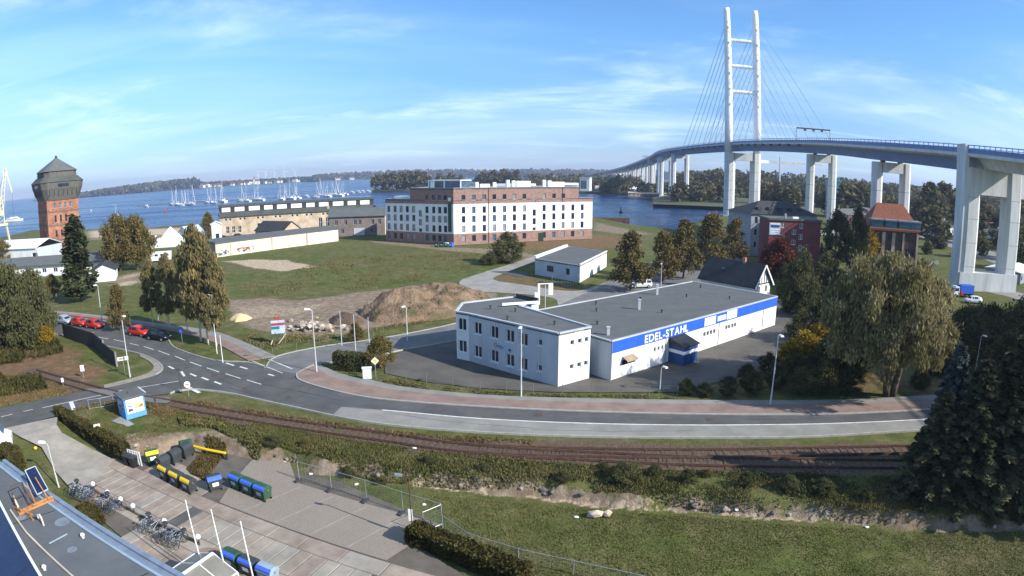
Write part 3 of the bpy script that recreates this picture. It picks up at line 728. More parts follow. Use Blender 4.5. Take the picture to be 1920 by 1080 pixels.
W['brass'] = mat('dull_yellow', (0.30, 0.27, 0.16), 0.6, 0.2)
em = mb.build('emblem', W['brass'], of.root, loc=(of.L(q).x, of.L(q).y, 2.85), rz=math.atan2(d.y, d.x))
mb = MB()
for k in range(12):
    a0, a1 = 2 * math.pi * k / 12, 2 * math.pi * (k + 1) / 12
    mb.add([(0, -0.01, 0), (0.15 * math.cos(a0), -0.01, 0.15 * math.sin(a0)), (0.15 * math.cos(a1), -0.01, 0.15 * math.sin(a1))], [(0, 1, 2)])
mb.build('emblem_centre', W['greywhite_shade'], em)

# ------------------------------------------------------------------ long white hall with the blue band
HA, HB = Vector((10.56, 62.20)), Vector((40.30, 85.50))
hd = (HB - HA).normalized(); hn = Vector((-hd.y, hd.x)); HD, HH = 16.2, 4.4
HL = (HB - HA).length
hall = Bld('hall', 'long white hall with blue band and EDEL-STAHL lettering under a grey flat roof', HA)
HC, HE = HB + hn * HD, HA + hn * HD
su = lambda u, v=650: on_wall(HA, HB, u, v)
small = [(su(u) - 0.2, su(u) + 0.2, 1.75, 2.3) for u in (1228, 1235, 1242, 1248)] + [(su(u, 625) - 0.28, su(u, 625) + 0.28, 1.75, 2.35) for u in (1321, 1327, 1333, 1339, 1361, 1366, 1372, 1377)]
hall.side(HA, HB, 0, HH - 1.42, small, 'whitewall', fr=0.05)
hall.side(HA, HB, HH - 1.42, HH, (), 'whitewall')
hall.side(HB, HC, 0, HH, (), 'whitewall'); hall.side(HC, HE, 0, HH, [(k, k + 1.6, 1.6, 2.6) for k in (3, 8, 13, 22, 27)], 'whitewall'); hall.side(HE, HA, 0, HH, (), 'greywhite_shade')  # left end wall is white too, its darker tone paints in the shade
hall.slab([HA, HB, HC, HE], HH - 0.2, HH + 0.02, 'roof')
mb = MB()
for a, b in ((HA, HB), (HB, HC), (HC, HE), (HE, HA)): mb.bar((a.x, a.y, HH + 0.04), (b.x, b.y, HH + 0.04), 0.26, 0.14)
hall.part(mb, 'roof_edge', 'greywhite_shade')
# blue fascia in sheets, its joints open
xs = [0.03, 4.4, 8.8, 13.2, su(1310, 600), su(1312, 600) + 4.2, 26.0, 31.0, HL - 0.03]
def along(s, out=0.0): return HA + hd * s - hn * out
hrz = math.atan2(hd.y, hd.x)
for a, b in zip(xs[:-1], xs[1:]):
    p = hall.L(along(a, 0.05)); MB().box(0.008, b - a - 0.008, -0.03, 0.045, -1.36, -0.03).build('fascia_panel', W['blue'], hall.root, loc=(p.x, p.y, HH), rz=hrz)
s0, s1 = su(1208, 625), su(1289, 612)
W['sign'] = mat('white_letters', (0.86, 0.87, 0.88), 0.5, 0.02)
glyphs, adv = 'EDEL-STAHL', []
tm = [text_mesh(ch, 1.32, 0.03, 'sign', 'letter') for ch in glyphs]
for me in tm:
    xsv = [v.co.x for v in me.vertices]; adv.append((min(xsv), max(xsv)))
tot = sum(b - a for a, b in adv) + 0.12 * 9; sc = (s1 - s0) / tot; x = s0
for me, (a, b) in zip(tm, adv):
    for v in me.vertices: v.co = ((v.co.x - a) * sc * 0.97, v.co.y * 0.96, v.co.z)
    p = hall.L(along(x, 0.115)); o = inst('letter', me, hall.root, (p.x, p.y, HH - 1.18), hrz); o.rotation_euler = (math.pi / 2, 0, hrz)
    x += (b - a + 0.12) * sc
for u0, u1, zz0, zz1 in ((1320, 1341, 1.22, 0.12), (1344, 1360, 1.05, 0.35), (1361, 1380, 1.18, 0.05)):
    a, b = su(u0, 597), su(u1, 590); p = hall.L(along(a, 0.12))
    MB().box(0, b - a, -0.03, 0.03, -zz1 * 0 - zz0, -zz1 - 0.05).build('placard', W['white'], hall.root, loc=(p.x, p.y, HH), rz=hrz)
# blue entrance porch with a black lean-to roof
pa, pb = su(1254, 655), su(1280, 645)
P = lambda s, out, z: (*hall.L(along(s, out)), z)
pw = MB()
def pbox(a, b, o0, o1, z0, z1, mb):
    c = [along(a, o0), along(b, o0), along(b, o1), along(a, o1)]
    return mb.prism([tuple(hall.L(k)) for k in c], z0, z1)
pbox(pa, pb, 0.02, 2.3, 0.0, 1.75, MB()).build('porch_wall', W['darkblue'], hall.root)
pbox(pa - 0.01, pb + 0.01, 0.03, 2.32, 1.32, 1.72, MB()).build('porch_stripe', W['white'], hall.root)
pbox(pa, pb, 0.02, 2.29, 1.75, 2.3, MB()).build('porch_wall', W['darkblue'], hall.root)
MB().add([P(pa - .15, 2.5, 2.32), P(pb + .15, 2.5, 2.32), P(pb + .15, 0.1, 3.05), P(pa - .15, 0.1, 3.05), P(pa - .15, 2.5, 2.22), P(pb + .15, 2.5, 2.22), P(pb + .15, 0.1, 2.22), P(pa - .15, 0.1, 2.22)],
         [(0, 1, 2, 3), (4, 7, 6, 5), (0, 4, 5, 1), (1, 5, 6, 2), (3, 2, 6, 7), (0, 3, 7, 4)]).build('porch_roof', W['black'], hall.root)
pbox(pb + 0.005, pb + 0.03, 0.5, 1.6, 0.05, 1.3, MB()).build('door', W['darkgrey'], hall.root)
# awning left of the porch
aa, ab = su(1166, 680), su(1187, 672)
W['awning'] = mat('canvas', (0.32, 0.25, 0.17), 0.9, 0.2)
aw = MB().add([P(aa, 0.03, 2.35), P(ab, 0.03, 2.35), P(ab, 0.8, 2.0), P(aa, 0.8, 2.0), P(ab, 0.8, 1.85), P(aa, 0.8, 1.85)], [(3, 2, 1, 0), (5, 4, 2, 3)]).build('awning', W['awning'], hall.root)
for k in range(4):
    s = aa + (ab - aa) * k / 3.2
    pbox(s, s + 0.5, 0.02, 0.06, 1.35, 1.9, MB()).build('shutter', W['black'], hall.root)
for s, o in ((4, 6), (9, 11), (15, 5), (19, 12), (26, 9), (30, 4), (34, 12), (12, 14)):
    p = hall.L(HA + hd * s + hn * o); MB().lathe([(0.1, 0), (0.1, 0.35), (0.17, 0.36), (0.17, 0.45), (0.03, 0.52)], (0, 0, 0), 8).build('roof_vent', W['darkgrey'], hall.root, loc=(p.x, p.y, HH))
for s, o, h in ((1.6, 2.0, 0.9), (14.2, 8.2, 1.3), (24, 13, 1.5)):
    p = hall.L(HA + hd * s + hn * o); MB().box(-0.16, 0.16, -0.16, 0.16, 0, h).box(-0.22, 0.22, -0.22, 0.22, h, h + 0.08).build('flue', W['greywhite_shade'], hall.root, loc=(p.x, p.y, HH))
for s in (6.2, 12.4, 18.6, 24.8, 31.0):
    q_ = hall.L(along(s, 0.004)); MB().box(-0.012, 0.012, -0.006, 0.006, 0.05, HH - 1.45).build('panel_joint', W['greypave'], hall.root, loc=(q_.x, q_.y, 0), rz=hrz)
for s in (9.6, 21.2, 33.5):
    q_ = hall.L(along(s, 0.06)); mb = MB(); mb.tube([(0, 0, 0.1), (0, 0, HH - 1.4)], 0.04, 6); mb.build('downpipe', W['metal'], hall.root, loc=(q_.x, q_.y, 0))
for s in (2.1, 4.3, 6.5, 8.7, 10.9):
    q_ = of.L(OB1 + (OC - OB1).normalized() * s + Vector(((OC - OB1).normalized().y, -(OC - OB1).normalized().x)) * 0.004); MB().box(-0.01, 0.01, -0.005, 0.005, 0.1, OH - 0.1).build('panel_joint', W['greypave'], of.root, loc=(q_.x, q_.y, 0), rz=math.atan2((OC - OB1).y, (OC - OB1).x))
p = hall.L(HA + hd * 0.05 - hn * 0.08); MB().tube([(0, 0, 0.1), (0, 0, HH - 0.1)], 0.05, 6).build('downpipe', W['metal'], hall.root, loc=(p.x, p.y, 0))

# ------------------------------------------------------------------ hotel block
C0, L0, R0 = G(851, 460), G(724, 451.5), G(1110, 447.5)
hot = Bld('hotel', 'white and red brick five storey hotel block with narrow windows on the far meadow', C0)
ld, rd = (L0 - C0).normalized(), (R0 - C0).normalized()
LL, LR = (L0 - C0).length, (R0 - C0).length
Z1, Z2, Z3, ZP = 3.45, 12.5, 17.4, 13.9
ROWS = [(1.0, 2.85), (3.85, 5.9), (6.85, 8.85), (9.65, 11.65), (13.3, 15.3)]
cols_r = [678, 755, 833, 908, 984, 1058, 1132, 1206, 1280, 1353, 1422, 1494, 1564]
wr = []
cols_rs = [on_wall(C0, R0, 700 + c / 4, 440) for c in cols_r]
for i, s in enumerate(cols_rs):
    for j, (a, b) in enumerate(ROWS):
        if j == 4 and i > 10: continue
        if i == 7: a, b = a - 1.4 + (2.2 if j == 0 else 0), b - 1.4 + (1.4 if j == 0 else 0)
        if i == 7 and j == 0: continue
        g = RNG.choice(['glass', 'glass', 'glass', 'glassblue', 'glasspale'])
        w = 0.55 if j not in (0, 4) else 0.62
        wr.append((s - w, s + w, a + (0.6 if (i == 0 and j == 4) else 0), b, dict(gm=g)))
cut = lambda L, z0, z1: [w for w in L if w[2] >= z0 and w[3] <= z1]
fix = []
for w in wr:                                          # a window that would cross two bands goes into the band of its middle
    mid = (w[2] + w[3]) / 2; lo, hi = (0, Z1) if mid < Z1 else ((Z1, Z2) if mid < Z2 else (Z2, Z3))
    a = max(w[2], lo + 0.15); b = min(w[3], hi - 0.15); fix.append((w[0], w[1], a, b, w[4]))
wr = fix
R1 = C0 + rd * on_wall(C0, R0, 1084, 440)
n_in_r = Vector((-rd.y, rd.x)); n_in_l = Vector((ld.y, -ld.x))
hot.side(C0, R0, 0, Z1, cut(wr, 0, Z1), 'brick', 'brick_base', fm='darkgrey')
hot.side(C0, R0, Z1, Z2, cut(wr, Z1, Z2), 'whitewall', fm='darkgrey')
hot.side(C0, R1, Z2, Z3, cut(wr, Z2, Z3), 'brick', 'brick_top', fm='darkgrey')
hot.side(R1, R0, Z2, ZP, (), 'brick', 'brick_top')
cols_l = [120, 167, 212, 258, 305, 355, 405, 455, 500, 542]
wl_ = []
for i, c in enumerate(cols_l):
    s = LL - on_wall(C0, L0, 700 + c / 4, 440)
    for j, (a, b) in enumerate(ROWS):
        if j == 4 and i < 6: continue
        if i == 5: a, b = a - 1.2, b - 1.2
        if i == 5 and j == 0: continue
        mid = (a + b) / 2; lo, hi = (0, Z1) if mid < Z1 else ((Z1, Z2) if mid < Z2 else (Z2, Z3))
        wl_.append((s - 0.62, s + 0.62, max(a, lo + 0.15), min(b, hi - 0.15), dict(gm=RNG.choice(['glass', 'glass', 'glassblue', 'glasspale']))))
L1 = C0 + ld * on_wall(C0, L0, 770, 440)
hot.side(L0, C0, 0, Z1, cut(wl_, 0, Z1), 'brick', 'brick_base', fm='darkgrey')
hot.side(L0, C0, Z1, Z2, cut(wl_, Z1, Z2), 'whitewall', fm='darkgrey')
LT = (L1 - L0).length
hot.side(L0, L1, Z2, ZP, (), 'brick', 'brick_top')
hot.side(L1, C0, Z2, Z3, [(w[0] - LT, w[1] - LT, w[2], w[3], w[4]) for w in cut(wl_, Z2, Z3) if w[0] > LT + 0.2], 'brick', 'brick_top', fm='darkgrey')
DP = 14.0
CI = C0 + (n_in_r + n_in_l).normalized() * DP * 1.12
poly_lo = [L0, C0, R0, R0 + n_in_r * DP, CI, L0 + n_in_l * DP]
poly_hi = [L1, C0, R1, R1 + n_in_r * DP, CI, L1 + n_in_l * DP]
for a, b in ((R0, R0 + n_in_r * DP), (R0 + n_in_r * DP, CI), (CI, L0 + n_in_l * DP), (L0 + n_in_l * DP, L0)): hot.side(a, b, 0, ZP, (), 'whitewall')
for a, b in ((R1, R1 + n_in_r * DP), (R1 + n_in_r * DP, CI), (CI, L1 + n_in_l * DP), (L1 + n_in_l * DP, L1)): hot.side(a, b, ZP - 0.4, Z3, (), 'brick', 'brick_top')
hot.slab(poly_lo, ZP - 0.5, ZP - 0.12, 'concrete'); hot.slab(poly_hi, Z3 - 0.5, Z3 - 0.1, 'concrete')
mb = MB()
for a, b in zip(poly_hi, poly_hi[1:] + poly_hi[:1]): mb.bar((a.x, a.y, Z3 + 0.06), (b.x, b.y, Z3 + 0.06), 0.42, 0.2)
hot.part(mb, 'coping', 'zinc')
for a, b in ((L0, L1), (R1, R0), (R0, R0 + n_in_r * DP), (L0, L0 + n_in_l * DP)):
    mb = MB(); mb.bar((a.x, a.y, ZP + 0.05), (b.x, b.y, ZP + 0.05), 0.42, 0.18); hot.part(mb, 'coping', 'zinc')
rrz, lrz = math.atan2(rd.y, rd.x), math.atan2(-ld.y, -ld.x)
def rp(s, o, z=Z3): q = C0 + rd * s + n_in_r * o; return (q.x, q.y, z)
def lp(s, o, z=Z3): q = C0 + ld * s + n_in_l * o; return (q.x, q.y, z)
pent = hot.box(lp(5.5, 5.5, Z3 - .1), (12, 5, 2.3), lrz, 'glassblue', 'roof_pavilion')
MB().box(-6.4, 6.4, -2.9, 2.9, 2.3, 2.6).build('pavilion_roof', W['white'], pent)
for k in (-6.1, 0, 6.1): MB().box(k - 0.2, k + 0.2, -2.75, -2.45, 0, 2.3).build('pavilion_post', W['white'], pent)
for s, o, a, b, h in ((9, 4, 1.0, 1.0, 1.8), (12, 5, 3.2, 1.4, 1.2), (15, 4, 1.0, 0.8, 1.7), (20, 5, 1, 1, 2.4), (22, 5, 1, 1, 2.2), (26, 7, 5, 2.5, 2.0), (33, 5, 1, 1, 2.4), (35, 5, 1, 1, 2.2), (38, 7, 6, 3, 1.7)):
    hot.box(rp(s, o, Z3 - .1), (a, b, h), rrz, 'white', 'roof_unit')
hot.box(lp(10, 3, Z3 - .1), (1.5, 1.0, 2.2), lrz, 'white', 'roof_unit'); hot.box(lp(22, 4.5, ZP - .1), (9, 3, 0.9), lrz, 'white', 'roof_unit')
W['signgreen'] = mat('hotel_sign_green', (0.015, 0.04, 0.035), 0.4, 0.1)
ss = LL - on_wall(C0, L0, 844.5, 440)
sg = wall_item(hot, L0, C0, ss, 8.6, 1.2, 9.0, 'signgreen', 'vertical_sign', out=0.2, t=0.22)
mb = MB()
for k in range(12):
    a0, a1 = 2 * math.pi * k / 12, 2 * math.pi * (k + 1) / 12
    mb.add([(0, -0.125, 5.4), (0.62 * math.cos(a0), -0.125, 5.4 + 0.62 * math.sin(a0)), (0.62 * math.cos(a1), -0.125, 5.4 + 0.62 * math.sin(a1))], [(0, 1, 2)])
mb.build('sign_emblem', W['white'], sg)
W['signfaint'] = mat('sign_faint_letter', (0.08, 0.14, 0.10), 0.6, 0.2)
for k in range(8):
    z = 3.6 - k * 1.05
    MB().box(-0.3, 0.3, -0.135, -0.125, z, z + 0.12).box(-0.3, 0.3, -0.135, -0.125, z + 0.45, z + 0.57).box(-0.3, -0.18, -0.135, -0.125, z + 0.12, z + 0.45).build('sign_letter', W['signfaint'], sg)
for frac in (0.34,):
    q = C0 + rd * (LR * 0.235) - n_in_r * 0.08; p = hot.L(q); MB().tube([(0, 0, 0.2), (0, 0, Z3)], 0.09, 6).build('downpipe', W['darkgrey'], hot.root, loc=(p.x, p.y, 0))
q = C0 + rd * (LR * 0.765) - n_in_r * 0.08; p = hot.L(q); MB().tube([(0, 0, 12.6), (0, 0, Z3)], 0.09, 6).build('downpipe', W['darkgrey'], hot.root, loc=(p.x, p.y, 0))
sdoor = on_wall(C0, R0, 1014, 440); q = C0 + rd * sdoor - n_in_r * 0.05; p = hot.L(q)
MB().box(-0.9, 0.9, -0.05, 0.05, 0.02, 2.7).build('door', W['skylightgreen'], hot.root, loc=(p.x, p.y, 0), rz=rrz)

# ------------------------------------------------------------------ small flat white building
KC, KL, KR = Vector((13.69, 121.52)), Vector((4.98, 131.25)), Vector((22.42, 142.89))
sm = Bld('garage_building', 'low white flat roofed building with grey roof beside the gravel track', KC)
KB = KL + (KR - KC)
sm.side(KL, KC, 0, 3.5, [(3.6, 5.6, 1.2, 2.5, dict(mull=2)), (9.2, 10.2, 1.2, 2.5, dict(mull=1))], 'greywhite_shade', fm='darkgrey', gm='glass')  # shaded side of the white building, shade baked into the wall colour
sm.side(KC, KR, 0, 3.7, (), 'whitewall'); sm.side(KR, KB, 0, 3.7, (), 'whitewall'); sm.side(KB, KL, 0, 3.9, (), 'whitewall')
sm.slab([KC, KR, KB, KL], 3.2, 3.55, 'roof')
mb = MB(); mb.bar((KL.x, KL.y, 3.85), (KB.x, KB.y, 3.85), 0.7, 0.5); sm.part(mb, 'parapet', 'white')
mb = MB(); mb.bar((KC.x, KC.y, 3.75), (KR.x, KR.y, 3.75), 0.3, 0.2); sm.part(mb, 'parapet', 'white')
mb = MB(); mb.bar((KL.x, KL.y, 3.52), (KC.x, KC.y, 3.52), 0.35, 0.14); sm.part(mb, 'gutter', 'metal')
wd = (KC - KL).normalized(); wn_ = Vector((wd.y, -wd.x))
sheet('concrete_pad', [KL - wn_ * 0.2 - wd * 7, KL - wn_ * 0.2, KL + wn_ * 4 , KL - wd * 10 + wn_ * 4.5], 0.0, W['asphalt'])

# ------------------------------------------------------------------ house with dark pitched roof
def gable_house(name, label, p, d, L, Wd, eave, ridge, wm='whitewall', rm='roofdark', over=0.4, wins=(), group=None, chim=True, timber=False):
    """p = middle of the gable that looks at the viewer, d = direction of the ridge away from it"""
    d = Vector(d).normalized(); n = Vector((-d.y, d.x)); b = Bld(name, label, p, 'house', group)
    a0, a1 = p - n * Wd / 2, p + n * Wd / 2; c0, c1 = a0 + d * L, a1 + d * L
    b.side(a1, a0, 0, eave, wins, wm, fm='white'); b.side(a0, c0, 0, eave, (), wm); b.side(c0, c1, 0, eave, (), wm); b.side(c1, a1, 0, eave, (), wm)
    for q, s in ((p, -1), (p + d * L, 1)):
        l, r = q - n * Wd / 2, q + n * Wd / 2; mb = MB()
        mb.add([(l.x, l.y, eave), (r.x, r.y, eave), (q.x, q.y, ridge)], [(0, 1, 2) if s > 0 else (2, 1, 0)])
        b.part(mb, 'gable', wm)
    k = (ridge - eave) / (Wd / 2); t = 0.16
    for s in (-1, 1):
        q0, q1 = p - d * over, p + d * (L + over); e0, e1 = q0 + n * s * (Wd / 2 + over), q1 + n * s * (Wd / 2 + over)
        ze, zr = eave - k * over, ridge
        mb = MB(); vs = [(e0.x, e0.y, ze), (e1.x, e1.y, ze), (q1.x, q1.y, zr), (q0.x, q0.y, zr)]
        mb.add(vs + [(x, y, z + t) for x, y, z in vs], [(0, 1, 2, 3), (7, 6, 5, 4), (0, 4, 5, 1), (1, 5, 6, 2), (2, 6, 7, 3), (3, 7, 4, 0)])
        b.part(mb, 'roof', rm)
    if chim:
        q = p + d * L * 0.35; b.box((q.x, q.y, ridge - 0.6), (0.6, 0.6, 1.5), math.atan2(d.y, d.x), 'orangebrick', 'chimney')
    if timber:
        for s in (-1, 1):
            mb = MB(); e = p + n * s * (Wd / 2 + over); z = eave - k * over
            o_ = -d * (over + 0.06)
            mb.bar((e.x + o_.x, e.y + o_.y, z), (p.x + o_.x, p.y + o_.y, ridge), 0.14, 0.3)
            b.part(mb, 'barge_board', 'white')
        for f in (-0.28, -0.1, 0.1, 0.28):
            q = p + n * f * Wd * 0.8 - d * 0.05; mb = MB(); mb.bar((q.x, q.y, eave), (q.x, q.y, eave + (ridge - eave) * (1 - abs(f) * 1.9)), 0.16, 0.06); b.part(mb, 'timber_stud', 'roofdark')
        l, r = p - n * Wd / 2 - d * 0.05, p + n * Wd / 2 - d * 0.05; mb = MB(); mb.bar((l.x, l.y, eave), (r.x, r.y, eave), 0.08, 0.2); b.part(mb, 'timber_beam', 'roofdark')
    return b
gh = gable_house('gabled_house', 'dark roofed house with white half-timbered gable behind the long hall', Vector((46.9, 106.5)), (-0.60, 0.80), 12.5, 6.0, 2.6, 6.1, over=0.5, timber=True, wins=[(1.2, 2.1, 0.9, 2.1, dict(mull=1)), (3.9, 4.8, 0.9, 2.1, dict(mull=1))])
q = Vector((46.9, 106.5)) + Vector((-0.60, 0.80)) * 8 + Vector((-0.80, -0.60)) * 1.5
gh.box((q.x, q.y, 4.40), (0.9, 0.9, 0.32), 2.21, 'glassblue', 'skylight')

# ------------------------------------------------------------------ red block with advert
A, B = G(1438, 500), G(1534, 503)
rb = Bld('red_block', 'dark red four storey block with advert sign and flat grey roof', A)
rdv = (B - A).normalized(); rnv = Vector((-rdv.y, rdv.x)); RL = (B - A).length; RH = 11.9
cx = lambda u: on_wall(A, B, u, 450)
wn4 = []
for u in (1467.5, 1501): wn4 += [(cx(u) - 0.5, cx(u) + 0.5, z, z + 1.4) for z in (10.0, 7.2, 4.4, 1.6)]
wn4 += [(cx(1488) - 0.6, cx(1488) + 0.6, z, z + 1.3) for z in (8.4, 5.8, 3.0)]
rb.side(A, B, 0, RH, wn4, 'redwall', fm='white', fr=0.12, mull=1)
rb.side(B, B + rnv * 9, 0, RH, (), 'orangebrick'); rb.side(B + rnv * 9, A + rnv * 9, 0, RH, (), 'redwall'); rb.side(A + rnv * 9, A, 0, RH, (), 'redwall')
rb.slab([A - rdv * .3 - rnv * .3, B + rdv * .3 - rnv * .3, B + rdv * .3 + rnv * 9.3, A - rdv * .3 + rnv * 9.3], RH, RH + 0.5, 'roof')
adv_ = wall_item(rb, A, B, 1.55, 9.7, 3.0, 3.1, 'banner', 'advert_sign', out=0.12, t=0.1)
for (x0, x1, z0, z1, m_) in ((-1.3, 1.3, 1.1, 1.42, 'white'), (-1.15, 1.2, 0.35, 0.95, 'darkblue'), (-1.3, 1.3, -0.25, 0.05, 'white'), (-1.3, 0.9, -0.75, -0.5, 'white'), (-1.3, 1.2, -1.25, -1.0, 'white')):
    MB().box(x0, x1, -0.07, -0.055, z0, z1).build('sign_print', W[m_], adv_)
q = A + rdv * 4.8 + rnv * 1.5; rb.box((q.x, q.y, RH + 0.5), (0.5, 0.5, 1.2), 0, 'concrete', 'chimney')
q = A + rdv * 7.6 + rnv * 1.6; rb.box((q.x, q.y, RH + 0.5), (1.7, 0.9, 0.45), 0, 'white', 'roof_light')

# hip roofed buildings
def hip_block(name, label, a, b, depth, eave, ridge, wm, rm, wins, fm='white', gm='glass', inset=0.45, over=0.6, band=None):
    d = (b - a).normalized(); n = Vector((-d.y, d.x)); k = Bld(name, label, a); L = (b - a).length
    k.side(a, b, 0, eave, wins, wm, fm=fm, gm=gm); k.side(b, b + n * depth, 0, eave, (), wm); k.side(b + n * depth, a + n * depth, 0, eave, (), wm); k.side(a + n * depth, a, 0, eave, (), wm)
    e = [a - d * over - n * over, b + d * over - n * over, b + d * over + n * (depth + over), a - d * over + n * (depth + over)]
    ins = min(depth / 2, L / 2 - 0.5) * inset * 2
    r0, r1 = a + d * ins + n * depth / 2, b - d * ins + n * depth / 2
    P3 = lambda q, z: (q.x, q.y, z)
    mb = MB(); mb.add([P3(q, eave) for q in e] + [P3(r0, ridge), P3(r1, ridge)] , [(0, 1, 5, 4), (1, 2, 5), (2, 3, 4, 5), (3, 0, 4), (3, 2, 1, 0)])
    k.part(mb, 'roof', rm); return k, d, n, L
A, B = AT(1411, 178), AT(1535, 190)
W['greyplaster'] = mat('grey_plaster', (0.26, 0.28, 0.31), 0.9, 0.15, 0.4)
ev, rg = ZH(1411, 401, A), ZH(1450, 377, AT(1450, 190))
ws = [(x, x + 1.0, z, z + 1.9) for x in (1.2, 3.2, 5.2, 7.2, 9.2, 11.2, 13.2, 15.2, 17.2) for z in (ev - 2.7, ev - 6.2, ev - 9.7) if z > 0.5]
hb, d, n, L = hip_block('old_office', 'grey plastered building with a large dark hip roof behind the red block', A, B, 15, ev, rg, 'greyplaster', 'roofdark', ws)
for k in range(5):
    q = A + d * (3.5 + k * 3.6) + n * 2.2; hb.box((q.x, q.y, ev + 1.0), (1.1, 1.6, 0.9), math.atan2(d.y, d.x), 'roofdark', 'dormer')
A, B = AT(1634, 186), AT(1728, 190)
ev, rg = ZH(1634, 427, A), ZH(1685, 383, AT(1680, 194))
W['brownpanel'] = mat('brown_panel', (0.10, 0.055, 0.05), 0.8, 0.15)
ws = []
Lb = (B - A).length
for f in (0.09, 0.2, 0.42, 0.63, 0.8, 0.9):
    ws += [(f * Lb - 0.6, f * Lb + 0.6, z, z + 2.0, dict(mull=1)) for z in (ev - 3.4, ev - 7.4)]
ob, d, n, L = hip_block('tiled_building', 'brown office building with orange tiled hip roof and pale pilasters behind the willow', A, B, 14, ev, rg, 'brownpanel', 'redtile', ws, inset=0.26, fm='darkgrey')
for f in (0.02, 0.3, 0.5, 0.7, 0.985):
    q = A + d * (f * L) - n * 0.12; p = ob.L(q); MB().box(-0.5 if 0.1 < f < 0.6 else -0.3, 0.5 if 0.1 < f < 0.6 else 0.3, -0.14, 0.1, 0, ev - 0.9).build('pilaster', W['beige'], ob.root, loc=(p.x, p.y, 0), rz=math.atan2(d.y, d.x))
for f in (0.16, 0.43, 0.70, 0.92):
    q = A + d * (f * L) + n * 0.7; p = ob.L(q); t_ = math.atan2(d.y, d.x)
    dm = MB().box(-1.75, 1.75, -1.0, 3.0, 0, 1.9).build('dormer', W['teal'], ob.root, loc=(p.x, p.y, ev + 0.45), rz=t_)
    MB().box(-1.9, 1.9, -1.25, 3.2, 1.9, 2.3).build('dormer_roof', W['greyplaster'], dm)
    for x in (-1.3, 0.1): MB().box(x, x + 1.2, -1.04, -1.0, 0.4, 1.6).build('pane', W['glassblue'], dm)
mb = MB(); q0, q1 = A - n * 0.75, B - n * 0.75; mb.bar((q0.x, q0.y, ev - 0.2), (q1.x, q1.y, ev - 0.2), 0.5, 0.6); ob.part(mb, 'eaves_band', 'redtile')

# ------------------------------------------------------------------ long wall with graffiti and its lean-to roof
A, B = Vector((-86.2, 163.2)), Vector((-58.6, 200.7))
d = (B - A).normalized(); n = Vector((-d.y, d.x)); L = (B - A).length
lw = Bld('shed_row', 'long cream wall with graffiti and grey lean-to roof at the edge of the meadow', A)
segs = [0, 5.2, 20, 33.5, L]
for a, b in zip(segs[:-1], segs[1:]): lw.side(A + d * (a + .02), A + d * (b - .02), 0, 4.0, (), 'cream')
for s in segs[1:-1]:
    q = lw.L(A + d * s - n * 0.12); MB().box(-0.22, 0.22, -0.08, 0.12, 0, 4.0).build('buttress', W['beige'], lw.root, loc=(q.x, q.y, 0), rz=math.atan2(d.y, d.x))
lw.side(B, B + n * 7, 0, 4.6, (), 'beige'); lw.side(B + n * 7, A + n * 7, 0, 4.6, (), 'beige'); lw.side(A + n * 7, A, 0, 4.6, (), 'beige')
mb = MB(); e = [A - n * .3 - d * .3, B - n * .3 + d * .3, B + n * 7.3 + d * .3, A + n * 7.3 - d * .3]
mb.add([(e[0].x, e[0].y, 4.0), (e[1].x, e[1].y, 4.0), (e[2].x, e[2].y, 4.7), (e[3].x, e[3].y, 4.7)] + [(e[0].x, e[0].y, 4.25), (e[1].x, e[1].y, 4.25), (e[2].x, e[2].y, 4.95), (e[3].x, e[3].y, 4.95)], [(3, 2, 1, 0), (4, 5, 6, 7), (0, 1, 5, 4), (1, 2, 6, 5), (2, 3, 7, 6), (3, 0, 4, 7)])
lw.part(mb, 'roof', 'roof')
W['grafred'] = mat('graffiti_red', (0.45, 0.10, 0.07), 0.8, 0.25, 3.0); W['grafblue'] = mat('graffiti_blue', (0.30, 0.42, 0.45), 0.8, 0.3, 3.0); W['grafdark'] = mat('graffiti_dark', (0.05, 0.05, 0.06), 0.8, 0.2)
gr = random.Random(5)
for s0, s1, z0, z1, m1, m2 in ((7.4, 13.2, 0.6, 1.9, 'grafred', 'grafdark'), (0.3, 4.6, 0.5, 2.1, 'grafblue', 'grafdark')):
    for m_, cnt in ((m1, 16), (m2, 9)):
        mb = MB()
        for k in range(cnt):
            s = gr.uniform(s0, s1); z = gr.uniform(z0, z1); pts = []
            for i in range(5):
                pts.append((s, z)); s = min(max(s + gr.uniform(-0.5, 0.7), s0), s1); z = min(max(z + gr.uniform(-0.6, 0.6), z0), z1)
            for (a, b), (c, e_) in zip(pts[:-1], pts[1:]):
                p0, p1 = lw.L(A + d * a - n * (0.02 + 0.006 * (m_ == 'grafdark'))), lw.L(A + d * c - n * (0.02 + 0.006 * (m_ == 'grafdark')))
                mb.bar((p0.x, p0.y, b), (p1.x, p1.y, e_), 0.16, 0.004, up=(n.x, n.y, 0))
        tag(mb.build('graffiti', W[m_], lw.root), kind='stuff')

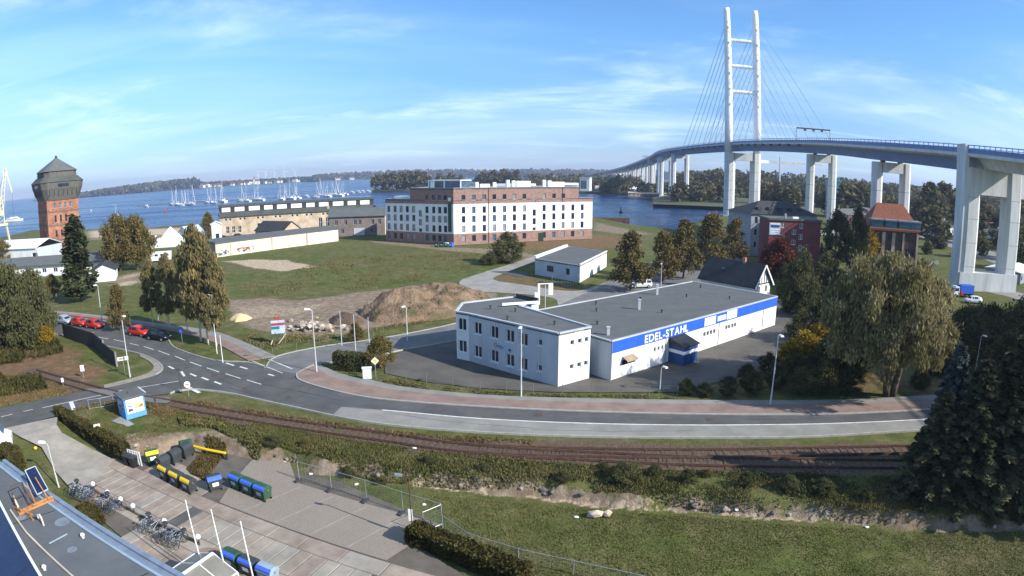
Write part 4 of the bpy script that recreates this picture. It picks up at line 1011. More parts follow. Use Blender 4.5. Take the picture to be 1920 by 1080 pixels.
# ------------------------------------------------------------------ long beige workshop with clerestory
A, B = Vector((-117.4, 227.3)), Vector((-57.5, 256.0))
d = (B - A).normalized(); n = Vector((-d.y, d.x)); L = (B - A).length
wk = Bld('workshop', 'long sandy workshop with dark roof and white clerestory windows by the sea', A)
ws = []
for s in (2.5, 5.0, 7.6): ws.append((s, s + 1.3, 1.0, 3.6, dict(mull=1, trans=1)))
ws.append((15.6, 17.0, 1.5, 4.2, {}))
for s in (41.5, 44.5, 49.0, 52): ws.append((s, s + 1.5, 1.2, 5.0, dict(mull=1, trans=1)))
for s in (2.2, 4.0, 8.2, 10.0, 15.6, 17.6, 23.0, 24.8, 30.0, 32.0, 36, 38, 43.0, 44.8, 50, 52): ws.append((s, s + 0.9, 6.0, 6.9, {}))
wk.side(A, B, 0, 7.5, ws, 'beige', fm='white')
wk.side(B, B + n * 16, 0, 9, (), 'beige'); wk.side(B + n * 16, A + n * 16, 0, 9, (), 'beige'); wk.side(A + n * 16, A, 0, 9, (), 'beige')
def roof_quad(b, a0, a1, o0, o1, z0, z1, m, name='roof', t=0.25):
    e = [A + d * a0 + n * o0, A + d * a1 + n * o0, A + d * a1 + n * o1, A + d * a0 + n * o1]
    vs = [(e[0].x, e[0].y, z0), (e[1].x, e[1].y, z0), (e[2].x, e[2].y, z1), (e[3].x, e[3].y, z1)]
    mb = MB(); mb.add(vs + [(x, y, z + t) for x, y, z in vs], [(3, 2, 1, 0), (4, 5, 6, 7), (0, 1, 5, 4), (1, 2, 6, 5), (2, 3, 7, 6), (3, 0, 4, 7)]); return b.part(mb, name, m)
W['roofgreen'] = mat('mossy_roof_felt', (0.075, 0.08, 0.07), 0.95, 0.2, 0.3)
roof_quad(wk, -0.5, L + 0.5, -0.6, 5.4, 7.45, 8.9, 'roofgreen')
roof_quad(wk, -0.5, L + 0.5, 5.0, 12.4, 11.4, 11.9, 'roofgreen'); roof_quad(wk, -0.5, L + 0.5, 12.0, 16.5, 11.6, 9.2, 'roofgreen')
wk.side(A + n * 5.3, B + n * 5.3, 8.9, 11.4, (), 'roofdark')
wk.side(A + n * 12, A + n * 5.3, 8.9, 11.5, (), 'beige'); wk.side(B + n * 5.3, B + n * 12, 8.9, 11.5, (), 'beige')
s = 1.0
for k in range(11):
    w = 3.6 + (k % 3) * 0.5
    if s + w > L - 0.5: break
    q = wk.L(A + d * s + n * 5.2); o = MB().box(0, w, -0.08, 0.05, 9.35, 11.1).build('clerestory', W['white'], wk.root, loc=(q.x, q.y, 0), rz=math.atan2(d.y, d.x))
    s += w + 1.9
q = A + d * 46 + n * 2.5; wk.box((q.x, q.y, 8.2), (0.8, 0.8, 1.6), 0, 'beige', 'chimney')
# low gabled annex in front
gable_house('annex', 'small dark roofed annex in front of the sandy workshop', Vector((-77.5, 206.0)), (-0.83, 0.4), 15, 9, 3.6, 6.6, wm='beige', rm='roofdark', chim=False)
# dark brick wing
A, B = Vector((-66.5, 216.5)), Vector((-46.2, 219.5))
d = (B - A).normalized(); n = Vector((-d.y, d.x)); L = (B - A).length
W['greybrick'] = mat('grey_brick', (0.19, 0.16, 0.14), 0.9, 0.2, 0.5, fine=0.15)
dk = Bld('brick_wing', 'grey brick two storey wing between the workshop and the hotel', A)
ws = [(x, x + 1.1, 4.0, 5.8, dict(mull=1)) for x in (2.0, 5.5, 9.0, 10.8, 15.5, 18)] + [(x, x + 1.1, 0.9, 2.6, dict(mull=1)) for x in (2.0, 4.2, 15.0)]
dk.side(A, B, 0, 7.0, ws, 'greybrick', fm='greywhite_shade'); dk.side(B, B + n * 12, 0, 7, (), 'cream'); dk.side(B + n * 12, A + n * 12, 0, 7, (), 'greybrick'); dk.side(A + n * 12, A, 0, 7, (), 'beige')
roof_quad(dk, -0.6, L + 0.6, -0.6, 6.2, 6.95, 9.6, 'roof'); roof_quad(dk, -0.6, L + 0.6, 6.2, 12.6, 9.6, 6.95, 'roof')
q = dk.L(A + d * 11 - n * 0.06); MB().box(-2, 2, -0.06, 0.04, 0.1, 2.8).build('gate', W['greywhite_shade'], dk.root, loc=(q.x, q.y, 0), rz=math.atan2(d.y, d.x))

# ------------------------------------------------------------------ brick water tower
TC = AT(106, 252); TR_ = math.atan2(TC.y, TC.x) - math.pi / 2 + 0.30     # main face turned a little to the left
wt = thing('water_tower', 'tall orange brick water tower with flared dark timber top and pyramid roof', 'tower', (TC.x, TC.y, 0), TR_)
hs = 6.6
prof = [(hs + 0.35, 0, 1.4), (hs, 1.4, 5.2), (hs + 0.12, 5.2, 5.7), (hs, 5.7, 10.6), (hs + 0.12, 10.6, 11.1), (hs, 11.1, 15.6), (hs + 0.12, 15.6, 16.1), (hs, 16.1, 20.0)]
for r, z0, z1 in prof:
    if z1 - z0 < 0.8:
        MB().box(-r, r, -r, r, z0, z1).build('string_course', W['brickdark'], wt); continue
    for k in range(4):
        a = math.pi / 2 * k; rot = lambda x, y: (x * math.cos(a) - y * math.sin(a), x * math.sin(a) + y * math.cos(a))
        p0, p1 = Vector(rot(-r, -r)), Vector(rot(r, -r))
        ws = [] if z1 < 2 else [(r + c - 0.42, r + c + 0.42, z0 + 1.0, min(z1 - 0.8, z0 + 3.4)) for c in (-3.3, -1.1, 1.1, 3.3)]
        if z0 > 16: ws = [(r + c - 0.5, r + c + 0.5, 17.2, 19.0) for c in (-3.3, -1.1, 1.1, 3.3)]
        wall_mb(MB(), p0, p1, z0, z1, ws, 0.3).build('wall', W['orangebrick'], wt)
        for w in ws: window(wt, p0, p1, *w, fm='greywhite_shade' if z0 > 16 else 'darkgrey', gm='glassblue' if z0 > 16 else 'glass', mull=0, trans=1, depth=0.25)
for z in (5.9, 11.3, 16.3):                           # stepped brick friezes
    for k in range(4):
        a = math.pi / 2 * k
        for i in range(8):
            mb = MB(); x0 = -hs + 0.3 + i * (2 * hs - 0.6) / 8; mb.box(x0, x0 + 0.8, -hs - 0.1, -hs + 0.05, z - 0.1 + 0.3 * (i % 2), z + 0.3 + 0.3 * (i % 2))
            mb.build('frieze_brick', W['brickdark'], wt, rz=a)
W['oldwood'] = mat('old_boarding', (0.11, 0.105, 0.095), 0.95, 0.25, 0.8, stretch=(3, 3, 0.6), fine=0.2)
def frust(r0, z0, r1, z1, m, name):
    c = lambda r, z: [(-r, -r, z), (r, -r, z), (r, r, z), (-r, r, z)]
    return MB().add(c(r0, z0) + c(r1, z1), [(0, 1, 5, 4), (1, 2, 6, 5), (2, 3, 7, 6), (3, 0, 4, 7), (4, 5, 6, 7), (3, 2, 1, 0)]).build(name, W[m], wt)
def oct_(r0, z0, r1, z1, m, name, ch=0.30):
    def c(r, z):
        k = r * (1 - ch); return [(x, y, z) for x, y in ((-k, -r), (k, -r), (r, -k), (r, k), (k, r), (-k, r), (-r, k), (-r, -k))]
    return MB().add(c(r0, z0) + c(r1, z1), [(i, (i + 1) % 8, 8 + (i + 1) % 8, 8 + i) for i in range(8)] + [tuple(range(8, 16)), tuple(reversed(range(8)))]).build(name, W[m], wt)
oct_(hs + 0.3, 20.0, hs + 1.9, 24.2, 'oldwood', 'flared_gallery', 0.2)
oct_(hs + 1.95, 24.2, hs + 2.3, 26.6, 'oldwood', 'flared_gallery', 0.22)
oct_(hs + 2.6, 26.6, hs + 0.6, 28.6, 'roofgreen', 'gallery_roof', 0.24)
oct_(hs + 0.2, 28.6, hs + 0.2, 30.6, 'oldwood', 'tank_drum', 0.26)
oct_(hs + 0.7, 30.6, 0.5, 35.6, 'roof', 'roof', 0.26)
oct_(0.5, 35.6, 0.3, 36.6, 'roofdark', 'roof_finial', 0.26)
for k in range(4):
    a = math.pi / 2 * k
    for i in range(7): x = -hs + 1 + i * (2 * hs - 2) / 6; mb = MB(); mb.bar((x, -hs - 1.2, 21.6), (x, -hs - 1.85, 24.0), 0.18, 0.18); mb.build('gallery_post', W['roofdark'], wt, rz=a)
    MB().box(-2.2, 2.2, -hs - 2.2, -hs - 1.9, 24.8, 26.0).build('gallery_window', W['glass'], wt, rz=a)

# ------------------------------------------------------------------ low buildings at the left
A, B = G(-120, 530), G(196, 512)
d = (B - A).normalized(); n = Vector((-d.y, d.x)); L = (B - A).length
ls = Bld('long_shed', 'long low white shed with wide grey roof in front of the water tower', A)
ls.side(A, B, 0, 3.2, [(x, x + 1.5, 1.0, 2.2, dict(mull=1)) for x in (20, 26, 32, 38, 44, 48)], 'whitewall', fm='white'); ls.side(B, B + n * 10, 0, 3.2, (), 'cream'); ls.side(B + n * 10, A + n * 10, 0, 3.2, (), 'whitewall'); ls.side(A + n * 10, A, 0, 3.2, (), 'whitewall')
roof_quad(ls, -0.8, L + 0.8, -0.9, 5, 3.1, 4.9, 'roof'); roof_quad(ls, -0.8, L + 0.8, 5, 10.9, 4.9, 3.1, 'roof')
gable_house('shed', 'small dark roofed shed with bright white gable at the left meadow', Vector(G(196, 528)), (-0.55, 0.85), 9, 6, 2.8, 4.2, chim=False)
A = AT(30, 232); B = AT(58, 226)
ws_ = Bld('boat_shed', 'white boat shed with rounded grey gable near the crane', A)
d = (B - A).normalized(); n = Vector((-d.y, d.x)); L = (B - A).length
A2 = A - d * 18; ws_.side(A2, B, 0, 5.0, [(24, 27, 0.3, 3.4, {})], 'whitewall'); ws_.side(B, B + n * 14, 0, 5, (), 'greywhite_shade'); ws_.side(B + n * 14, A2 + n * 14, 0, 5, (), 'whitewall'); ws_.side(A2 + n * 14, A2, 0, 5, (), 'whitewall')
A = A2; L = (B - A2).length
roof_quad(ws_, -0.4, L + 0.4, -0.5, 7, 4.9, 7.3, 'white'); roof_quad(ws_, -0.4, L + 0.4, 7, 14.5, 7.3, 4.9, 'greywhite_shade')
# dark container shed among the birches and a white mobile home
A = G(333, 487); rr = 0.5
cs = thing('dark_shed', 'black timber shed behind the birches', 'shed', (A.x, A.y, 0), rr)
MB().box(0, 7, 0, 3.2, 0, 3.6).build('wall', W['black'], cs); MB().box(-0.3, 7.3, -0.3, 3.5, 3.6, 3.8).build('roof', W['roof'], cs); MB().box(1, 2.4, -0.06, 0, 0.05, 2.4).build('door', W['darkgrey'], cs)
A = G(318, 462)
tn = thing('white_tent', 'bright white pointed marquee by the shore behind the birches', 'tent', (A.x, A.y, 0), 0.3)
for x, hw, zt_ in ((0.8, 4.2, 7.2), (-5.2, 1.7, 4.4)):
    mb = MB(); mb.add([(x - hw, -3, 2.4), (x + hw, -3, 2.4), (x + hw, 3, 2.4), (x - hw, 3, 2.4), (x, 0, zt_)], [(0, 1, 4), (1, 2, 4), (2, 3, 4), (3, 0, 4)]); mb.build('canopy', W['white'], tn)
MB().box(-6.7, 4.9, -2.9, 2.9, 0, 2.38).build('side_wall', W['whitewall'], tn)
gable_house('clubhouse', 'white clubhouse with glazed gable beside the marquee', Vector(G(345, 458)), (0.3, 0.95), 9, 6, 4.2, 6.4, wm='whitewall', rm='greywhite_shade', chim=False, wins=[(1.0, 2.4, 0.4, 3.4), (3.4, 5.0, 0.4, 3.4)])
gable_house('sentry_house', 'narrow white building at the end of the sandy workshop', Vector(G(408, 462)), (-0.5, 0.85), 4, 3.5, 7.6, 8.4, wm='whitewall', rm='white', chim=False, wins=[(1.2, 2.6, 0.2, 4.4)])

# ------------------------------------------------------------------ the high bridge
ORD = ['first', 'second', 'third', 'fourth', 'fifth', 'sixth', 'seventh', 'eighth', 'ninth', 'tenth', 'eleventh', 'twelfth', 'thirteenth', 'fourteenth', 'fifteenth', 'sixteenth', 'seventeenth', 'eighteenth', 'nineteenth', 'twentieth',
       'twenty-first', 'twenty-second', 'twenty-third', 'twenty-fourth', 'twenty-fifth', 'twenty-sixth', 'twenty-seventh', 'twenty-eighth', 'twenty-ninth', 'thirtieth']
DK = spl([Vector(p) for p in ((88, 20, 25.5), (100, 66, 28.5), (112, 114, 31.6), (118.5, 168, 34.6), (131, 239, 38.6), (145, 370, 43.6), (149, 507, 45.0), (153, 594, 44.6), (172, 725, 42.4), (194, 922, 38.4), (212, 1131, 33.6), (230, 1382, 29.5), (236, 1700, 22), (238, 2000, 12))], 10)
PB = Vector((145, 370, 0))
br = thing('cable_stayed_bridge', 'high cable-stayed bridge with twin white pylon legs and tall concrete piers across the strait', 'bridge', PB)
def bl(p): return Vector(p) - PB
def deck_frame(i):
    d = DK[min(i + 1, len(DK) - 1)] - DK[max(i - 1, 0)]; t = Vector((d.x, d.y, 0)).normalized(); return t, Vector((t.y, -t.x, 0))
def sweep(section, i0, i1, closed=True):
    mb = MB(); m = len(section); vs, fs = [], []
    for i in range(i0, i1):
        t, n = deck_frame(i)
        for a, z in section: vs.append(bl(DK[i] + n * a + Vector((0, 0, z))))
    for i in range(i1 - i0 - 1):
        for k in range(m if closed else m - 1):
            k2 = (k + 1) % m; fs.append((i * m + k, (i + 1) * m + k, (i + 1) * m + k2, i * m + k2))
    fs += [tuple(range(m)), tuple(reversed(range((i1 - i0 - 1) * m, (i1 - i0) * m)))] if closed else []
    return mb.add(vs, fs)
iC = min(range(len(DK)), key=lambda i: (DK[i].xy - Vector((112, 114))).length)
SLABS = [(-8.6, 0), (8.6, 0), (8.6, -0.75), (4.2, -1.25), (-4.2, -1.25), (-8.6, -0.75)]
GIRD = [(-4.2, -1.25), (4.2, -1.25), (3.3, -4.3), (-3.3, -4.3)]
sweep(SLABS, iC, len(DK)).build('deck', W['bridgeconc'], br); sweep(GIRD, iC, len(DK)).build('box_girder', W['bridgeblue'], br)
sweep([(-8.6, 0), (8.6, 0), (8.6, -0.7), (5.4, -1.1), (-5.4, -1.1), (-8.6, -0.7)], 0, iC + 1).build('deck', W['bridgeconc'], br)
sweep([(-5.4, -1.1), (5.4, -1.1), (3.6, -3.2), (-3.6, -3.2)], 0, iC + 1).build('box_girder', W['bridgeconc'], br)
for s in (-1, 1):
    sweep([(s * 8.62, 0.0), (s * 8.50, 0.0), (s * 8.50, 0.35), (s * 8.62, 0.35)], 0, len(DK)).build('edge_beam', W['bridgeblue'], br)
    sweep([(s * 8.60, 1.75), (s * 8.50, 1.75), (s * 8.50, 1.95), (s * 8.60, 1.95)], 0, len(DK)).build('parapet_rail', W['railblue'], br)
    sweep([(s * 8.57, 0.35), (s * 8.54, 0.35), (s * 8.54, 1.1), (s * 8.57, 1.1)], 0, len(DK)).build('parapet_panel', W['railblue'], br)
    mb = MB()
    for i in range(0, len(DK) - 1):
        a, b = DK[i], DK[i + 1]; L = (b - a).length; t, n = deck_frame(i); k = max(1, int(L / 2.2))
        for j in range(k):
            q = bl(a.lerp(b, j / k) + n * s * 8.56); mb.box(q.x - 0.09, q.x + 0.09, q.y - 0.09, q.y + 0.09, q.z + 0.35, q.z + 1.8)
    tag(mb.build('parapet_post', W['railblue'], br), kind='stuff')
def frame_at(p):
    i = min(range(len(DK)), key=lambda i: (DK[i].xy - Vector(p[:2])).length); t, n = deck_frame(i); return t, n, DK[i].z
def obox(mb, c, t, n, a0, a1, b0, b1, z0, z1, z1b=None):
    """box in the frame of the deck: a across, b along"""
    vs = []
    for z in (z0, z1):
        for a, b in ((a0, b0), (a1, b0), (a1, b1), (a0, b1)):
            q = bl(Vector((c[0], c[1], 0)) + n * a + t * b); vs.append((q.x, q.y, z))
    return mb.add(vs, [(3, 2, 1, 0), (4, 5, 6, 7), (0, 1, 5, 4), (1, 2, 6, 5), (2, 3, 7, 6), (3, 0, 4, 7)])
def pier(p, off, lw, ld, zb=-3.5, top=None, cap=3.2, footing=True, skip=0.5):
    t, n, zd = frame_at(p); zt = (zd - 4.3 - skip) if top is None else top
    for s in (-1, 1):
        mb = MB(); a0, a1 = s * off - lw / 2, s * off + lw / 2; c = 0.28 * lw     # chamfered leg
        sec = [(a0 + c, -ld / 2), (a1 - c, -ld / 2), (a1, -ld / 2 + c), (a1, ld / 2 - c), (a1 - c, ld / 2), (a0 + c, ld / 2), (a0, ld / 2 - c), (a0, -ld / 2 + c)]
        pts = [bl(Vector((p[0], p[1], 0)) + n * a + t * b) for a, b in sec]
        o = mb.prism([(q.x, q.y) for q in pts], zb, zt).build('pier_leg', W['bridgeconc'], br)
        if p[1] < 650:
            cq = sum(pts, Vector()) / len(pts); z = 4.0
            while z < zt - 4: MB().prism([(cq.x + (q.x - cq.x) * 1.006, cq.y + (q.y - cq.y) * 1.006) for q in pts], z, z + 0.14).build('joint', W['concrete'], br); z += 5.6
    o = obox(MB(), p, t, n, -off + lw / 2 - 0.3, off - lw / 2 + 0.3, -ld / 2 + 0.25, ld / 2 - 0.25, zt - cap, zt - 0.004).build('cap_beam', W['bridgeconc'], br)
    for s in (-1, 1): obox(MB(), p, t, n, s * off * 0.62 - 0.6, s * off * 0.62 + 0.6, -0.8, 0.8, zt - 0.1, zd - 4.28).build('bearing', W['darkgrey'], br)
    if footing: obox(MB(), p, t, n, -off - lw / 2 - 0.15, off + lw / 2 + 0.15, -ld / 2 - 0.12, ld / 2 + 0.12, zb, zb + 5.5).build('pier_base', W['bridgeconc'], br)
pier((118.5, 168), 5.2, 3.4, 3.6); pier((131, 239), 5.2, 3.4, 3.6)
# dividing pier with its tall end walls
t, n, zd = frame_at((112, 114)); pc = (111.8, 113.8)
for s in (-1, 1):
    mb = MB(); lw, ld, off = 4.7, 4.6, 6.5; a0, a1 = s * off - lw / 2, s * off + lw / 2; c = 0.9
    sec = [(a0 + c, -ld / 2), (a1 - c, -ld / 2), (a1, -ld / 2 + c), (a1, ld / 2 - c), (a1 - c, ld / 2), (a0 + c, ld / 2), (a0, ld / 2 - c), (a0, -ld / 2 + c)]
    pts = [bl(Vector((pc[0], pc[1], 0)) + n * a + t * b) for a, b in sec]
    mb.prism([(q.x, q.y) for q in pts], -0.3, zd - 3.25).build('pier_leg', W['bridgeconc'], br)
    obox(MB(), pc, t, n, s * 8.75 - 0.62, s * 8.75 + 0.62, -2.0, 2.0, -0.3 if s < 0 else zd - 9.3, zd + 2.0 if s < 0 else zd - 0.8).build('end_wall', W['bridgeconc'], br)
    for z in (5.5, 11, 16.5, 21.5):                   # construction joints
        obox(MB(), pc, t, n, s * off - lw / 2 + 0.7, s * off + lw / 2 - 0.7, -ld / 2 - 0.012, -ld / 2 + 0.1, z, z + 0.1).build('joint', W['concrete'], br)
obox(MB(), pc, t, n, -8.0, 8.0, -1.9, 1.9, zd - 9.3, zd - 3.26).build('cap_beam', W['bridgeconc'], br)
obox(MB(), pc, t, n, -9.0, 9.0, -2.45, 2.45, -0.3, 4.2).build('pier_base', W['bridgeconc'], br)
obox(MB(), pc, t, n, -5.4, 5.4, -1.0, 1.5, zd - 3.3, zd - 1.2).build('crosshead', W['bridgeconc'], br)
pier((147.5, 528), 6.0, 4.0, 4.2); pier((153, 594), 6.0, 4.0, 4.2); pier((155.5, 615), 6.0, 4.0, 4.2)
for q, zb in (((172, 725), 0), ((180, 790), 0), ((187, 850), 0), ((193, 912), 0), ((198, 970), 0), ((203, 1030), 0), ((209, 1090), 0), ((214, 1150), 0), ((219, 1215), 0), ((224, 1290), 0), ((228, 1370), 0)):
    pier(q, 5.0, 3.6 if q[1] > 760 else 4.6, 3.6, zb=-1, footing=False)
t, n, zd = frame_at((172, 725))
for s in (-1, 1): obox(MB(), (172, 725), t, n, s * 8.8 - 0.8, s * 8.8 + 0.8, -2, 2, zd - 8, zd + 2.2).build('end_wall', W['bridgeconc'], br)
# pylon
t, n, zd = frame_at((145, 370)); pc = (145, 370)
legs = []
for s in (-1, 1):
    mb = MB(); lw, ld, off = 6.6, 6.4, 8.6; a0, a1 = s * off - lw / 2, s * off + lw / 2; c = 1.9
    sec = [(a0 + c, -ld / 2), (a1 - c, -ld / 2), (a1, -ld / 2 + c), (a1, ld / 2 - c), (a1 - c, ld / 2), (a0 + c, ld / 2), (a0, ld / 2 - c), (a0, -ld / 2 + c)]
    pts = [bl(Vector((145, 370, 0)) + n * a + t * b) for a, b in sec]
    mb.prism([(q.x, q.y) for q in pts], -3.5, zd - 5.8).build('lower_leg', W['bridgeconc'], br)
    cq = sum(pts, Vector()) / len(pts)
    for z in (2, 8, 14, 20, 26, 32): MB().prism([(cq.x + (q.x - cq.x) * 1.006, cq.y + (q.y - cq.y) * 1.006) for q in pts], z, z + 0.16).build('joint', W['concrete'], br)
    q = bl(Vector((145, 370, 0)) + n * s * 9.6); zt = ZH(1360 if s < 0 else 1411, 15 if s < 0 else 21, Vector((145, 370)) + (n * s * 9.6).xy)
    legs.append((q, zt))
    MB().tube([(q.x, q.y, zd - 6), (q.x, q.y, zd + 20), (q.x, q.y, zt - 3), (q.x, q.y, zt)], [2.6, 2.5, 2.1, 1.9], 12).build('pylon_leg', W['bridgewhite'], br, smooth=True)
    for k in range(6):
        z = zt - 14 - k * 10; MB().box(q.x - 0.5, q.x + 0.5, q.y - 2.7, q.y - 2.0, z, z + 1.2).build('cable_anchor', W['metal'], br)
obox(MB(), pc, t, n, -6, 6, -2.6, 2.6, zd - 10.5, zd - 6.0).build('cross_beam', W['bridgeconc'], br)
for y in (75, 123, 171):
    z = ZH(1363, y, Vector((136, 371))); a, b = legs[0][0], legs[1][0]
    MB().tube([(a.x, a.y, z), (b.x, b.y, z - 0.2)], 1.15, 10, False).build('pylon_strut', W['bridgewhite'], br, smooth=True)
obox(MB(), pc, t, n, -14, 14, -7, 7, -5, -1.4).build('pile_cap', W['concrete'], br)
for s in (0, 1):
    q, zt = legs[s]; sg_ = (-1, 1)[s]
    for far in (1, -1):
        for k in range(8):
            dist = 24 + k * 14.2; z = zt - 9 - (7 - k) * 6.6
            pos = PB + Vector((0, dist * far, 0)); i = min(range(len(DK)), key=lambda i: abs(DK[i].y - pos.y)); tt, nn = deck_frame(i)
            e = bl(DK[i] + (DK[min(i + 1, len(DK) - 1)] - DK[i]) * ((pos.y - DK[i].y) / (DK[min(i + 1, len(DK) - 1)].y - DK[i].y)) + nn * sg_ * 8.4 + Vector((0, 0, 0.2)))
            MB().tube([(q.x, q.y + far * 1.5, z), e], 0.17, 5, False).build('stay_cable', W['cable'], br)
            MB().box(e.x - 0.6, e.x + 0.6, e.y - 1.0, e.y + 1.0, e.z - 1.9, e.z - 0.9).build('stay_anchor', W['darkgrey'], br)
def gantry(pos):
    t, n, z = frame_at(pos); a, b = bl(Vector((pos[0], pos[1], z)) - n * 8.2), bl(Vector((pos[0], pos[1], z)) + n * 8.2)
    mb = MB(); mb.tube([a, a + Vector((0, 0, 6.5))], 0.22, 6); o1 = mb.build('gantry_post', W['metal'], br)
    mb = MB(); mb.tube([b, b + Vector((0, 0, 6.5))], 0.22, 6); mb.build('gantry_post', W['metal'], br)
    mb = MB(); mb.bar(a + Vector((0, 0, 6.5)), b + Vector((0, 0, 6.5)), 0.45, 0.6); mb.build('gantry_beam', W['darkgrey'], br)
    for k in (0.25, 0.5, 0.75):
        q = a.lerp(b, k); MB().box(q.x - 0.6, q.x + 0.6, q.y - 0.15, q.y + 0.15, q.z + 5.4, q.z + 6.3).build('signal_box', W['darkgrey'], br)
gantry((132.5, 250)); gantry((183, 815))

# ------------------------------------------------------------------ far land
W['farland'] = mat('far_meadow', (0.085, 0.095, 0.05), 0.95, 0.3, 0.01)
ISL = gl([(698, 360), (760, 359.5), (880, 358.5), (1000, 361), (1100, 363), (1180, 366), (1250, 371), (1300, 379), (1352, 384), (1500, 397)], -3) + [AT(1700, 1500), AT(1450, 2600), AT(1150, 2300), AT(900, 1450), AT(720, 1040)]
tag(MB().prism([tuple(p) for p in ISL], -6, -0.6).build('island_shore', W['farland']), kind='structure')
FAR = [AT(60, 3600), AT(148, 3300), AT(260, 3050), AT(376, 2850), AT(480, 3000), AT(600, 3250), AT(760, 3450), AT(900, 3500), AT(1150, 3500), AT(1500, 3600), AT(2100, 4200), AT(2100, 8000), AT(960, 9000), AT(60, 6000)]
tag(MB().prism([tuple(p) for p in FAR], -6, -0.8).build('far_shore', W['farland']), kind='structure')
# wooded hill right of the bridge
hu, hr = np.linspace(1225, 2120, 60), np.linspace(470, 1700, 40)
def hill_z(u, r):
    base = np.interp(u, [1225, 1290, 1340, 1420, 1560, 1700, 1800, 2100], [0, 11, 16, 15, 12, 9, 7, 8])
    return base * np.clip((r - 480) / 320, 0, 1) ** 0.8 - 0.2
HUV = [[(lambda p: (p.x, p.y, float(hill_z(u, r))))(AT(u, r)) for u in hu] for r in hr]
HA_ = np.array(HUV)
tag(link(bpy.data.objects.new('wooded_hill', grid_mesh('wooded_hill', HA_[..., 0], HA_[..., 1], HA_[..., 2], W['farland']))), kind='structure')

# ------------------------------------------------------------------ foliage
def quad_mesh(name, V, tint, m):
    """many leaf faces at once: V (n, 4, 3), one tint per leaf"""
    n = len(V); me = bpy.data.meshes.new(name)
    me.vertices.add(n * 4); me.vertices.foreach_set('co', V.reshape(-1).astype(np.float32))
    me.loops.add(n * 4); me.loops.foreach_set('vertex_index', np.arange(n * 4, dtype=np.int32))
    me.polygons.add(n); me.polygons.foreach_set('loop_start', (np.arange(n) * 4).astype(np.int32))
    me.update(calc_edges=True); me.materials.append(m)
    at = me.attributes.new('tint', 'FLOAT', 'FACE'); at.data.foreach_set('value', np.clip(tint, 0, 1).astype(np.float32))
    return me
def leaves(rng, C, size, asp=1.6, mode='random', jit=0.0):
    """a diamond shaped leaf cluster at every centre"""
    n = len(C)
    a = rng.normal(size=(n, 3))
    if mode == 'droop': a = a * np.array([0.35, 0.35, 0.3]) + np.array([0, 0, -1.0])
    elif mode == 'flat': a = a * np.array([1, 1, 0.25])
    elif mode == 'up': a = a * np.array([0.45, 0.45, 0.3]) + np.array([0, 0, 1.0])
    a /= np.linalg.norm(a, axis=1, keepdims=True) + 1e-9
    b = rng.normal(size=(n, 3))
    if mode == 'flat': b = b * np.array([1, 1, 0.35])
    b -= a * np.sum(a * b, axis=1, keepdims=True); b /= np.linalg.norm(b, axis=1, keepdims=True) + 1e-9
    s = size * (0.6 + 0.8 * rng.random((n, 1)))
    a = a * s * asp / 2; b = b * s / 2
    k = 0.25 + 0.3 * rng.random((n, 1))
    return np.stack([C - a, C + b - a * (k - 0.3), C + a, C - b + a * (k - 0.3)], axis=1)
def crown(rng, n, rx, rz, z0, prof=None, shell=0.45, lump=0.5, clumps=60, cl_r=0.28, seed=0):
    """leaf centres gathered in clumps through an uneven crown; returns centres and a per clump tint"""
    k = rng.random(clumps); th = rng.random(clumps) * 2 * np.pi
    zz = rng.random(clumps)
    r = (1 - (1 - rng.random(clumps)) * (1 - shell) * rng.random(clumps)) 
    p = np.sqrt(np.clip(1 - (2 * zz - 1) ** 2, 0.03, 1)) if prof is None else np.array([prof(z) for z in zz])
    lob = 1 - lump * 0.5 + lump * vnoise(np.cos(th) * 2 + 5, np.sin(th) * 2 + zz * 3 + seed, 0.7, seed)
    rad = rx * p * r * lob
    cc = np.stack([np.cos(th) * rad, np.sin(th) * rad, z0 + zz * rz * (0.94 + 0.12 * rng.random(clumps))], 1)
    ct = rng.random(clumps)
    idx = rng.integers(0, clumps, n)
    off = rng.normal(size=(n, 3)) * cl_r * rx * np.array([1, 1, 0.8])
    return cc[idx] + off, ct[idx], cc
def limbs(mb, cc, trunk_h, r, rng, count=9, bend=0.25):
    for i in rng.choice(len(cc), min(count, len(cc)), replace=False):
        e = Vector(cc[i]); z = trunk_h * rng.uniform(0.55, 1.0); z = min(z, max(e.z - 0.2, trunk_h * 0.4))
        s = Vector((0, 0, z)); mid = s.lerp(e, 0.5) + Vector((0, 0, bend * (e - s).length * 0.4))
        mb.tube([s, mid, e], [r * 0.42, r * 0.24, r * 0.06], 5, False)
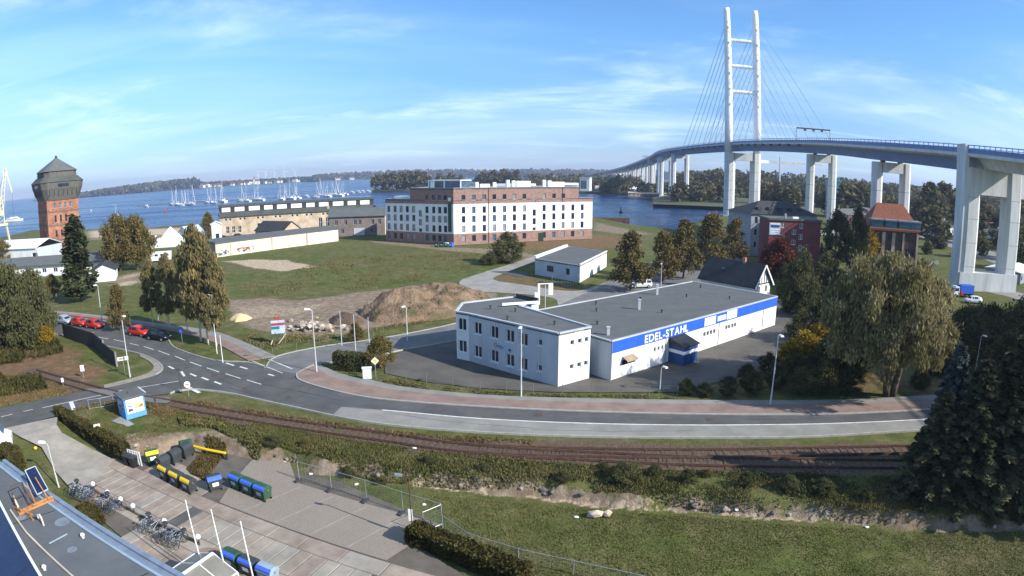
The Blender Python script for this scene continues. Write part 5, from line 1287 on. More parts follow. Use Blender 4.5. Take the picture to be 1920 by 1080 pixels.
LM = {
    'birch': leafmat('birch_leaves', [(0.0, (0.078, 0.078, 0.037)), (0.45, (0.155, 0.140, 0.069)), (0.8, (0.253, 0.201, 0.086)), (1.0, (0.356, 0.265, 0.103))], 0.3),
    'brown': leafmat('autumn_leaves', [(0.0, (0.060, 0.062, 0.022)), (0.5, (0.138, 0.114, 0.041)), (1.0, (0.252, 0.180, 0.060))], 0.25),
    'row': leafmat('linden_leaves', [(0.0, (0.055, 0.055, 0.022)), (0.5, (0.130, 0.106, 0.043)), (1.0, (0.228, 0.168, 0.070))], 0.22),
    'willow': leafmat('willow_leaves', [(0.0, (0.090, 0.084, 0.034)), (0.5, (0.198, 0.174, 0.079)), (1.0, (0.396, 0.336, 0.186))], 0.3),
    'green': leafmat('green_leaves', [(0.0, (0.043, 0.049, 0.022)), (0.5, (0.090, 0.094, 0.041)), (1.0, (0.162, 0.146, 0.067))], 0.25),
    'dark': leafmat('dark_leaves', [(0.0, (0.035, 0.041, 0.020)), (0.6, (0.075, 0.080, 0.035)), (1.0, (0.144, 0.131, 0.062))], 0.2),
    'yellow': leafmat('yellow_leaves', [(0.0, (0.10, 0.075, 0.015)), (0.5, (0.26, 0.18, 0.025)), (1.0, (0.40, 0.28, 0.04))], 0.3),
    'red': leafmat('red_leaves', [(0.0, (0.05, 0.018, 0.016)), (0.6, (0.12, 0.038, 0.028)), (1.0, (0.18, 0.075, 0.04))], 0.25),
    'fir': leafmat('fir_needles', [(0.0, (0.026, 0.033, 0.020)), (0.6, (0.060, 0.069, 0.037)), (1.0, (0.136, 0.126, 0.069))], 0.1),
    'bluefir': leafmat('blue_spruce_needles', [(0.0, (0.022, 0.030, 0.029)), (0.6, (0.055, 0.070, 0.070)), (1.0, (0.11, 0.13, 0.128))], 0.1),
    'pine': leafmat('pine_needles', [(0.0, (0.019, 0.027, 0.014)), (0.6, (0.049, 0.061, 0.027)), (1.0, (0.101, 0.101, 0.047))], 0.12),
    'hedge': leafmat('hedge_leaves', [(0.0, (0.026, 0.028, 0.010)), (0.6, (0.068, 0.062, 0.023)), (1.0, (0.13, 0.105, 0.04))], 0.2),
    'weed': leafmat('weed_leaves', [(0.0, (0.057, 0.068, 0.022)), (0.4, (0.116, 0.119, 0.042)), (0.7, (0.187, 0.156, 0.072)), (1.0, (0.308, 0.231, 0.132))], 0.25),
    'dry': leafmat('dry_grass', [(0.0, (0.075, 0.06, 0.022)), (0.5, (0.17, 0.125, 0.055)), (1.0, (0.28, 0.20, 0.10))], 0.25),
    'far': leafmat('far_wood_leaves', [(0.0, (0.045, 0.053, 0.030)), (0.55, (0.101, 0.101, 0.054)), (1.0, (0.213, 0.162, 0.078))], 0.2),
}
TREES = {}
def tree_proto(kind, seed, H, R, n, leaf, lm, z0=0.22, asp=1.6, mode='random', prof=None, clumps=60, cl_r=0.2, lump=0.6, trunk_r=0.25, bark='bark', trunk_h=None, limbcount=10, shell=0.45):
    rng = np.random.default_rng(seed)
    C, ct, cc = crown(rng, n, R, H * (1 - z0), H * z0, prof, shell, lump, clumps, cl_r, seed)
    C = C[C[:, 2] > 0.15]; ct = ct[:len(C)]
    V = leaves(rng, C, leaf, asp, mode)
    tint = 0.15 + 0.45 * ct + 0.4 * rng.random(len(C))
    cm = quad_mesh('crown', V, tint, LM[lm])
    th = trunk_h or H * 0.7
    mb = MB(); bx, by = rng.normal(size=2) * 0.02 * H
    mb.tube([(0, 0, -0.3), (0, 0, 0.4), (bx, by, th * 0.5), (bx * 1.5, by * 1.5, th)], [trunk_r * 1.35, trunk_r, trunk_r * 0.75, trunk_r * 0.25], 7)
    limbs(mb, cc, th, trunk_r, rng, limbcount)
    tm_ = mb.mesh('trunk', W[bark], True)
    TREES[kind] = (cm, tm_, H, R)
def plant(kind, name, label, pos, height=None, rz=None, group=None, cat='tree', wide=1.0, z=None):
    cm, tm_, H, R = TREES[kind]; s = (height / H) if height else 1.0
    zz = float(height_at(pos)) if z is None else z
    o = thing(name, label, cat, (pos[0], pos[1], zz), RNG.uniform(0, 6.28) if rz is None else rz, group)
    o.scale = (s * wide, s * wide, s)
    inst('trunk', tm_, o); inst('crown', cm, o); return o
def height_at(p): return height(np.array(p[0]), np.array(p[1]))
cone = lambda z: (1 - z) ** 0.75 * (0.55 + 0.45 * min(1, z * 7)) + 0.04
egg = lambda z: math.sin(math.pi * min(1, max(0.02, z ** 0.75))) ** 0.7
tall = lambda z: (0.55 + 0.45 * math.sin(math.pi * min(1, z * 1.05))) * (1 - 0.65 * z ** 3)
tree_proto('birch1', 1, 15, 3.1, 15000, 0.20, 'birch', 0.24, 2.8, 'droop', tall, 95, 0.11, 0.9, 0.2, 'birchbark', 13)
tree_proto('birch2', 2, 15, 2.8, 13000, 0.20, 'birch', 0.26, 2.8, 'droop', tall, 85, 0.12, 0.9, 0.18, 'birchbark', 13)
tree_proto('round1', 3, 12, 5.6, 9000, 0.36, 'brown', 0.18, 1.4, 'random', egg, 100, 0.12, 0.8, 0.35)
tree_proto('green1', 4, 11, 4.8, 10000, 0.30, 'green', 0.08, 1.7, 'droop', egg, 95, 0.13, 0.85, 0.3)
tree_proto('green2', 5, 9, 4.2, 8000, 0.29, 'green', 0.06, 1.5, 'random', egg, 75, 0.145, 0.9, 0.25)
tree_proto('row1', 6, 12, 4.0, 7000, 0.34, 'row', 0.14, 1.5, 'random', lambda z: cone(z) * 1.05, 85, 0.13, 0.85, 0.26, 'bark', 11)
tree_proto('row2', 7, 12, 3.8, 6500, 0.34, 'row', 0.16, 1.5, 'random', lambda z: cone(z) * 1.05 + 0.05, 78, 0.14, 0.9, 0.26, 'bark', 11)
tree_proto('dark1', 8, 13, 5.2, 8000, 0.40, 'dark', 0.12, 1.5, 'random', egg, 75, 0.14, 0.9, 0.35)
tree_proto('red1', 9, 9, 4.2, 6000, 0.38, 'red', 0.12, 1.4, 'random', egg, 55, 0.18, 0.6, 0.25)
tree_proto('yellow1', 10, 7, 3.0, 4500, 0.36, 'yellow', 0.10, 1.4, 'random', egg, 45, 0.2, 0.6, 0.2)
tree_proto('pine1', 12, 16, 3.9, 9000, 0.5, 'pine', 0.10, 1.8, 'flat', lambda z: cone(z) ** 0.8, 110, 0.12, 0.8, 0.3, 'bark', 15.5, 30)
tree_proto('far1', 13, 14, 6.0, 1500, 1.25, 'far', 0.08, 1.3, 'random', egg, 45, 0.16, 0.6, 0.4, limbcount=3)
tree_proto('far2', 14, 14, 5.0, 1300, 1.2, 'far', 0.06, 1.3, 'random', lambda z: egg(z) * (1.1 - 0.3 * z), 40, 0.17, 0.7, 0.4, limbcount=3)
tree_proto('poplar1', 15, 12, 2.6, 5000, 0.36, 'green', 0.05, 1.8, 'up', tall, 60, 0.2, 0.6, 0.2)

def conifer(kind, seed, H, R, lm, boughs=150, per=52, leaf=0.42, droop=0.25):
    """whorls of boughs, each a spine of needle sprays"""
    rng = np.random.default_rng(seed); C, T, wood = [], [], MB()
    wood.tube([(0, 0, -0.3), (0, 0, H * 0.5), (0, 0, H)], [R * 0.07, R * 0.045, 0.02], 7)
    for i in range(boughs):
        z = H * (0.03 + 0.95 * (i / boughs) ** 1.05); f = 1 - z / H
        L = R * (f ** 0.8) * rng.uniform(0.72, 1.12) + 0.15; a = i * 2.399 + rng.normal() * 0.25
        rise = rng.uniform(0.0, 0.22); e = []
        for s in np.linspace(0, 1, 6):
            e.append((math.cos(a) * L * s, math.sin(a) * L * s, z + L * (rise * s * 1.2 - droop * s * s)))
        if i % 2 == 0: wood.tube([Vector(e[0]), Vector(e[3]), Vector(e[5])], [0.05, 0.03, 0.01], 4, False)
        k = int(per * (0.35 + L / R)); s = rng.random(k) ** 0.65; side = rng.normal(size=k) * 0.17 * L * (1.15 - s)
        x = np.cos(a) * L * s - np.sin(a) * side; y = np.sin(a) * L * s + np.cos(a) * side
        zz = z + L * (rise * s * 1.2 - droop * s * s) - np.abs(side) * 0.35 + rng.normal(size=k) * 0.05 - rng.random(k) * 0.16
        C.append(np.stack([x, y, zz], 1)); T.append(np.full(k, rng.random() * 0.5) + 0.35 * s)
    C, T = np.concatenate(C), np.concatenate(T)
    V = leaves(rng, C, leaf, 1.9, 'flat'); T = T + rng.random(len(C)) * 0.25
    TREES[kind] = (quad_mesh('crown', V, T, LM[lm]), wood.mesh('trunk', W['bark'], True), H, R)
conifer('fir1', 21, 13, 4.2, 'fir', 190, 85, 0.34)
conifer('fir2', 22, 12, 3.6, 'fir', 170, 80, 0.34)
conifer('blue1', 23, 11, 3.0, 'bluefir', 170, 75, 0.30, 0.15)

# the big willow: hanging curtains of leaves on a crooked trunk
def willow():
    rng = np.random.default_rng(31); base = G(1668, 742)
    H, R = 15.4, 6.5
    root = thing('willow_tree', 'huge rounded willow with pale hanging leaves beside the street', 'tree', (base.x, base.y, 0))
    C, T, cc = [], [], []
    for i in range(380):
        th = rng.random() * 2 * np.pi; ph = math.acos(1 - 1.42 * rng.random()); rr = (0.62 + 0.4 * rng.random())
        lob = 0.74 + 0.46 * float(vnoise(np.cos(th) * 2 * math.sin(ph) + 4, np.sin(th) * 2 * math.sin(ph) + ph, 0.55, 3))
        top = np.array([-1.7 + math.cos(th) * math.sin(ph) * R * rr * lob, math.sin(th) * math.sin(ph) * R * rr * lob, 8.2 + math.cos(ph) * (H - 8.0) * rr * lob])
        cc.append(top); L = rng.uniform(0.8, 2.3) * (0.45 + 0.75 * math.sin(ph)); k = int(190 * (0.45 + L / 3)); s = rng.random(k)
        out = np.array([math.cos(th), math.sin(th), 0]) * (0.5 * math.sin(ph))
        pts = top + np.stack([out[0] * np.sqrt(s), out[1] * np.sqrt(s), 0.25 - L * s], 1) + rng.normal(size=(k, 3)) * np.array([0.42, 0.42, 0.24]) * (1.25 - 0.6 * s[:, None])
        C.append(pts); T.append(np.full(k, 0.12 + 0.5 * rng.random()) + 0.1 * rng.random())
    C, T = np.concatenate(C), np.concatenate(T); ok = C[:, 2] > 0.5; C, T = C[ok], T[ok]
    V = leaves(rng, C, 0.155, 3.0, 'droop'); inst('crown', quad_mesh('crown', V, T + rng.random(len(C)) * 0.35, LM['willow']), root)
    mb = MB()
    for dx, dy, tx, ty in ((-0.5, 0.1, -2.0, 0.8), (0.35, -0.1, 1.6, -0.4), (-0.1, 0.2, -0.3, 1.6)):
        mb.tube([(dx * 0.6, dy, -0.3), (dx * 1.3, dy * 1.2, 1.5), (dx * 0.8 + tx * 0.3, ty * 0.4, 3.6), (tx, ty, 7.5)], [0.48, 0.40, 0.33, 0.14], 8)
    cc = np.array(cc)
    limbs(mb, cc, 7.0, 0.4, rng, 36, 0.3); mb.build('trunk', W['bark'], root, smooth=True)
willow()

# firs at the right edge, near the viewer
def fir(kind, name, label, u, vt, r, rz, wide, group=None):
    p = AT(u, r, vt); return plant(kind, name, label, p, ZH(u, vt, p), rz, group, wide=wide)
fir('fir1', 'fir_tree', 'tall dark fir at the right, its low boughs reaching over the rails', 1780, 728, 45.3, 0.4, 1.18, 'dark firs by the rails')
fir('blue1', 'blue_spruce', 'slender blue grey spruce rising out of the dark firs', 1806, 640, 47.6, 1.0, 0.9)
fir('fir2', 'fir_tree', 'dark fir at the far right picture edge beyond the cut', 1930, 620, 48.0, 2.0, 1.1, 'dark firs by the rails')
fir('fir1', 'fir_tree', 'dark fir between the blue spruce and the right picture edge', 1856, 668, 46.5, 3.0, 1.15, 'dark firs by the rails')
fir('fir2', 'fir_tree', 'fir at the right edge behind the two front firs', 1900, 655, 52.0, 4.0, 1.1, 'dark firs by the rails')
# firs just right of the view that shade the bank
for i, (x, y, h) in enumerate(((48, 24.5, 17), (54, 22.5, 18), (60, 24.5, 19))):
    plant('fir1' if i % 2 else 'fir2', 'fir_tree', 'tall dark fir beyond the right picture edge shading the rail bank, %s of three' % ORD[i], (x, y), h, i * 1.3, 'firs beyond the right edge', wide=1.3)
# trees and shrubs right of the willow
for i, (u, v, h, k, w) in enumerate([(1800, 690, 7.5, 'dark1', 1.0), (1850, 668, 7.0, 'dark1', 1.1), (1900, 690, 8.5, 'green2', 1.0), (1760, 700, 4.5, 'dark1', 1.2), (1935, 650, 9.0, 'dark1', 1.0), (1830, 640, 5.5, 'green2', 1.0), (1875, 730, 6.5, 'dark1', 1.0)]):
    plant(k, 'broadleaf_tree', 'dark bushy tree in the thicket between willow and firs, %s of seven' % ORD[i], G(u, v), h, None, 'thicket right of the willow', wide=w)
# trees behind the hall, along the lane
rows = [(1182, 545, 437, 'row1', 1.0), (1242, 528, 436, 'row2', 0.95), (1281, 522, 415, 'row1', 0.9), (1331, 505, 402, 'row2', 0.95), (1377, 496, 412, 'row1', 0.9)]
for i, (u, v, vt, k, w) in enumerate(rows):
    b = G(u, v); plant(k, 'linden_tree', 'brown conical linden behind the hall, %s of five from the left' % ORD[i], b, ZH(u, vt, b), None, 'lindens behind the hall', wide=w)
def up(kind, name, label, u, v, vt, group=None, wide=1.0, rz=None):
    b = G(u, v); return plant(kind, name, label, b, ZH(u, vt, b), rz, group, wide=wide)
up('red1', 'maple_tree', 'dark red tree in front of the red block', 1462, 528, 450, wide=0.85)
up('green2', 'broadleaf_tree', 'olive green tree right of the red maple', 1500, 590, 478, wide=0.62)
up('poplar1', 'broadleaf_tree', 'tall narrow green tree at the right end of the hall', 1478, 585, 500, wide=0.9)
up('dark1', 'broadleaf_tree', 'big dark tree right of the red block', 1562, 505, 402, wide=0.62)
up('dark1', 'broadleaf_tree', 'very dark tree left of the orange roofed building', 1600, 512, 396, wide=0.5)
up('yellow1', 'broadleaf_tree', 'golden tree at the corner of the orange roofed building', 1622, 492, 432, wide=0.9)
up('green2', 'broadleaf_tree', 'green tree just left of the willow crown', 1545, 560, 480, wide=0.8)
up('dark1', 'broadleaf_tree', 'dark tree right of the gabled house', 1468, 566, 500, wide=0.5)
for i, (u, v, vt, k, w) in enumerate([(1545, 640, 560, 'dark1', 1.0), (1500, 640, 585, 'green2', 1.0), (1575, 700, 610, 'dark1', 0.9)]):
    up(k, 'broadleaf_tree', 'shady bushy tree in the gap left of the willow, %s of three' % ORD[i], u, v, vt, 'bushy trees left of the willow', w)
# shrubs between hall yard and pavement
for i, (u, v, h, k) in enumerate([(1285, 738, 1.6, 'green2'), (1320, 742, 1.4, 'green2'), (1365, 742, 2.0, 'dark1'), (1410, 738, 2.3, 'dark1'), (1455, 728, 2.6, 'dark1'), (1500, 738, 2.6, 'green2'), (1545, 735, 3.2, 'green2'), (1590, 738, 3.0, 'dark1'), (1400, 720, 2.2, 'dark1'), (1440, 700, 2.4, 'dark1'), (1490, 715, 3.0, 'dark1'), (1540, 700, 3.8, 'green2'), (1725, 725, 2.2, 'green2'), (1740, 700, 3.0, 'green1'), (1620, 700, 3.5, 'dark1')]):
    plant(k, 'shrub', 'shrub in the strip between hall yard and pavement, %s of fifteen' % ORD[i], G(u, v), h, None, 'shrubs along the pavement', 'shrub', wide=1.15)
for i, (u, v, h) in enumerate([(1478, 692, 3.2), (1508, 682, 3.8), (1535, 655, 3.4)]):
    plant('yellow1', 'shrub', 'golden yellow shrub at the hall yard, %s of three from the left' % ORD[i], G(u, v), h, None, 'golden shrubs', 'shrub', wide=1.1)
# birches and other trees on the left
for i, (u, v, vt, k, w) in enumerate([(377, 640, 426, 'birch1', 0.80), (391, 645, 442, 'birch2', 0.78), (406, 648, 480, 'birch1', 0.80)]):
    up(k, 'birch_tree', 'hanging yellow brown birch on the verge, %s of the front three' % ORD[i], u, v, vt, 'front birches', w)
for i, (u, v, vt, k, w) in enumerate([(288, 612, 486, 'birch2', 0.85), (318, 616, 478, 'birch1', 0.75), (352, 622, 492, 'birch2', 0.72)]):
    up(k, 'birch_tree', 'birch behind the parked cars, %s of three from the left' % ORD[i], u, v, vt, 'rear birches', w)
up('pine1', 'pine_tree', 'tall dark pine standing before the water tower', 153, 565, 414, wide=0.95)
up('round1', 'broadleaf_tree', 'broad round brown tree left of the birches', 226, 508, 406, wide=0.78)
up('round1', 'broadleaf_tree', 'second broad brown tree joined to the right of the first', 258, 506, 408, wide=0.72)
up('round1', 'broadleaf_tree', 'small reddish tree at the left end of the sandy workshop', 392, 452, 400, wide=0.55)
for i, (u, v, vt, k, w) in enumerate([(20, 640, 500, 'green1', 0.95), (68, 640, 512, 'green1', 0.85), (84, 628, 565, 'green2', 0.8), (-40, 640, 495, 'green2', 1.0), (50, 655, 560, 'green1', 0.9)]):
    up(k, 'broadleaf_tree', 'grey green leafy tree at the left picture edge, %s of five' % ORD[i], u, v, vt, 'trees at the left edge', w)
up('yellow1', 'shrub', 'yellow green shrub at the end of the dark wall', 90, 645, 612, wide=1.1)
up('round1', 'broadleaf_tree', 'small brown orange tree behind the left edge trees', 100, 560, 515, wide=0.7)
up('round1', 'broadleaf_tree', 'dark green tree at the left edge below the boat shed', 8, 495, 452, wide=0.9)
up('row2', 'street_tree', 'slim young rust coloured street tree beside the parked cars', 226, 620, 533, wide=0.75)
# bushes on the meadow and at the junction
up('green2', 'shrub', 'large olive bush in front of the hotel', 950, 492, 440, wide=1.15)
up('green2', 'shrub', 'small olive bush left of the large hotel bush', 918, 496, 475, wide=1.6)
up('round1', 'shrub', 'rust tipped bush behind the dark hedge at the junction', 715, 690, 632, wide=1.0)
up('row1', 'shrub', 'thin brown bush behind the flag poles', 668, 640, 605, wide=1.2)

# ------------------------------------------------------------------ hedges
W['hedgecore'] = mat('inner_twigs', (0.03, 0.026, 0.014), 0.95, 0.3, 4.0)
def hedge(name, label, px, w, h, lm='hedge', dens=330, leaf=0.13, z=0.0, cat='hedge'):
    pts = gl(px, z); rng = np.random.default_rng(len(px) * 7 + int(abs(pts[0].x) * 10)); o0 = pts[0]; C = []
    root = thing(name, label, cat, (o0.x, o0.y, z))
    core = MB()
    for a, b in zip(pts[:-1], pts[1:]):
        L = (b - a).length; d = (b - a) / L; n = Vector((-d.y, d.x)); k = int(L * dens * (w + 2 * h))
        s = rng.random(k) * (L + 0.3) - 0.15; face = rng.random(k) * (w + 2 * h)
        off = np.where(face < w, face - w / 2, np.where(face < w + h, -w / 2, w / 2)); zz = np.where(face < w, h, np.where(face < w + h, face - w, face - w - h))
        off = off + rng.normal(size=k) * 0.07; wob = (vnoise(s + a.x, zz + a.y, 0.6, 4) - 0.5) * 0.3
        zz = zz * (1 + wob * 0.6) + rng.normal(size=k) * 0.05; off = off * (1 + wob)
        C.append(np.stack([a.x - o0.x + d.x * s + n.x * off, a.y - o0.y + d.y * s + n.y * off, np.maximum(zz, 0.02)], 1))
        ke = int(dens * w * h)                       # leaves over both ends
        for se in (-0.12, L + 0.12): C.append(np.stack([a.x - o0.x + d.x * se + n.x * (q_ := (rng.random(ke) - .5) * w) + d.x * rng.normal(size=ke) * .05, a.y - o0.y + d.y * se + n.y * q_ + d.y * rng.normal(size=ke) * .05, rng.random(ke) * h], 1))
        q0, q1 = a - o0, b - o0; core.bar((q0.x, q0.y, h * 0.45), (q1.x, q1.y, h * 0.45), w * 0.7, h * 0.8)
    C = np.concatenate(C); V = leaves(rng, C, leaf, 1.5)
    inst('foliage', quad_mesh('foliage', V, 0.15 + 0.5 * vnoise(C[:, 0], C[:, 1], 0.5, 2) + 0.35 * rng.random(len(C)), LM[lm]), root)
    core.build('branches', W['hedgecore'], root); return root
hedge('hedge', 'long clipped brown green hedge beside the driveway', [(112, 783), (150, 808), (200, 836), (238, 857)], 0.8, 1.2, z=-0.45)
hedge('hedge', 'brown hedge along the lower right edge of the paved lot', [(775, 1012), (830, 1032), (900, 1062), (980, 1095)], 1.2, 1.2, z=-1.0)
hedge('hedge', 'dark evergreen hedge behind the utility box at the junction', [(632, 690), (660, 693), (690, 695)], 1.2, 1.9, 'dark', 260, 0.16)
hedge('shrub_row', 'low scrubby green bushes beside the roof and bicycle stands', [(160, 965), (185, 985)], 1.1, 0.9, z=-1.0)
hedge('shrub_row', 'brownish bushes near the white van roof at the left edge', [(10, 862), (30, 875), (38, 890)], 1.4, 1.6, z=-0.8)

# ------------------------------------------------------------------ wild growth (nobody could count it)
def scatter(name, label, cat, polys, n, size, lm, seed, mode='up', asp=2.4, zmax=0.5, z=0.0, thr=0.0, sc=3.0, tint0=0.1):
    rng = np.random.default_rng(seed); P = []
    for px, frac in polys:
        poly = gl(px, z); x0, x1 = min(p.x for p in poly), max(p.x for p in poly); y0, y1 = min(p.y for p in poly), max(p.y for p in poly)
        k = int(n * frac); X = rng.random(k * 4) * (x1 - x0) + x0; Y = rng.random(k * 4) * (y1 - y0) + y0
        ok = sdf(X, Y, poly) < 0; X, Y = X[ok], Y[ok]
        dens = fbm(X, Y, sc, seed); ok = dens + (rng.random(len(X)) - 0.5) * 0.25 > thr; X, Y = X[ok][:k], Y[ok][:k]; P.append(np.stack([X, Y], 1))
    P = np.concatenate(P); hgt = zmax * np.clip((fbm(P[:, 0], P[:, 1], sc, seed + 5) - 0.25) * 2.0, 0.12, 1)
    Z = height(P[:, 0], P[:, 1]) + rng.random(len(P)) * hgt
    C = np.stack([P[:, 0], P[:, 1], Z], 1); V = leaves(rng, C, size, asp, mode)
    t = tint0 + 0.55 * fbm(P[:, 0], P[:, 1], sc * 0.8, seed + 9) + 0.35 * rng.random(len(P))
    return tag(link(bpy.data.objects.new(name, quad_mesh(name, V, t, LM[lm]))), label, cat, kind='stuff')
scatter('bank_weeds', 'green weeds and brambles on the bank below the rails', 'weeds', [([(470, 790), (720, 833), (1000, 865), (1320, 882), (1700, 893), (1900, 905), (1900, 962), (1700, 965), (1500, 948), (1320, 936), (1140, 920), (1000, 905), (870, 897), (700, 880), (560, 848), (440, 815)], 1.0)], 95000, 0.075, 'weed', 3, 'up', 2.8, zmax=0.30, thr=0.36, tint0=0.05, sc=2.6)
scatter('dark_brambles', 'dark brambles along the bank near the firs', 'brambles', [([(1150, 868), (1320, 884), (1500, 888), (1720, 896), (1720, 965), (1500, 945), (1320, 932), (1140, 915)], 1.0)], 16000, 0.10, 'green', 13, 'random', 1.6, zmax=0.7, thr=0.56, tint0=0.0)
scatter('dry_grass', 'dry straw coloured grass beside the rails', 'grass', [([(320, 742), (480, 768), (720, 806), (1000, 824), (1000, 836), (720, 815), (480, 780), (320, 752)], 0.25), ([(-60, 690), (95, 712), (150, 735), (0, 762), (-60, 775)], 0.5), ([(150, 758), (250, 750), (330, 765), (400, 790), (380, 800), (280, 775), (130, 775)], 0.25)], 30000, 0.10, 'dry', 4, zmax=0.25, thr=0.45, sc=2.0)
scatter('island_weeds', 'rough green growth on the bank above the bins', 'weeds', [([(330, 770), (420, 790), (520, 825), (480, 845), (400, 805), (340, 800)], 1.0)], 9000, 0.14, 'weed', 6, 'random', 1.6, zmax=0.5, thr=0.42, tint0=0.0)
scatter('verge_weeds', 'scrubby growth along the upper pavement edge', 'weeds', [([(720, 708), (800, 722), (900, 733), (1000, 738), (1270, 742), (1270, 749), (1000, 744), (900, 739), (800, 731), (720, 717)], 1.0)], 8000, 0.11, 'weed', 7, 'random', 1.6, zmax=0.45, thr=0.5, sc=1.5)
scatter('meadow_tufts', 'short grass tufts on the lower field', 'grass', [([(840, 990), (790, 925), (1000, 942), (1320, 968), (1600, 990), (1800, 998), (2000, 995), (2000, 1130), (1000, 1110), (870, 1035)], 1.0)], 40000, 0.07, 'weed', 8, 'up', 2.0, zmax=0.05, z=-1, thr=0.36, tint0=0.12, sc=1.8)
scatter('island_tufts', 'grass tufts round the blue kiosk', 'grass', [([(120, 790), (210, 762), (330, 772), (370, 800), (330, 812), (230, 830)], 1.0)], 7000, 0.08, 'weed', 9, 'random', 1.6, zmax=0.1, thr=0.5, sc=1.5)
scatter('left_scrub', 'brown scrub at the left edge below the dark wall', 'scrub', [([(-60, 640), (110, 640), (120, 660), (40, 680), (-60, 690)], 0.5), ([(-60, 700), (80, 712), (90, 730), (-60, 755)], 0.5)], 9000, 0.25, 'hedge', 10, zmax=0.9, thr=0.42)
scatter('bin_weeds', 'brown grass on the little mound between the waste containers', 'grass', [([(350, 880), (392, 840), (428, 848), (400, 880), (388, 905), (360, 890)], 1.0)], 5000, 0.13, 'dry', 11, zmax=0.4, z=-1, tint0=-0.15)
for i, (u, v, h, k, w) in enumerate([(505, 838, .9, 'green2', 1.1), (560, 850, .8, 'row2', 1.4), (640, 868, .9, 'green2', 1.2), (735, 880, .7, 'green2', 1.3), (815, 868, .8, 'green1', 1.1), (905, 888, .9, 'green2', 1.2), (990, 880, .8, 'row1', 1.4), (1075, 905, 1.2, 'green2', 1.2), (1110, 890, 1.0, 'green1', 1.1), (1180, 905, 1.4, 'green2', 1.2), (1235, 900, 1.3, 'green1', 1.2), (1290, 915, 1.5, 'dark1', 1.2), (1338, 905, 0.9, 'round1', 1.2), (1390, 925, 1.5, 'dark1', 1.2), (1460, 930, 1.4, 'green2', 1.2), (1550, 940, 1.3, 'dark1', 1.2), (1640, 945, 1.4, 'dark1', 1.2)]):
    plant(k, 'shrub', 'scrubby bush on the bank below the rails, %s of seventeen from the left' % ORD[i], G(u + RNG.uniform(-22, 22), v + RNG.uniform(-9, 9), -.2), h * RNG.uniform(0.55, 1.1), None, 'bushes on the rail bank', 'shrub', wide=w * RNG.uniform(0.9, 1.7))
scatter('meadow_grass', 'longer pale grass tufts scattered over the meadow', 'grass', [([(440, 540), (640, 480), (900, 475), (880, 510), (700, 540), (480, 556)], 0.6), ([(450, 640), (500, 655), (700, 622), (840, 598), (830, 588), (640, 628), (470, 622)], 0.4)], 16000, 0.16, 'weed', 16, 'up', 2.2, zmax=0.15, thr=0.5, tint0=0.15, sc=5.0)

# ------------------------------------------------------------------ woods far off
def wood(name, label, spots, lm, seed, leaf, cat='wood'):
    rng = np.random.default_rng(seed); C, T = [], []
    for x, y, z, h, r, k in spots:
        th = rng.random(k) * 2 * np.pi; zz = rng.random(k); p = np.sqrt(np.clip(1 - (2 * zz * 0.85 - 0.7) ** 2, 0.05, 1)) * r * (0.6 + 0.5 * rng.random(k))
        C.append(np.stack([x + np.cos(th) * p, y + np.sin(th) * p, z + h * (0.05 + 0.95 * zz)], 1)); T.append(np.full(k, rng.random() * 0.6) + rng.random(k) * 0.4)
    C, T = np.concatenate(C), np.concatenate(T)
    return tag(link(bpy.data.objects.new(name, quad_mesh(name, leaves(rng, C, leaf, 1.3), T, LM[lm]))), label, cat, kind='stuff')
def band(u0, u1, r0, r1, n, h, seed, prof=None, zf=None, kk=26):
    rng = np.random.default_rng(seed); out = []
    for i in range(n):
        u = rng.uniform(u0, u1); r = rng.uniform(r0, r1); p = AT(u, r); hh = (h if prof is None else prof(u)) * rng.uniform(0.7, 1.15)
        out.append((p.x, p.y, 0 if zf is None else float(zf(u, r)), hh, hh * rng.uniform(0.32, 0.5), kk))
    return out
fprof = lambda u: float(np.interp(u, [140, 190, 280, 365, 380, 470, 580, 600, 700, 760, 900, 1150, 1400, 1800], [16, 26, 38, 46, 22, 20, 22, 34, 40, 46, 40, 44, 50, 44]))
wood('far_wood', 'dark wooded far shore across the sound', band(146, 378, 3000, 3400, 420, 30, 1, fprof, lambda u, r: -1) + band(370, 600, 3150, 3450, 260, 20, 2, fprof, lambda u, r: -1) + band(590, 1250, 3500, 3900, 620, 30, 3, fprof, lambda u, r: -1) + band(1250, 1900, 3500, 3900, 300, 30, 31, fprof, lambda u, r: -1), 'far', 1, 11)
wood('hill_wood', 'autumn wood covering the hill behind the bridge', band(1268, 2080, 640, 1000, 560, 17, 4, None, hill_z, 60) + band(1268, 2080, 500, 640, 220, 13, 5, None, hill_z, 70), 'far', 2, 2.6)
wood('island_wood', 'wood on the low island under the far end of the bridge', band(985, 1240, 830, 1100, 150, 19, 6, None, None, 70) + band(1130, 1330, 640, 800, 70, 13, 7, None, None, 70), 'far', 3, 2.4)
isl = [(709, 900, 330), (722, 905, 328), (737, 900, 326), (752, 920, 325), (768, 910, 324), (783, 900, 323), (795, 905, 325), (823, 1000, 327), (845, 1000, 327), (864, 1010, 330), (905, 930, 325), (925, 900, 322), (945, 905, 321), (968, 890, 322)]
for i, (u, r, vt) in enumerate(isl):
    p = AT(u, r); plant(('far1', 'far2')[i % 2], 'island_tree', 'tree on the low island beyond the hotel roof, %s from the left' % ORD[i], p, ZH(u, vt, p) + 1, None, 'trees on the island', wide=1.15, z=-1)
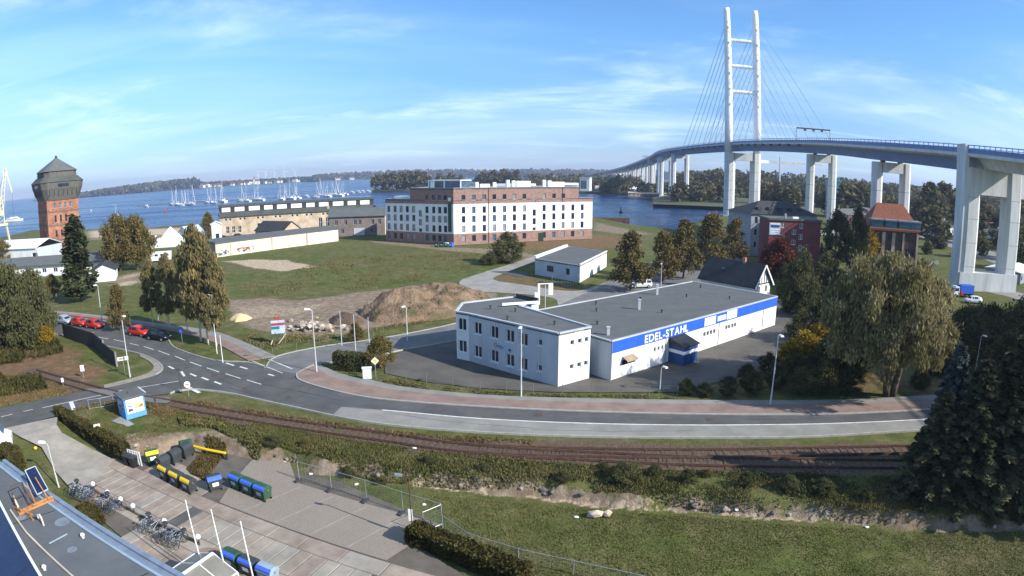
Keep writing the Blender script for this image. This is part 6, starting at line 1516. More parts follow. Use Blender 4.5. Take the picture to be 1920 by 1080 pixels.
rgt = [(1560, 430, 356, 'far1'), (1585, 420, 348, 'far2'), (1612, 430, 350, 'far1'), (1745, 380, 350, 'far2'), (1770, 400, 352, 'far1'), (1305, 560, 345, 'far1'), (1330, 540, 350, 'far2'), (1430, 470, 352, 'far1'), (1455, 460, 348, 'far2'), (1482, 455, 352, 'far1'), (1725, 330, 378, 'far2'), (1752, 300, 392, 'far1'), (1905, 330, 372, 'far2'), (1840, 380, 380, 'far1'), (1840, 300, 402, 'far2'), (1765, 260, 420, 'far2'), (1905, 250, 420, 'far1'), (1835, 235, 440, 'far1'), (1745, 230, 452, 'far2'), (1915, 215, 450, 'far1')]
for i, (u, r, vt, k) in enumerate(rgt):
    p = AT(u, r, 380); plant(k, 'distant_tree', 'distant autumn tree among and behind the bridge piers, %s of twenty' % ORD[i], p, max(4, ZH(u, vt, p)), None, 'trees among the bridge piers', wide=1.2, z=0)

# ------------------------------------------------------------------ paved lot on the lower level
LOT = gl([(150, 905), (205, 862), (215, 859), (255, 872), (330, 852), (440, 850), (555, 885), (640, 905), (832, 985), (765, 1012), (885, 1088), (420, 1130), (330, 1075), (250, 1025), (160, 948), (130, 925)], -1)
LO, LA, LB = Vector((-21.94, 35.82)), Vector((0.936, -0.353)), Vector((0.353, 0.936))
W['lotbase'] = mat('lot_joint_soil', (0.115, 0.10, 0.085), 0.95, 0.25, 0.6, fine=0.2)
W['slab1'] = mat('concrete_slab_grey', (0.285, 0.24, 0.195), 0.92, 0.24, 0.6, bump=0.006, bscale=35, fine=0.12)
W['slab2'] = mat('concrete_slab_pinkish', (0.285, 0.23, 0.188), 0.92, 0.24, 0.6, bump=0.006, bscale=35, fine=0.12)
W['slab3'] = mat('concrete_slab_pale', (0.30, 0.27, 0.23), 0.92, 0.2, 0.6, bump=0.006, bscale=35, fine=0.12)
W['slab4'] = mat('patched_slab', (0.10, 0.095, 0.092), 0.92, 0.2, 0.8)
def rampz(p): return -float(low_depth(p[0]))
lot = MB().add([(p.x, p.y, -1.0) for p in LOT], [tuple(range(len(LOT)))]).build('paved_lot', W['lotbase'])
if lot.data.polygons[0].normal.z < 0: lot.data.flip_normals()
tag(lot, kind='structure'); lot.location.z = 0.015
lotx, loty = [p.x for p in LOT], [p.y for p in LOT]
def in_lot(p, m=0.25): return float(sdf(np.array([p.x]), np.array([p.y]), LOT)[0]) < -m
lrz_ = math.atan2(LA.y, LA.x); rs = random.Random(3); SLC = {}
for b0, b1, lo, hi in ((0.35, -1.15, 2.4, 3.4), (-1.15, -3.85, 0.95, 1.25), (-3.85, -5.35, 2.6, 3.4), (-5.35, -8.0, 1.2, 2.6), (-8.0, -10.6, 1.6, 3.0), (3.2, 0.35, 1.9, 2.8)):
    a = -14.0
    while a < 24:
        w = round(rs.uniform(lo, hi), 1); c = LO + LA * (a + w / 2) + LB * ((b0 + b1) / 2)
        if in_lot(c, 0.5) and not (b1 > 0 and a > -3.5):
            key = (w, round(b0 - b1, 2), rs.choice((1, 1, 2, 2, 2, 3, 3)) if rs.random() > 0.03 else 4)
            if key not in SLC:
                h, k = w / 2 - 0.02, (b0 - b1) / 2 - 0.02
                SLC[key] = MB().add([(-h, -k, 0), (h, -k, 0), (h, k, 0), (-h, k, 0), (-h + .03, -k + .03, 0.05), (h - .03, -k + .03, 0.05), (h - .03, k - .03, 0.05), (-h + .03, k - .03, 0.05)], [(4, 5, 6, 7), (0, 1, 5, 4), (1, 2, 6, 5), (2, 3, 7, 6), (3, 0, 4, 7)]).mesh('slab', W['slab%d' % key[2]])
            o = inst('slab', SLC[key], lot, (c.x, c.y, -1.012), lrz_)
            o.rotation_euler = (rs.uniform(-0.006, 0.006), rs.uniform(-0.006, 0.006), lrz_ + rs.uniform(-0.004, 0.004))
        a += w
# clay paver field with bay lines
def paver_mat():
    m = mat('clay_pavers', (0.25, 0.215, 0.18), 0.92, 0.14, 0.5); n, l = m.node_tree.nodes, m.node_tree.links; b = n['Principled BSDF']
    geo = n.new('ShaderNodeNewGeometry'); mp = n.new('ShaderNodeMapping'); mp.inputs['Rotation'].default_value = (0, 0, -lrz_ + 0.78); l.new(geo.outputs['Position'], mp.inputs[0])
    bt = n.new('ShaderNodeTexBrick'); l.new(mp.outputs[0], bt.inputs[0]); bt.inputs['Scale'].default_value = 2.2
    bt.inputs['Color1'].default_value = (0.32, 0.265, 0.215, 1); bt.inputs['Color2'].default_value = (0.265, 0.22, 0.18, 1); bt.inputs['Mortar'].default_value = (0.15, 0.13, 0.11, 1); bt.inputs['Mortar Size'].default_value = 0.03
    src = b.inputs['Base Color'].links[0].from_socket; mx = n.new('ShaderNodeMix'); mx.data_type = 'RGBA'; mx.inputs[0].default_value = 0.65
    l.new(src, mx.inputs[6]); l.new(bt.outputs[0], mx.inputs[7]); l.new(mx.outputs[2], b.inputs['Base Color']); return m
W['paver'] = paver_mat()
def lotp(a, b): return LO + LA * a + LB * b
pv = [lotp(0.2, 0.45), lotp(15.0, 0.45), lotp(16.2, 5.75), lotp(3.4, 6.0), lotp(0.5, 8.6), lotp(-2.6, 7.2), lotp(-1.2, 3.3)]
sheet('paver_field', pv, -0.945, W['paver'])
W['linestone'] = mat('pale_line_stone', (0.30, 0.27, 0.235), 0.9, 0.15)
for a in (3.6, 6.7, 9.8, 12.9):
    p0, p1 = lotp(a - 0.9, 0.6), lotp(a + 0.5, 5.6); d = (p1 - p0).normalized(); n = Vector((-d.y, d.x)) * 0.06
    MB().add([(q.x, q.y, -0.938) for q in (p0 - n, p1 - n, p1 + n, p0 + n)], [(3, 2, 1, 0)]).build('bay_line', W['linestone'], lot).location.z = -0.015
# driveway from the street down to the lot
dl = gl([(10, 803), (40, 820)], 0) + gl([(78, 838)], -0.3) + gl([(105, 885)], -0.8) + gl([(150, 935)], -0.98); dr = gl([(108, 782), (106, 796)], 0) + gl([(116, 811)], -0.3) + gl([(165, 838)], -0.8) + gl([(222, 866)], -0.98)
zz = (0.03, 0.0, -0.30, -0.78, -0.972)
tag(MB().add([(p.x, p.y, z) for p, z in zip(dl, zz)] + [(p.x, p.y, z) for p, z in zip(dr, zz)], [(0, 1, 6, 5), (1, 2, 7, 6), (2, 3, 8, 7), (3, 4, 9, 8)]).build('driveway', W['slab3']), kind='structure')
for p in bpy.data.objects['driveway'].data.polygons:
    if p.normal.z < 0: bpy.data.objects['driveway'].data.flip_normals(); break

# ------------------------------------------------------------------ waste containers
CON = {}
def container(kind):
    lid, body, flap = {'yellow': ('darkgrey', 'darkgrey', 'yellow'), 'greenyellow': ('green', 'green', 'yellow'), 'blue': ('green', 'green', 'bluelid'), 'dark': ('darkgrey', 'darkgrey', None), 'bluegrey': ('darkgrey', 'darkgrey', 'bluelid'), 'pale': ('greypale', 'greypale', 'bluelid')}[kind]
    root = bpy.data.objects.new('waste_container', None)
    w, d = 0.66, 0.50
    t = MB().add([(-w + .1, -d + .08, .2), (w - .1, -d + .08, .2), (w - .1, d - .08, .2), (-w + .1, d - .08, .2), (-w, -d, 1.0), (w, -d, 1.0), (w, d, 1.0), (-w, d, 1.0)], [(3, 2, 1, 0), (0, 1, 5, 4), (1, 2, 6, 5), (2, 3, 7, 6), (3, 0, 4, 7)])
    t.box(-w - .04, w + .04, -d - .04, d + .04, 0.98, 1.06)
    parts = [('body', t.mesh('body', W[body]), (0, 0, 0))]
    arc = [(-d - .03, 1.05), (-d + .02, 1.22), (-d * .55, 1.36), (0, 1.42), (d * .55, 1.36), (d - .02, 1.22), (d + .03, 1.05)]
    def lidmesh(i0, i1, ex, m, nm):
        k = arc[i0:i1 + 1]; n = len(k); mb = MB()
        vs = [(-w - ex, y, z + ex * .5) for y, z in k] + [(w + ex, y, z + ex * .5) for y, z in k]
        mb.add(vs, [(i, n + i, n + i + 1, i + 1) for i in range(n - 1)] + [tuple(range(n)), tuple(reversed(range(n, 2 * n)))]); return mb.mesh(nm, W[m])
    parts.append(('lid', lidmesh(0, 6, 0.0, lid, 'lid'), (0, 0, 0)))
    if flap: parts.append(('lid_flap', lidmesh(0, 2, 0.03, flap, 'lid_flap'), (0, 0, 0)))
    if kind != 'dark': parts.append(('label', MB().add([(-.3, -d + .005, .5), (.3, -d + .005, .5), (.3, -d - .012, .85), (-.3, -d - .012, .85)], [(0, 1, 2, 3)]).mesh('label', W['white' if kind in ('bluegrey', 'greenyellow') else 'greywhite_shade']), (0, 0, 0)))
    wm = MB(); wm.tube([(-.04, 0, 0), (.04, 0, 0)], 0.1, 10); wme = wm.mesh('wheel', W['tyre'])
    for x in (-w + .12, w - .12):
        for y in (-d + .12, d - .12): parts.append(('wheel', wme, (x, y, 0.1)))
    hm = MB(); hm.tube([(-w - .09, 0, .95), (-w - .09, 0, 1.12)], .035, 6); hm.tube([(w + .09, 0, .95), (w + .09, 0, 1.12)], .035, 6); hm.bar((-w - .1, 0, .95), (w + .1, 0, .95), .05)
    parts.append(('trunnion', hm.mesh('trunnion', W['metal']), (0, 0, 0)))
    CON[kind] = parts
W['greypale'] = mat('pale_blue_plastic', (0.28, 0.36, 0.42), 0.5, 0.1)
for k in ('yellow', 'greenyellow', 'blue', 'dark', 'bluegrey', 'pale'): container(k)
def put_container(kind, label, pos, rz, group='waste containers'):
    o = thing('waste_container', label, 'bin', (pos[0], pos[1], -0.95), rz, group)
    o.scale = (0.86, 0.88, 0.9)
    for nm, me, loc in CON[kind]: inst(nm, me, o, loc)
    return o
def row(kind, a, b, n, face, labels, z=-0.95):
    p, q = G(*a, z), G(*b, z); d = (q - p).normalized(); rz = math.atan2(d.y, d.x) + (0 if face > 0 else math.pi)
    for i in range(n): put_container(kind, labels[i], p.lerp(q, i / max(1, n - 1)), rz)
row('yellow', (314, 898), (357, 921), 3, 1, ['dark container with yellow flap, left one of the yellow trio', 'dark container with yellow flap, middle one of the yellow trio', 'dark container with yellow flap, right one of the yellow trio'])
row('blue', (447, 915), (495, 935), 3, 1, ['green container with blue flap, left one of the blue trio', 'green container with blue flap, middle one of the blue trio', 'green container with blue flap, right one of the blue trio'])
row('dark', (308, 880), (350, 856), 3, 1, ['black lidded container, nearest of the three in the slanted row', 'black lidded container, middle of the three in the slanted row', 'black lidded container, farthest of the three in the slanted row'])
put_container('bluegrey', 'single dark container with blue flap and white label between the two trios', G(404, 917, -0.95), 0.75)
put_container('greenyellow', 'green container with yellow flap beside the white railing', G(288, 868, -0.95), 0.75)
put_container('greenyellow', 'container with yellow lid peeping out behind the black slanted row', G(352, 850, -0.95), 0.75 + math.pi)
put_container('blue', 'green container with blue flap left of the dark one by the canopy', G(440, 1062, -0.95), -0.36)
put_container('bluegrey', 'black container with blue flap behind the rightmost flag pole', G(472, 1076, -0.95), -0.36)
put_container('pale', 'pale grey container with blue flap at the bottom picture edge', G(506, 1090, -0.95), -0.36)
# two wheeled bins by the hedge
for i, (u, v) in enumerate(((241, 872), (252, 876))):
    p = G(u, v, -0.95); o = thing('wheelie_bin', 'small black wheeled bin by the hedge end, %s one' % ('left', 'right')[i], 'bin', (p.x, p.y, -0.95), -0.2, 'small wheeled bins')
    MB().add([(-.2, -.24, 0.05), (.2, -.24, 0.05), (.2, .24, 0.05), (-.2, .24, 0.05), (-.29, -.34, .95), (.29, -.34, .95), (.29, .36, .95), (-.29, .36, .95)], [(3, 2, 1, 0), (0, 1, 5, 4), (1, 2, 6, 5), (2, 3, 7, 6), (3, 0, 4, 7)]).build('body', W['black'], o)
    MB().box(-.31, .31, -.37, .38, .95, 1.02).build('lid', W['darkgrey'], o)
    for s in (-.26, .26): m_ = MB(); m_.tube([(s - .03, .3, .1), (s + .03, .3, .1)], .1, 10); m_.build('wheel', W['tyre'], o)
# white railing behind them
p0, p1 = G(240, 866, -0.95), G(266, 874, -0.95)
o = thing('white_railing', 'short white slatted railing behind the small wheeled bins', 'railing', (p0.x, p0.y, -0.95))
d = p1 - p0
for z in (0.75, 1.25): mb = MB(); mb.bar((0, 0, z), (d.x, d.y, z), .07, .07); mb.build('rail', W['white'], o)
for k in range(7): q = d * (k / 6); MB().box(q.x - .05, q.x + .05, q.y - .03, q.y + .03, 0, 1.35 if k in (0, 6) else 1.3).build('slat', W['white'], o)
# hotel containers
for i, (u, m_) in enumerate(((820, 'green'), (829, 'green'), (838, 'green'), (846, 'bluelid'))):
    p = G(u, 463); o = thing('hotel_container', 'waste container at the hotel corner, %s from the left' % ORD[i], 'bin', (p.x, p.y, 0), -0.55, 'containers at the hotel corner')
    MB().box(-.65, .65, -.5, .5, .15, 1.1).build('body', W['green' if m_ == 'green' else 'bluelid'], o); MB().box(-.68, .68, -.53, .53, 1.1, 1.3).build('lid', W['black' if i < 2 else 'white' if i == 2 else 'bluelid'], o); MB().box(-.35, .35, -.53, -.51, .5, .95).build('label', W['white'], o)
# yellow barrier beam in two lengths, and a post
a, m_, b = G(361, 838, -0.5), G(388, 845, -0.5), G(424, 852, -0.5)
o = thing('barrier_beam', 'long yellow barrier beam lying behind the containers', 'barrier', (a.x, a.y, -0.75))
for p, q in ((a, m_), (m_, b)):
    e0, e1 = p - a, q - a; mb = MB(); mb.tube([(e0.x, e0.y, .35), (e1.x - (e1 - e0).x * .03, e1.y - (e1 - e0).y * .03, .35)], .13, 8); mb.build('beam', W['yellow'], o)
for q in (a, m_, b): e = q - a; MB().box(e.x - .1, e.x + .1, e.y - .1, e.y + .1, -.2, .3).build('support', W['darkgrey'], o)

# ------------------------------------------------------------------ stones of the old revetment behind the bins, boulder, rubble
def rock(seed, sx, sy, sz, m):
    r = random.Random(seed); bm = bmesh.new(); bmesh.ops.create_icosphere(bm, subdivisions=1, radius=1)
    for v in bm.verts: k = r.uniform(0.72, 1.2); v.co = Vector((v.co.x * sx * k, v.co.y * sy * k, v.co.z * sz * k))
    me = bpy.data.meshes.new('stone'); bm.to_mesh(me); bm.free(); me.materials.append(m); return me
W['stone'] = mat('field_stone', (0.26, 0.22, 0.19), 0.95, 0.25, 1.5); W['stonedark'] = mat('dark_field_stone', (0.13, 0.11, 0.10), 0.95, 0.25, 1.5); W['chalk'] = mat('pale_rubble', (0.48, 0.40, 0.31), 0.95, 0.2, 1.5)
RK_ = [rock(i, 0.3, 0.24, 0.22, W[k]) for i, k in enumerate(('stone', 'stonedark', 'stone', 'stonedark', 'chalk'))]
rv = thing('stone_revetment', 'crumbling stone revetment below the grass island behind the containers', 'stone wall', (G(300, 845, -1).x, G(300, 845, -1).y, -1))
r_ = random.Random(8)
for (u0, v0, u1, v1, cnt) in ((232, 842, 335, 834, 34), (345, 826, 440, 838, 40), (440, 838, 560, 868, 26), (700, 892, 1000, 922, 22), (1000, 925, 1330, 952, 26), (1330, 955, 1900, 985, 40)):
    for k in range(cnt):
        f = r_.random(); p = G(u0 + (u1 - u0) * f, v0 + (v1 - v0) * f - r_.uniform(0, 12), -0.7); q = p - Vector((rv.location.x, rv.location.y))
        sc = r_.uniform(0.5, 1.15); inst('stone', r_.choice(RK_), rv, (q.x, q.y, r_.uniform(-0.05, 0.55)), r_.uniform(0, 6), (sc * 1.1, sc, sc))
p = G(1127, 968, -1); bo = thing('boulder', 'pale split boulder lying on the lower field', 'boulder', (p.x, p.y, -1), 0.1)
me1 = rock(41, 0.62, 0.38, 0.34, W['chalk']); inst('stone', me1, bo, (-0.38, 0.02, 0.2)); inst('stone', rock(42, 0.42, 0.36, 0.33, W['chalk']), bo, (0.45, 0, 0.2), 0.6)
for i, (u, v, c) in enumerate(((1081, 969, 'white'), (795, 945, 'white'), (668, 907, 'white'), (502, 822, 'white'), (777, 840, 'white'), (583, 888, 'white'), (1626, 988, 'white'), (1380, 962, 'white'))):
    z = -1 if v > 860 else 0; p = G(u, v, z); me = rock(60 + i, 0.2, 0.14, 0.09, W[c]); o = inst('litter', me, None, (p.x, p.y, float(height_at(p)) + 0.06))
    tag(o, ['pale stone lying left of the split boulder', 'white scrap by the lot corner fence', 'white scrap in the grass beyond the lot fence', 'white scrap in the weeds above the yellow beam', 'white scrap beside the rails', 'pale chunk at the sandy edge behind the lot fence', 'white fleck on the field below the firs', 'white fleck right of the split boulder'][i], 'litter', 'scraps lying in the grass')

# ------------------------------------------------------------------ earth heaps
def heap(name, label, px, peak_px, hmax, m, seed, res=0.35, ridge=None, rough=0.5, z=0.0, slope=1.0, clods=0):
    poly = gl(px); x0, x1 = min(p.x for p in poly), max(p.x for p in poly); y0, y1 = min(p.y for p in poly), max(p.y for p in poly)
    X, Y = np.meshgrid(np.arange(x0 - .5, x1 + .5, res), np.arange(y0 - .5, y1 + .5, res)); d = -sdf(X, Y, poly) + (fbm(X, Y, 2.5, seed) - .5) * 1.5
    Z = np.clip(d * slope, 0, None); Z = hmax * (1 - np.exp(-Z / hmax * 1.1)); Z = Z * (0.50 + rough * (0.45 * fbm(X, Y, 3.6, seed + 1, 5) + 0.55 * np.abs(2 * fbm(X, Y, 5.0, seed + 6, 4) - 1) * 1.6)) + (fbm(X, Y, .9, seed + 2) - .5) * .35 * np.clip(Z, 0, 1)
    Z = np.where(d <= 0, -0.25, Z)
    o = link(bpy.data.objects.new(name, grid_mesh(name, X, Y, Z, m)))
    rr = np.random.default_rng(seed); ys, xs_ = np.nonzero(Z > 0.15); k = rr.choice(len(ys), min(len(ys), clods), replace=True) if clods else []
    mb = MB()
    for i in k:                                       # loose clods and stones on the slopes
        x, y, zc = X[ys[i], xs_[i]] + rr.normal() * .1, Y[ys[i], xs_[i]] + rr.normal() * .1, Z[ys[i], xs_[i]]; r = 0.06 + 0.2 * rr.random() ** 3
        q = [(x + r * rr.uniform(.6, 1.2) * a, y + r * rr.uniform(.6, 1.2) * b, zc + r * rr.uniform(.5, 1.0) * c) for a, b, c in ((1, 0, 0), (-1, 0, 0), (0, 1, 0), (0, -1, 0), (0, 0, 1), (0, 0, -1))]
        mb.add(q, [(0, 2, 4), (2, 1, 4), (1, 3, 4), (3, 0, 4), (2, 0, 5), (1, 2, 5), (3, 1, 5), (0, 3, 5)])
    if clods: tag(mb.build('clods', m, o), kind='stuff')
    return tag(o, label, 'heap')
def earth_mat():
    m = bpy.data.materials.new('dug_earth'); m.use_nodes = True; n, l = m.node_tree.nodes, m.node_tree.links; b = n['Principled BSDF']; b.inputs['Roughness'].default_value = 0.95; b.inputs['Specular IOR Level'].default_value = 0.1
    geo = n.new('ShaderNodeNewGeometry'); t = n.new('ShaderNodeTexNoise'); t.inputs['Scale'].default_value = .35; t.inputs['Detail'].default_value = 8; l.new(geo.outputs['Position'], t.inputs[0])
    r = n.new('ShaderNodeValToRGB'); l.new(t.outputs[0], r.inputs[0]); e = r.color_ramp.elements
    for i, (p, c) in enumerate([(0.30, (0.075, 0.080, 0.03)), (0.42, (0.13, 0.10, 0.06)), (0.5, (0.19, 0.13, 0.085)), (0.72, (0.30, 0.215, 0.145))]):
        el = e[i] if i < 2 else e.new(p); el.position = p; el.color = (*c, 1)
    l.new(r.outputs[0], b.inputs['Base Color'])
    t2 = n.new('ShaderNodeTexNoise'); t2.inputs['Scale'].default_value = 2.5; t2.inputs['Detail'].default_value = 7; l.new(geo.outputs['Position'], t2.inputs[0])
    bp = n.new('ShaderNodeBump'); bp.inputs['Distance'].default_value = 0.35; l.new(t2.outputs[0], bp.inputs['Height']); l.new(bp.outputs[0], b.inputs['Normal']); return m
W['earth'] = earth_mat(); W['darkearth'] = mat('dark_earth', (0.10, 0.07, 0.05), .95, .25, .8, bump=.1, bscale=3)
heap('earth_heap', 'big furrowed heap of brown earth beside the office', [(668, 588), (700, 570), (760, 556), (850, 546), (915, 556), (930, 572), (880, 588), (820, 600), (760, 606), (700, 604)], None, 3.4, W['earth'], 5, rough=1.05, slope=0.95, clods=900)
heap('earth_heap', 'small dark conical earth heap left of the big one', [(617, 600), (640, 590), (668, 593), (685, 603), (655, 609), (625, 608)], None, 2.4, W['darkearth'], 6, .2, clods=150)
heap('sand_heap', 'bright yellow sand cone right of the birches', [(428, 600), (440, 590), (455, 589), (470, 596), (460, 601), (440, 604)], None, 2.2, W['sandpile'], 7, .15, rough=.2)
rub = thing('rubble_heap', 'pale rubble heap behind the sign board', 'rubble', (G(590, 615).x, G(590, 615).y, 0))
for k in range(90):
    u = r_.gauss(585, 24); v = 622 - abs(r_.gauss(0, 7)); p = G(u, v); q = p - Vector((rub.location.x, rub.location.y)); sc = r_.uniform(.8, 2.0)
    inst('stone', r_.choice(RK_[:1] + RK_[2:3] + RK_[4:] * 2), rub, (q.x, q.y, r_.uniform(0, 1.0) * max(0.1, 1 - abs(u - 585) / 45)), r_.uniform(0, 6), (sc * 1.2, sc, sc))

# ------------------------------------------------------------------ lamp posts, poles, signs
def lamp(label, u, v, vt, arm=(1, 0), z=0.0, m='lampgrey', head='white', r=0.075, group='street lamps'):
    p = G(u, v, z); h = ZH(u, vt, p) - z
    o = thing('street_lamp', label, 'lamp', (p.x, p.y, z), 0, group)
    mb = MB(); mb.tube([(0, 0, -.2), (0, 0, 1.2), (0, 0, 1.25), (0, 0, h - .15)], [r * 1.3, r * 1.3, r, r * .65], 8); mb.build('post', W[m], o)
    a = Vector(arm).normalized(); mb = MB(); mb.tube([(0, 0, h - .2), (a.x * .25, a.y * .25, h)], [r * .6, r * .5], 6); mb.build('arm', W[m], o)
    hd = MB(); hd.add([(0.1, -.13, 0), (.75, -.17, .02), (.75, .17, .02), (0.1, .13, 0), (.15, -.1, .14), (.7, -.12, .16), (.7, .12, .16), (.15, .1, .14)], [(3, 2, 1, 0), (4, 5, 6, 7), (0, 1, 5, 4), (1, 2, 6, 5), (2, 3, 7, 6), (3, 0, 4, 7)])
    hd.build('lamp_head', W[head], o, loc=(a.x * .12, a.y * .12, h - .04), rz=math.atan2(a.y, a.x)); return o
lamp('tall grey street lamp on the grass at the level crossing corner', 244, 706, 590, (0.6, -.3))
lamp('street lamp at the mouth of the side street', 594, 698, 579, (-1, -.3))
lamp('slim street lamp beside the side street near the office', 764, 640, 574, (-.5, -.6))
lamp('street lamp on the pavement before the white office', 977, 745, 612, (-.2, -1))
lamp('street lamp on the pavement before the hall shrubs', 1444, 760, 626, (.1, -1))
lamp('street lamp behind the parked cars at the left', 192, 607, 533, (-.4, -.8))
lamp('lamp post among the rear birches', 297, 602, 535, (-1, 0))
lamp('lamp post behind the hall near the white car', 1239, 540, 494, (-.3, -.8))
lamp('lamp with round head between willow and firs', 1827, 705, 626, (.2, -1))
lamp('thin lamp post in the hall yard', 1237, 732, 686, (.3, -.6), r=.05)
lamp('old lamp post at the left edge of the paved lot', 110, 912, 825, (-1, -.2), z=-1, r=.06)
def pole(name, label, u, v, vt, r, m, z=0.0, cat='pole', group=None, hz=None):
    p = G(u, v, z); h = (ZH(u, vt, p) - z) if hz is None else hz
    o = thing(name, label, cat, (p.x, p.y, z), 0, group); mb = MB(); mb.tube([(0, 0, -.2), (0, 0, h)], [r, r * .6], 8); mb.build('shaft', W[m], o); m2 = MB(); m2.lathe([(r * .7, 0), (r * 1.1, .04), (r * .9, .1), (.01, .13)], (0, 0, h), 8); m2.build('cap', W[m], o); return o, h
for i, (u, v, vt) in enumerate(((641, 648, 585), (667, 660, 592), (693, 655, 597))): pole('flag_pole', 'bare grey flag pole by the dark hedge, %s from the left' % ORD[i], u, v, vt, .07, 'lampgrey', group='flag poles by the hedge')
for i, (x, y, h) in enumerate(((-18.0, 26.43, 6.0), (-16.03, 25.81, 6.0), (-13.91, 25.03, 6.0))):
    o = thing('flag_pole', 'white flag pole rising behind the canopy, %s from the left' % ORD[i], 'pole', (x, y, -1), 0, 'white flag poles'); mb = MB(); mb.tube([(0, 0, -.2), (0, 0, h)], [.06, .032], 8); mb.build('shaft', W['white'], o); MB().lathe([(.04, 0), (.05, .05), (.01, .1)], (0, 0, h), 8).build('cap', W['white'], o)
for i, (u, v, vt) in enumerate(((407, 662, 610), (418, 680, 630))): pole('marker_post', 'slim white post on the birch verge, %s one' % ('taller', 'shorter')[i], u, v, vt, .06, 'white', group='posts on the verge')
# lot pole with lamp and notice
p = G(775, 1008, -1); o = thing('lot_lamp', 'rusty lamp pole with white notice board at the corner of the lot', 'lamp', (p.x, p.y, -1), 0)
hh = ZH(767, 893, p) + 1
mb = MB(); mb.tube([(0, 0, -.2), (0, 0, hh)], [.06, .045], 8); mb.build('post', W['rust'], o); mb = MB(); mb.bar((-.06, -.02, 1.35), (-.06, -.02, 2.25), .28, .04, up=(0, 1, 0)); mb.build('notice', W['white'], o)
mb = MB(); mb.bar((0, 0, hh - .05), (-.5, .05, hh + .05), .05, .05); mb.build('arm', W['rust'], o); mb = MB(); mb.bar((-.4, .04, hh + .02), (-.9, .1, hh + .05), .2, .12); mb.build('lamp_head', W['metal'], o)
def sign(label, u, v, vt, w, h, board='white', shape='rect', face=-1.3, z=0.0, post='metal', extra=()):
    p = G(u, v, z); H = ZH(u, vt, p) - z; rz = math.atan2(p.y, p.x) - math.pi / 2 + 0.0
    o = thing('road_sign', label, 'sign', (p.x, p.y, z), rz); mb = MB(); mb.tube([(0, 0, -.2), (0, 0, H - h * .3)], .035, 6); mb.build('post', W[post], o)
    if shape == 'rect': MB().box(-w / 2, w / 2, -.06, -.038, H - h, H).build('board', W[board], o)
    else:
        n = {'diamond': 4, 'round': 14, 'tri': 3}[shape]; a0 = {'diamond': math.pi / 2, 'round': 0, 'tri': -math.pi / 2}[shape]
        vs = [(w / 2 * math.cos(a0 + 2 * math.pi * k / n), -.06, H - h / 2 + h / 2 * math.sin(a0 + 2 * math.pi * k / n)) for k in range(n)]
        MB().add(vs + [(x, -.04, zq) for x, _, zq in vs], [tuple(range(n)), tuple(reversed(range(n, 2 * n)))] + [(i, n + i, n + (i + 1) % n, (i + 1) % n) for i in range(n)]).build('board', W[board], o)
    for (m_, x0, x1, z0, z1) in extra: MB().box(x0, x1, -.07, -.062, H - h + z0, H - h + z1).build('print', W[m_], o)
    return o
s_ = sign('yellow diamond priority sign beside the grey utility box', 705, 709, 669, .9, .9, 'white', 'diamond'); MB().add([(-.27, -.068, 0), (0, -.068, -.27), (.27, -.068, 0), (0, -.068, .27)], [(0, 1, 2, 3)]).build('diamond', W['yellow'], s_, loc=(0, 0, ZH(705, 669, G(705, 709)) - .45))
sign('white rectangular sign in the grass left of the crossing', 157, 708, 684, .5, .75)
sign('white direction board below the lamp at the crossing', 235, 703, 668, 1.4, .45, extra=(('darkgrey', -.5, .4, .12, .2), ('darkgrey', -.5, .3, .26, .34)))
sign('round white sign at the tip of the traffic island', 354, 742, 714, .7, .7, 'white', 'round', extra=(('red', -.2, .2, .3, .4),))
sign('small blue pedestrian sign on the birch verge', 342, 642, 616, .55, .55, 'bluelid', 'round')
sign('small blue round sign behind the parked black car', 341, 634, 612, .45, .45, 'bluelid', 'round')
sign('back of a square white sign behind the blue kiosk', 229, 752, 736, .55, .55)
sign('square white notice with dark mark on the kiosk lawn', 186, 819, 794, .65, .65, z=-0.3, extra=(('darkgrey', -.05, .1, .15, .5),))
sign('dark warning cross post at the railway crossing', 340, 735, 690, .5, .25, 'darkgrey', post='darkgrey')
sign('small warning post left of the crossing', 119, 724, 708, .3, .5, 'white')
sign('small signal post right of the kiosk', 294, 772, 743, .25, .5, 'darkgrey', post='darkgrey')
sign('yellow marked panel lying by the lot path at the left', 68, 845, 836, .35, .3, 'yellow', 'round', z=-.6)
# utility box
p = G(689, 711); o = thing('utility_box', 'pale grey utility box on the grass below the dark hedge', 'utility box', (p.x, p.y, 0), 0.2)
MB().box(-.5, .5, -.2, .2, .05, 1.3).build('cabinet', W['greywhite_shade'], o); MB().box(-.55, .55, -.25, .25, 1.3, 1.38).build('top', W['white'], o); MB().box(-.42, -.02, -.22, -.2, .15, 1.2).build('door', W['whitewall'], o); MB().box(.02, .42, -.22, -.2, .15, 1.2).build('door', W['whitewall'], o)
W['redfaded'] = mat('faded_red', (0.30, 0.05, 0.05), 0.7, 0.2)
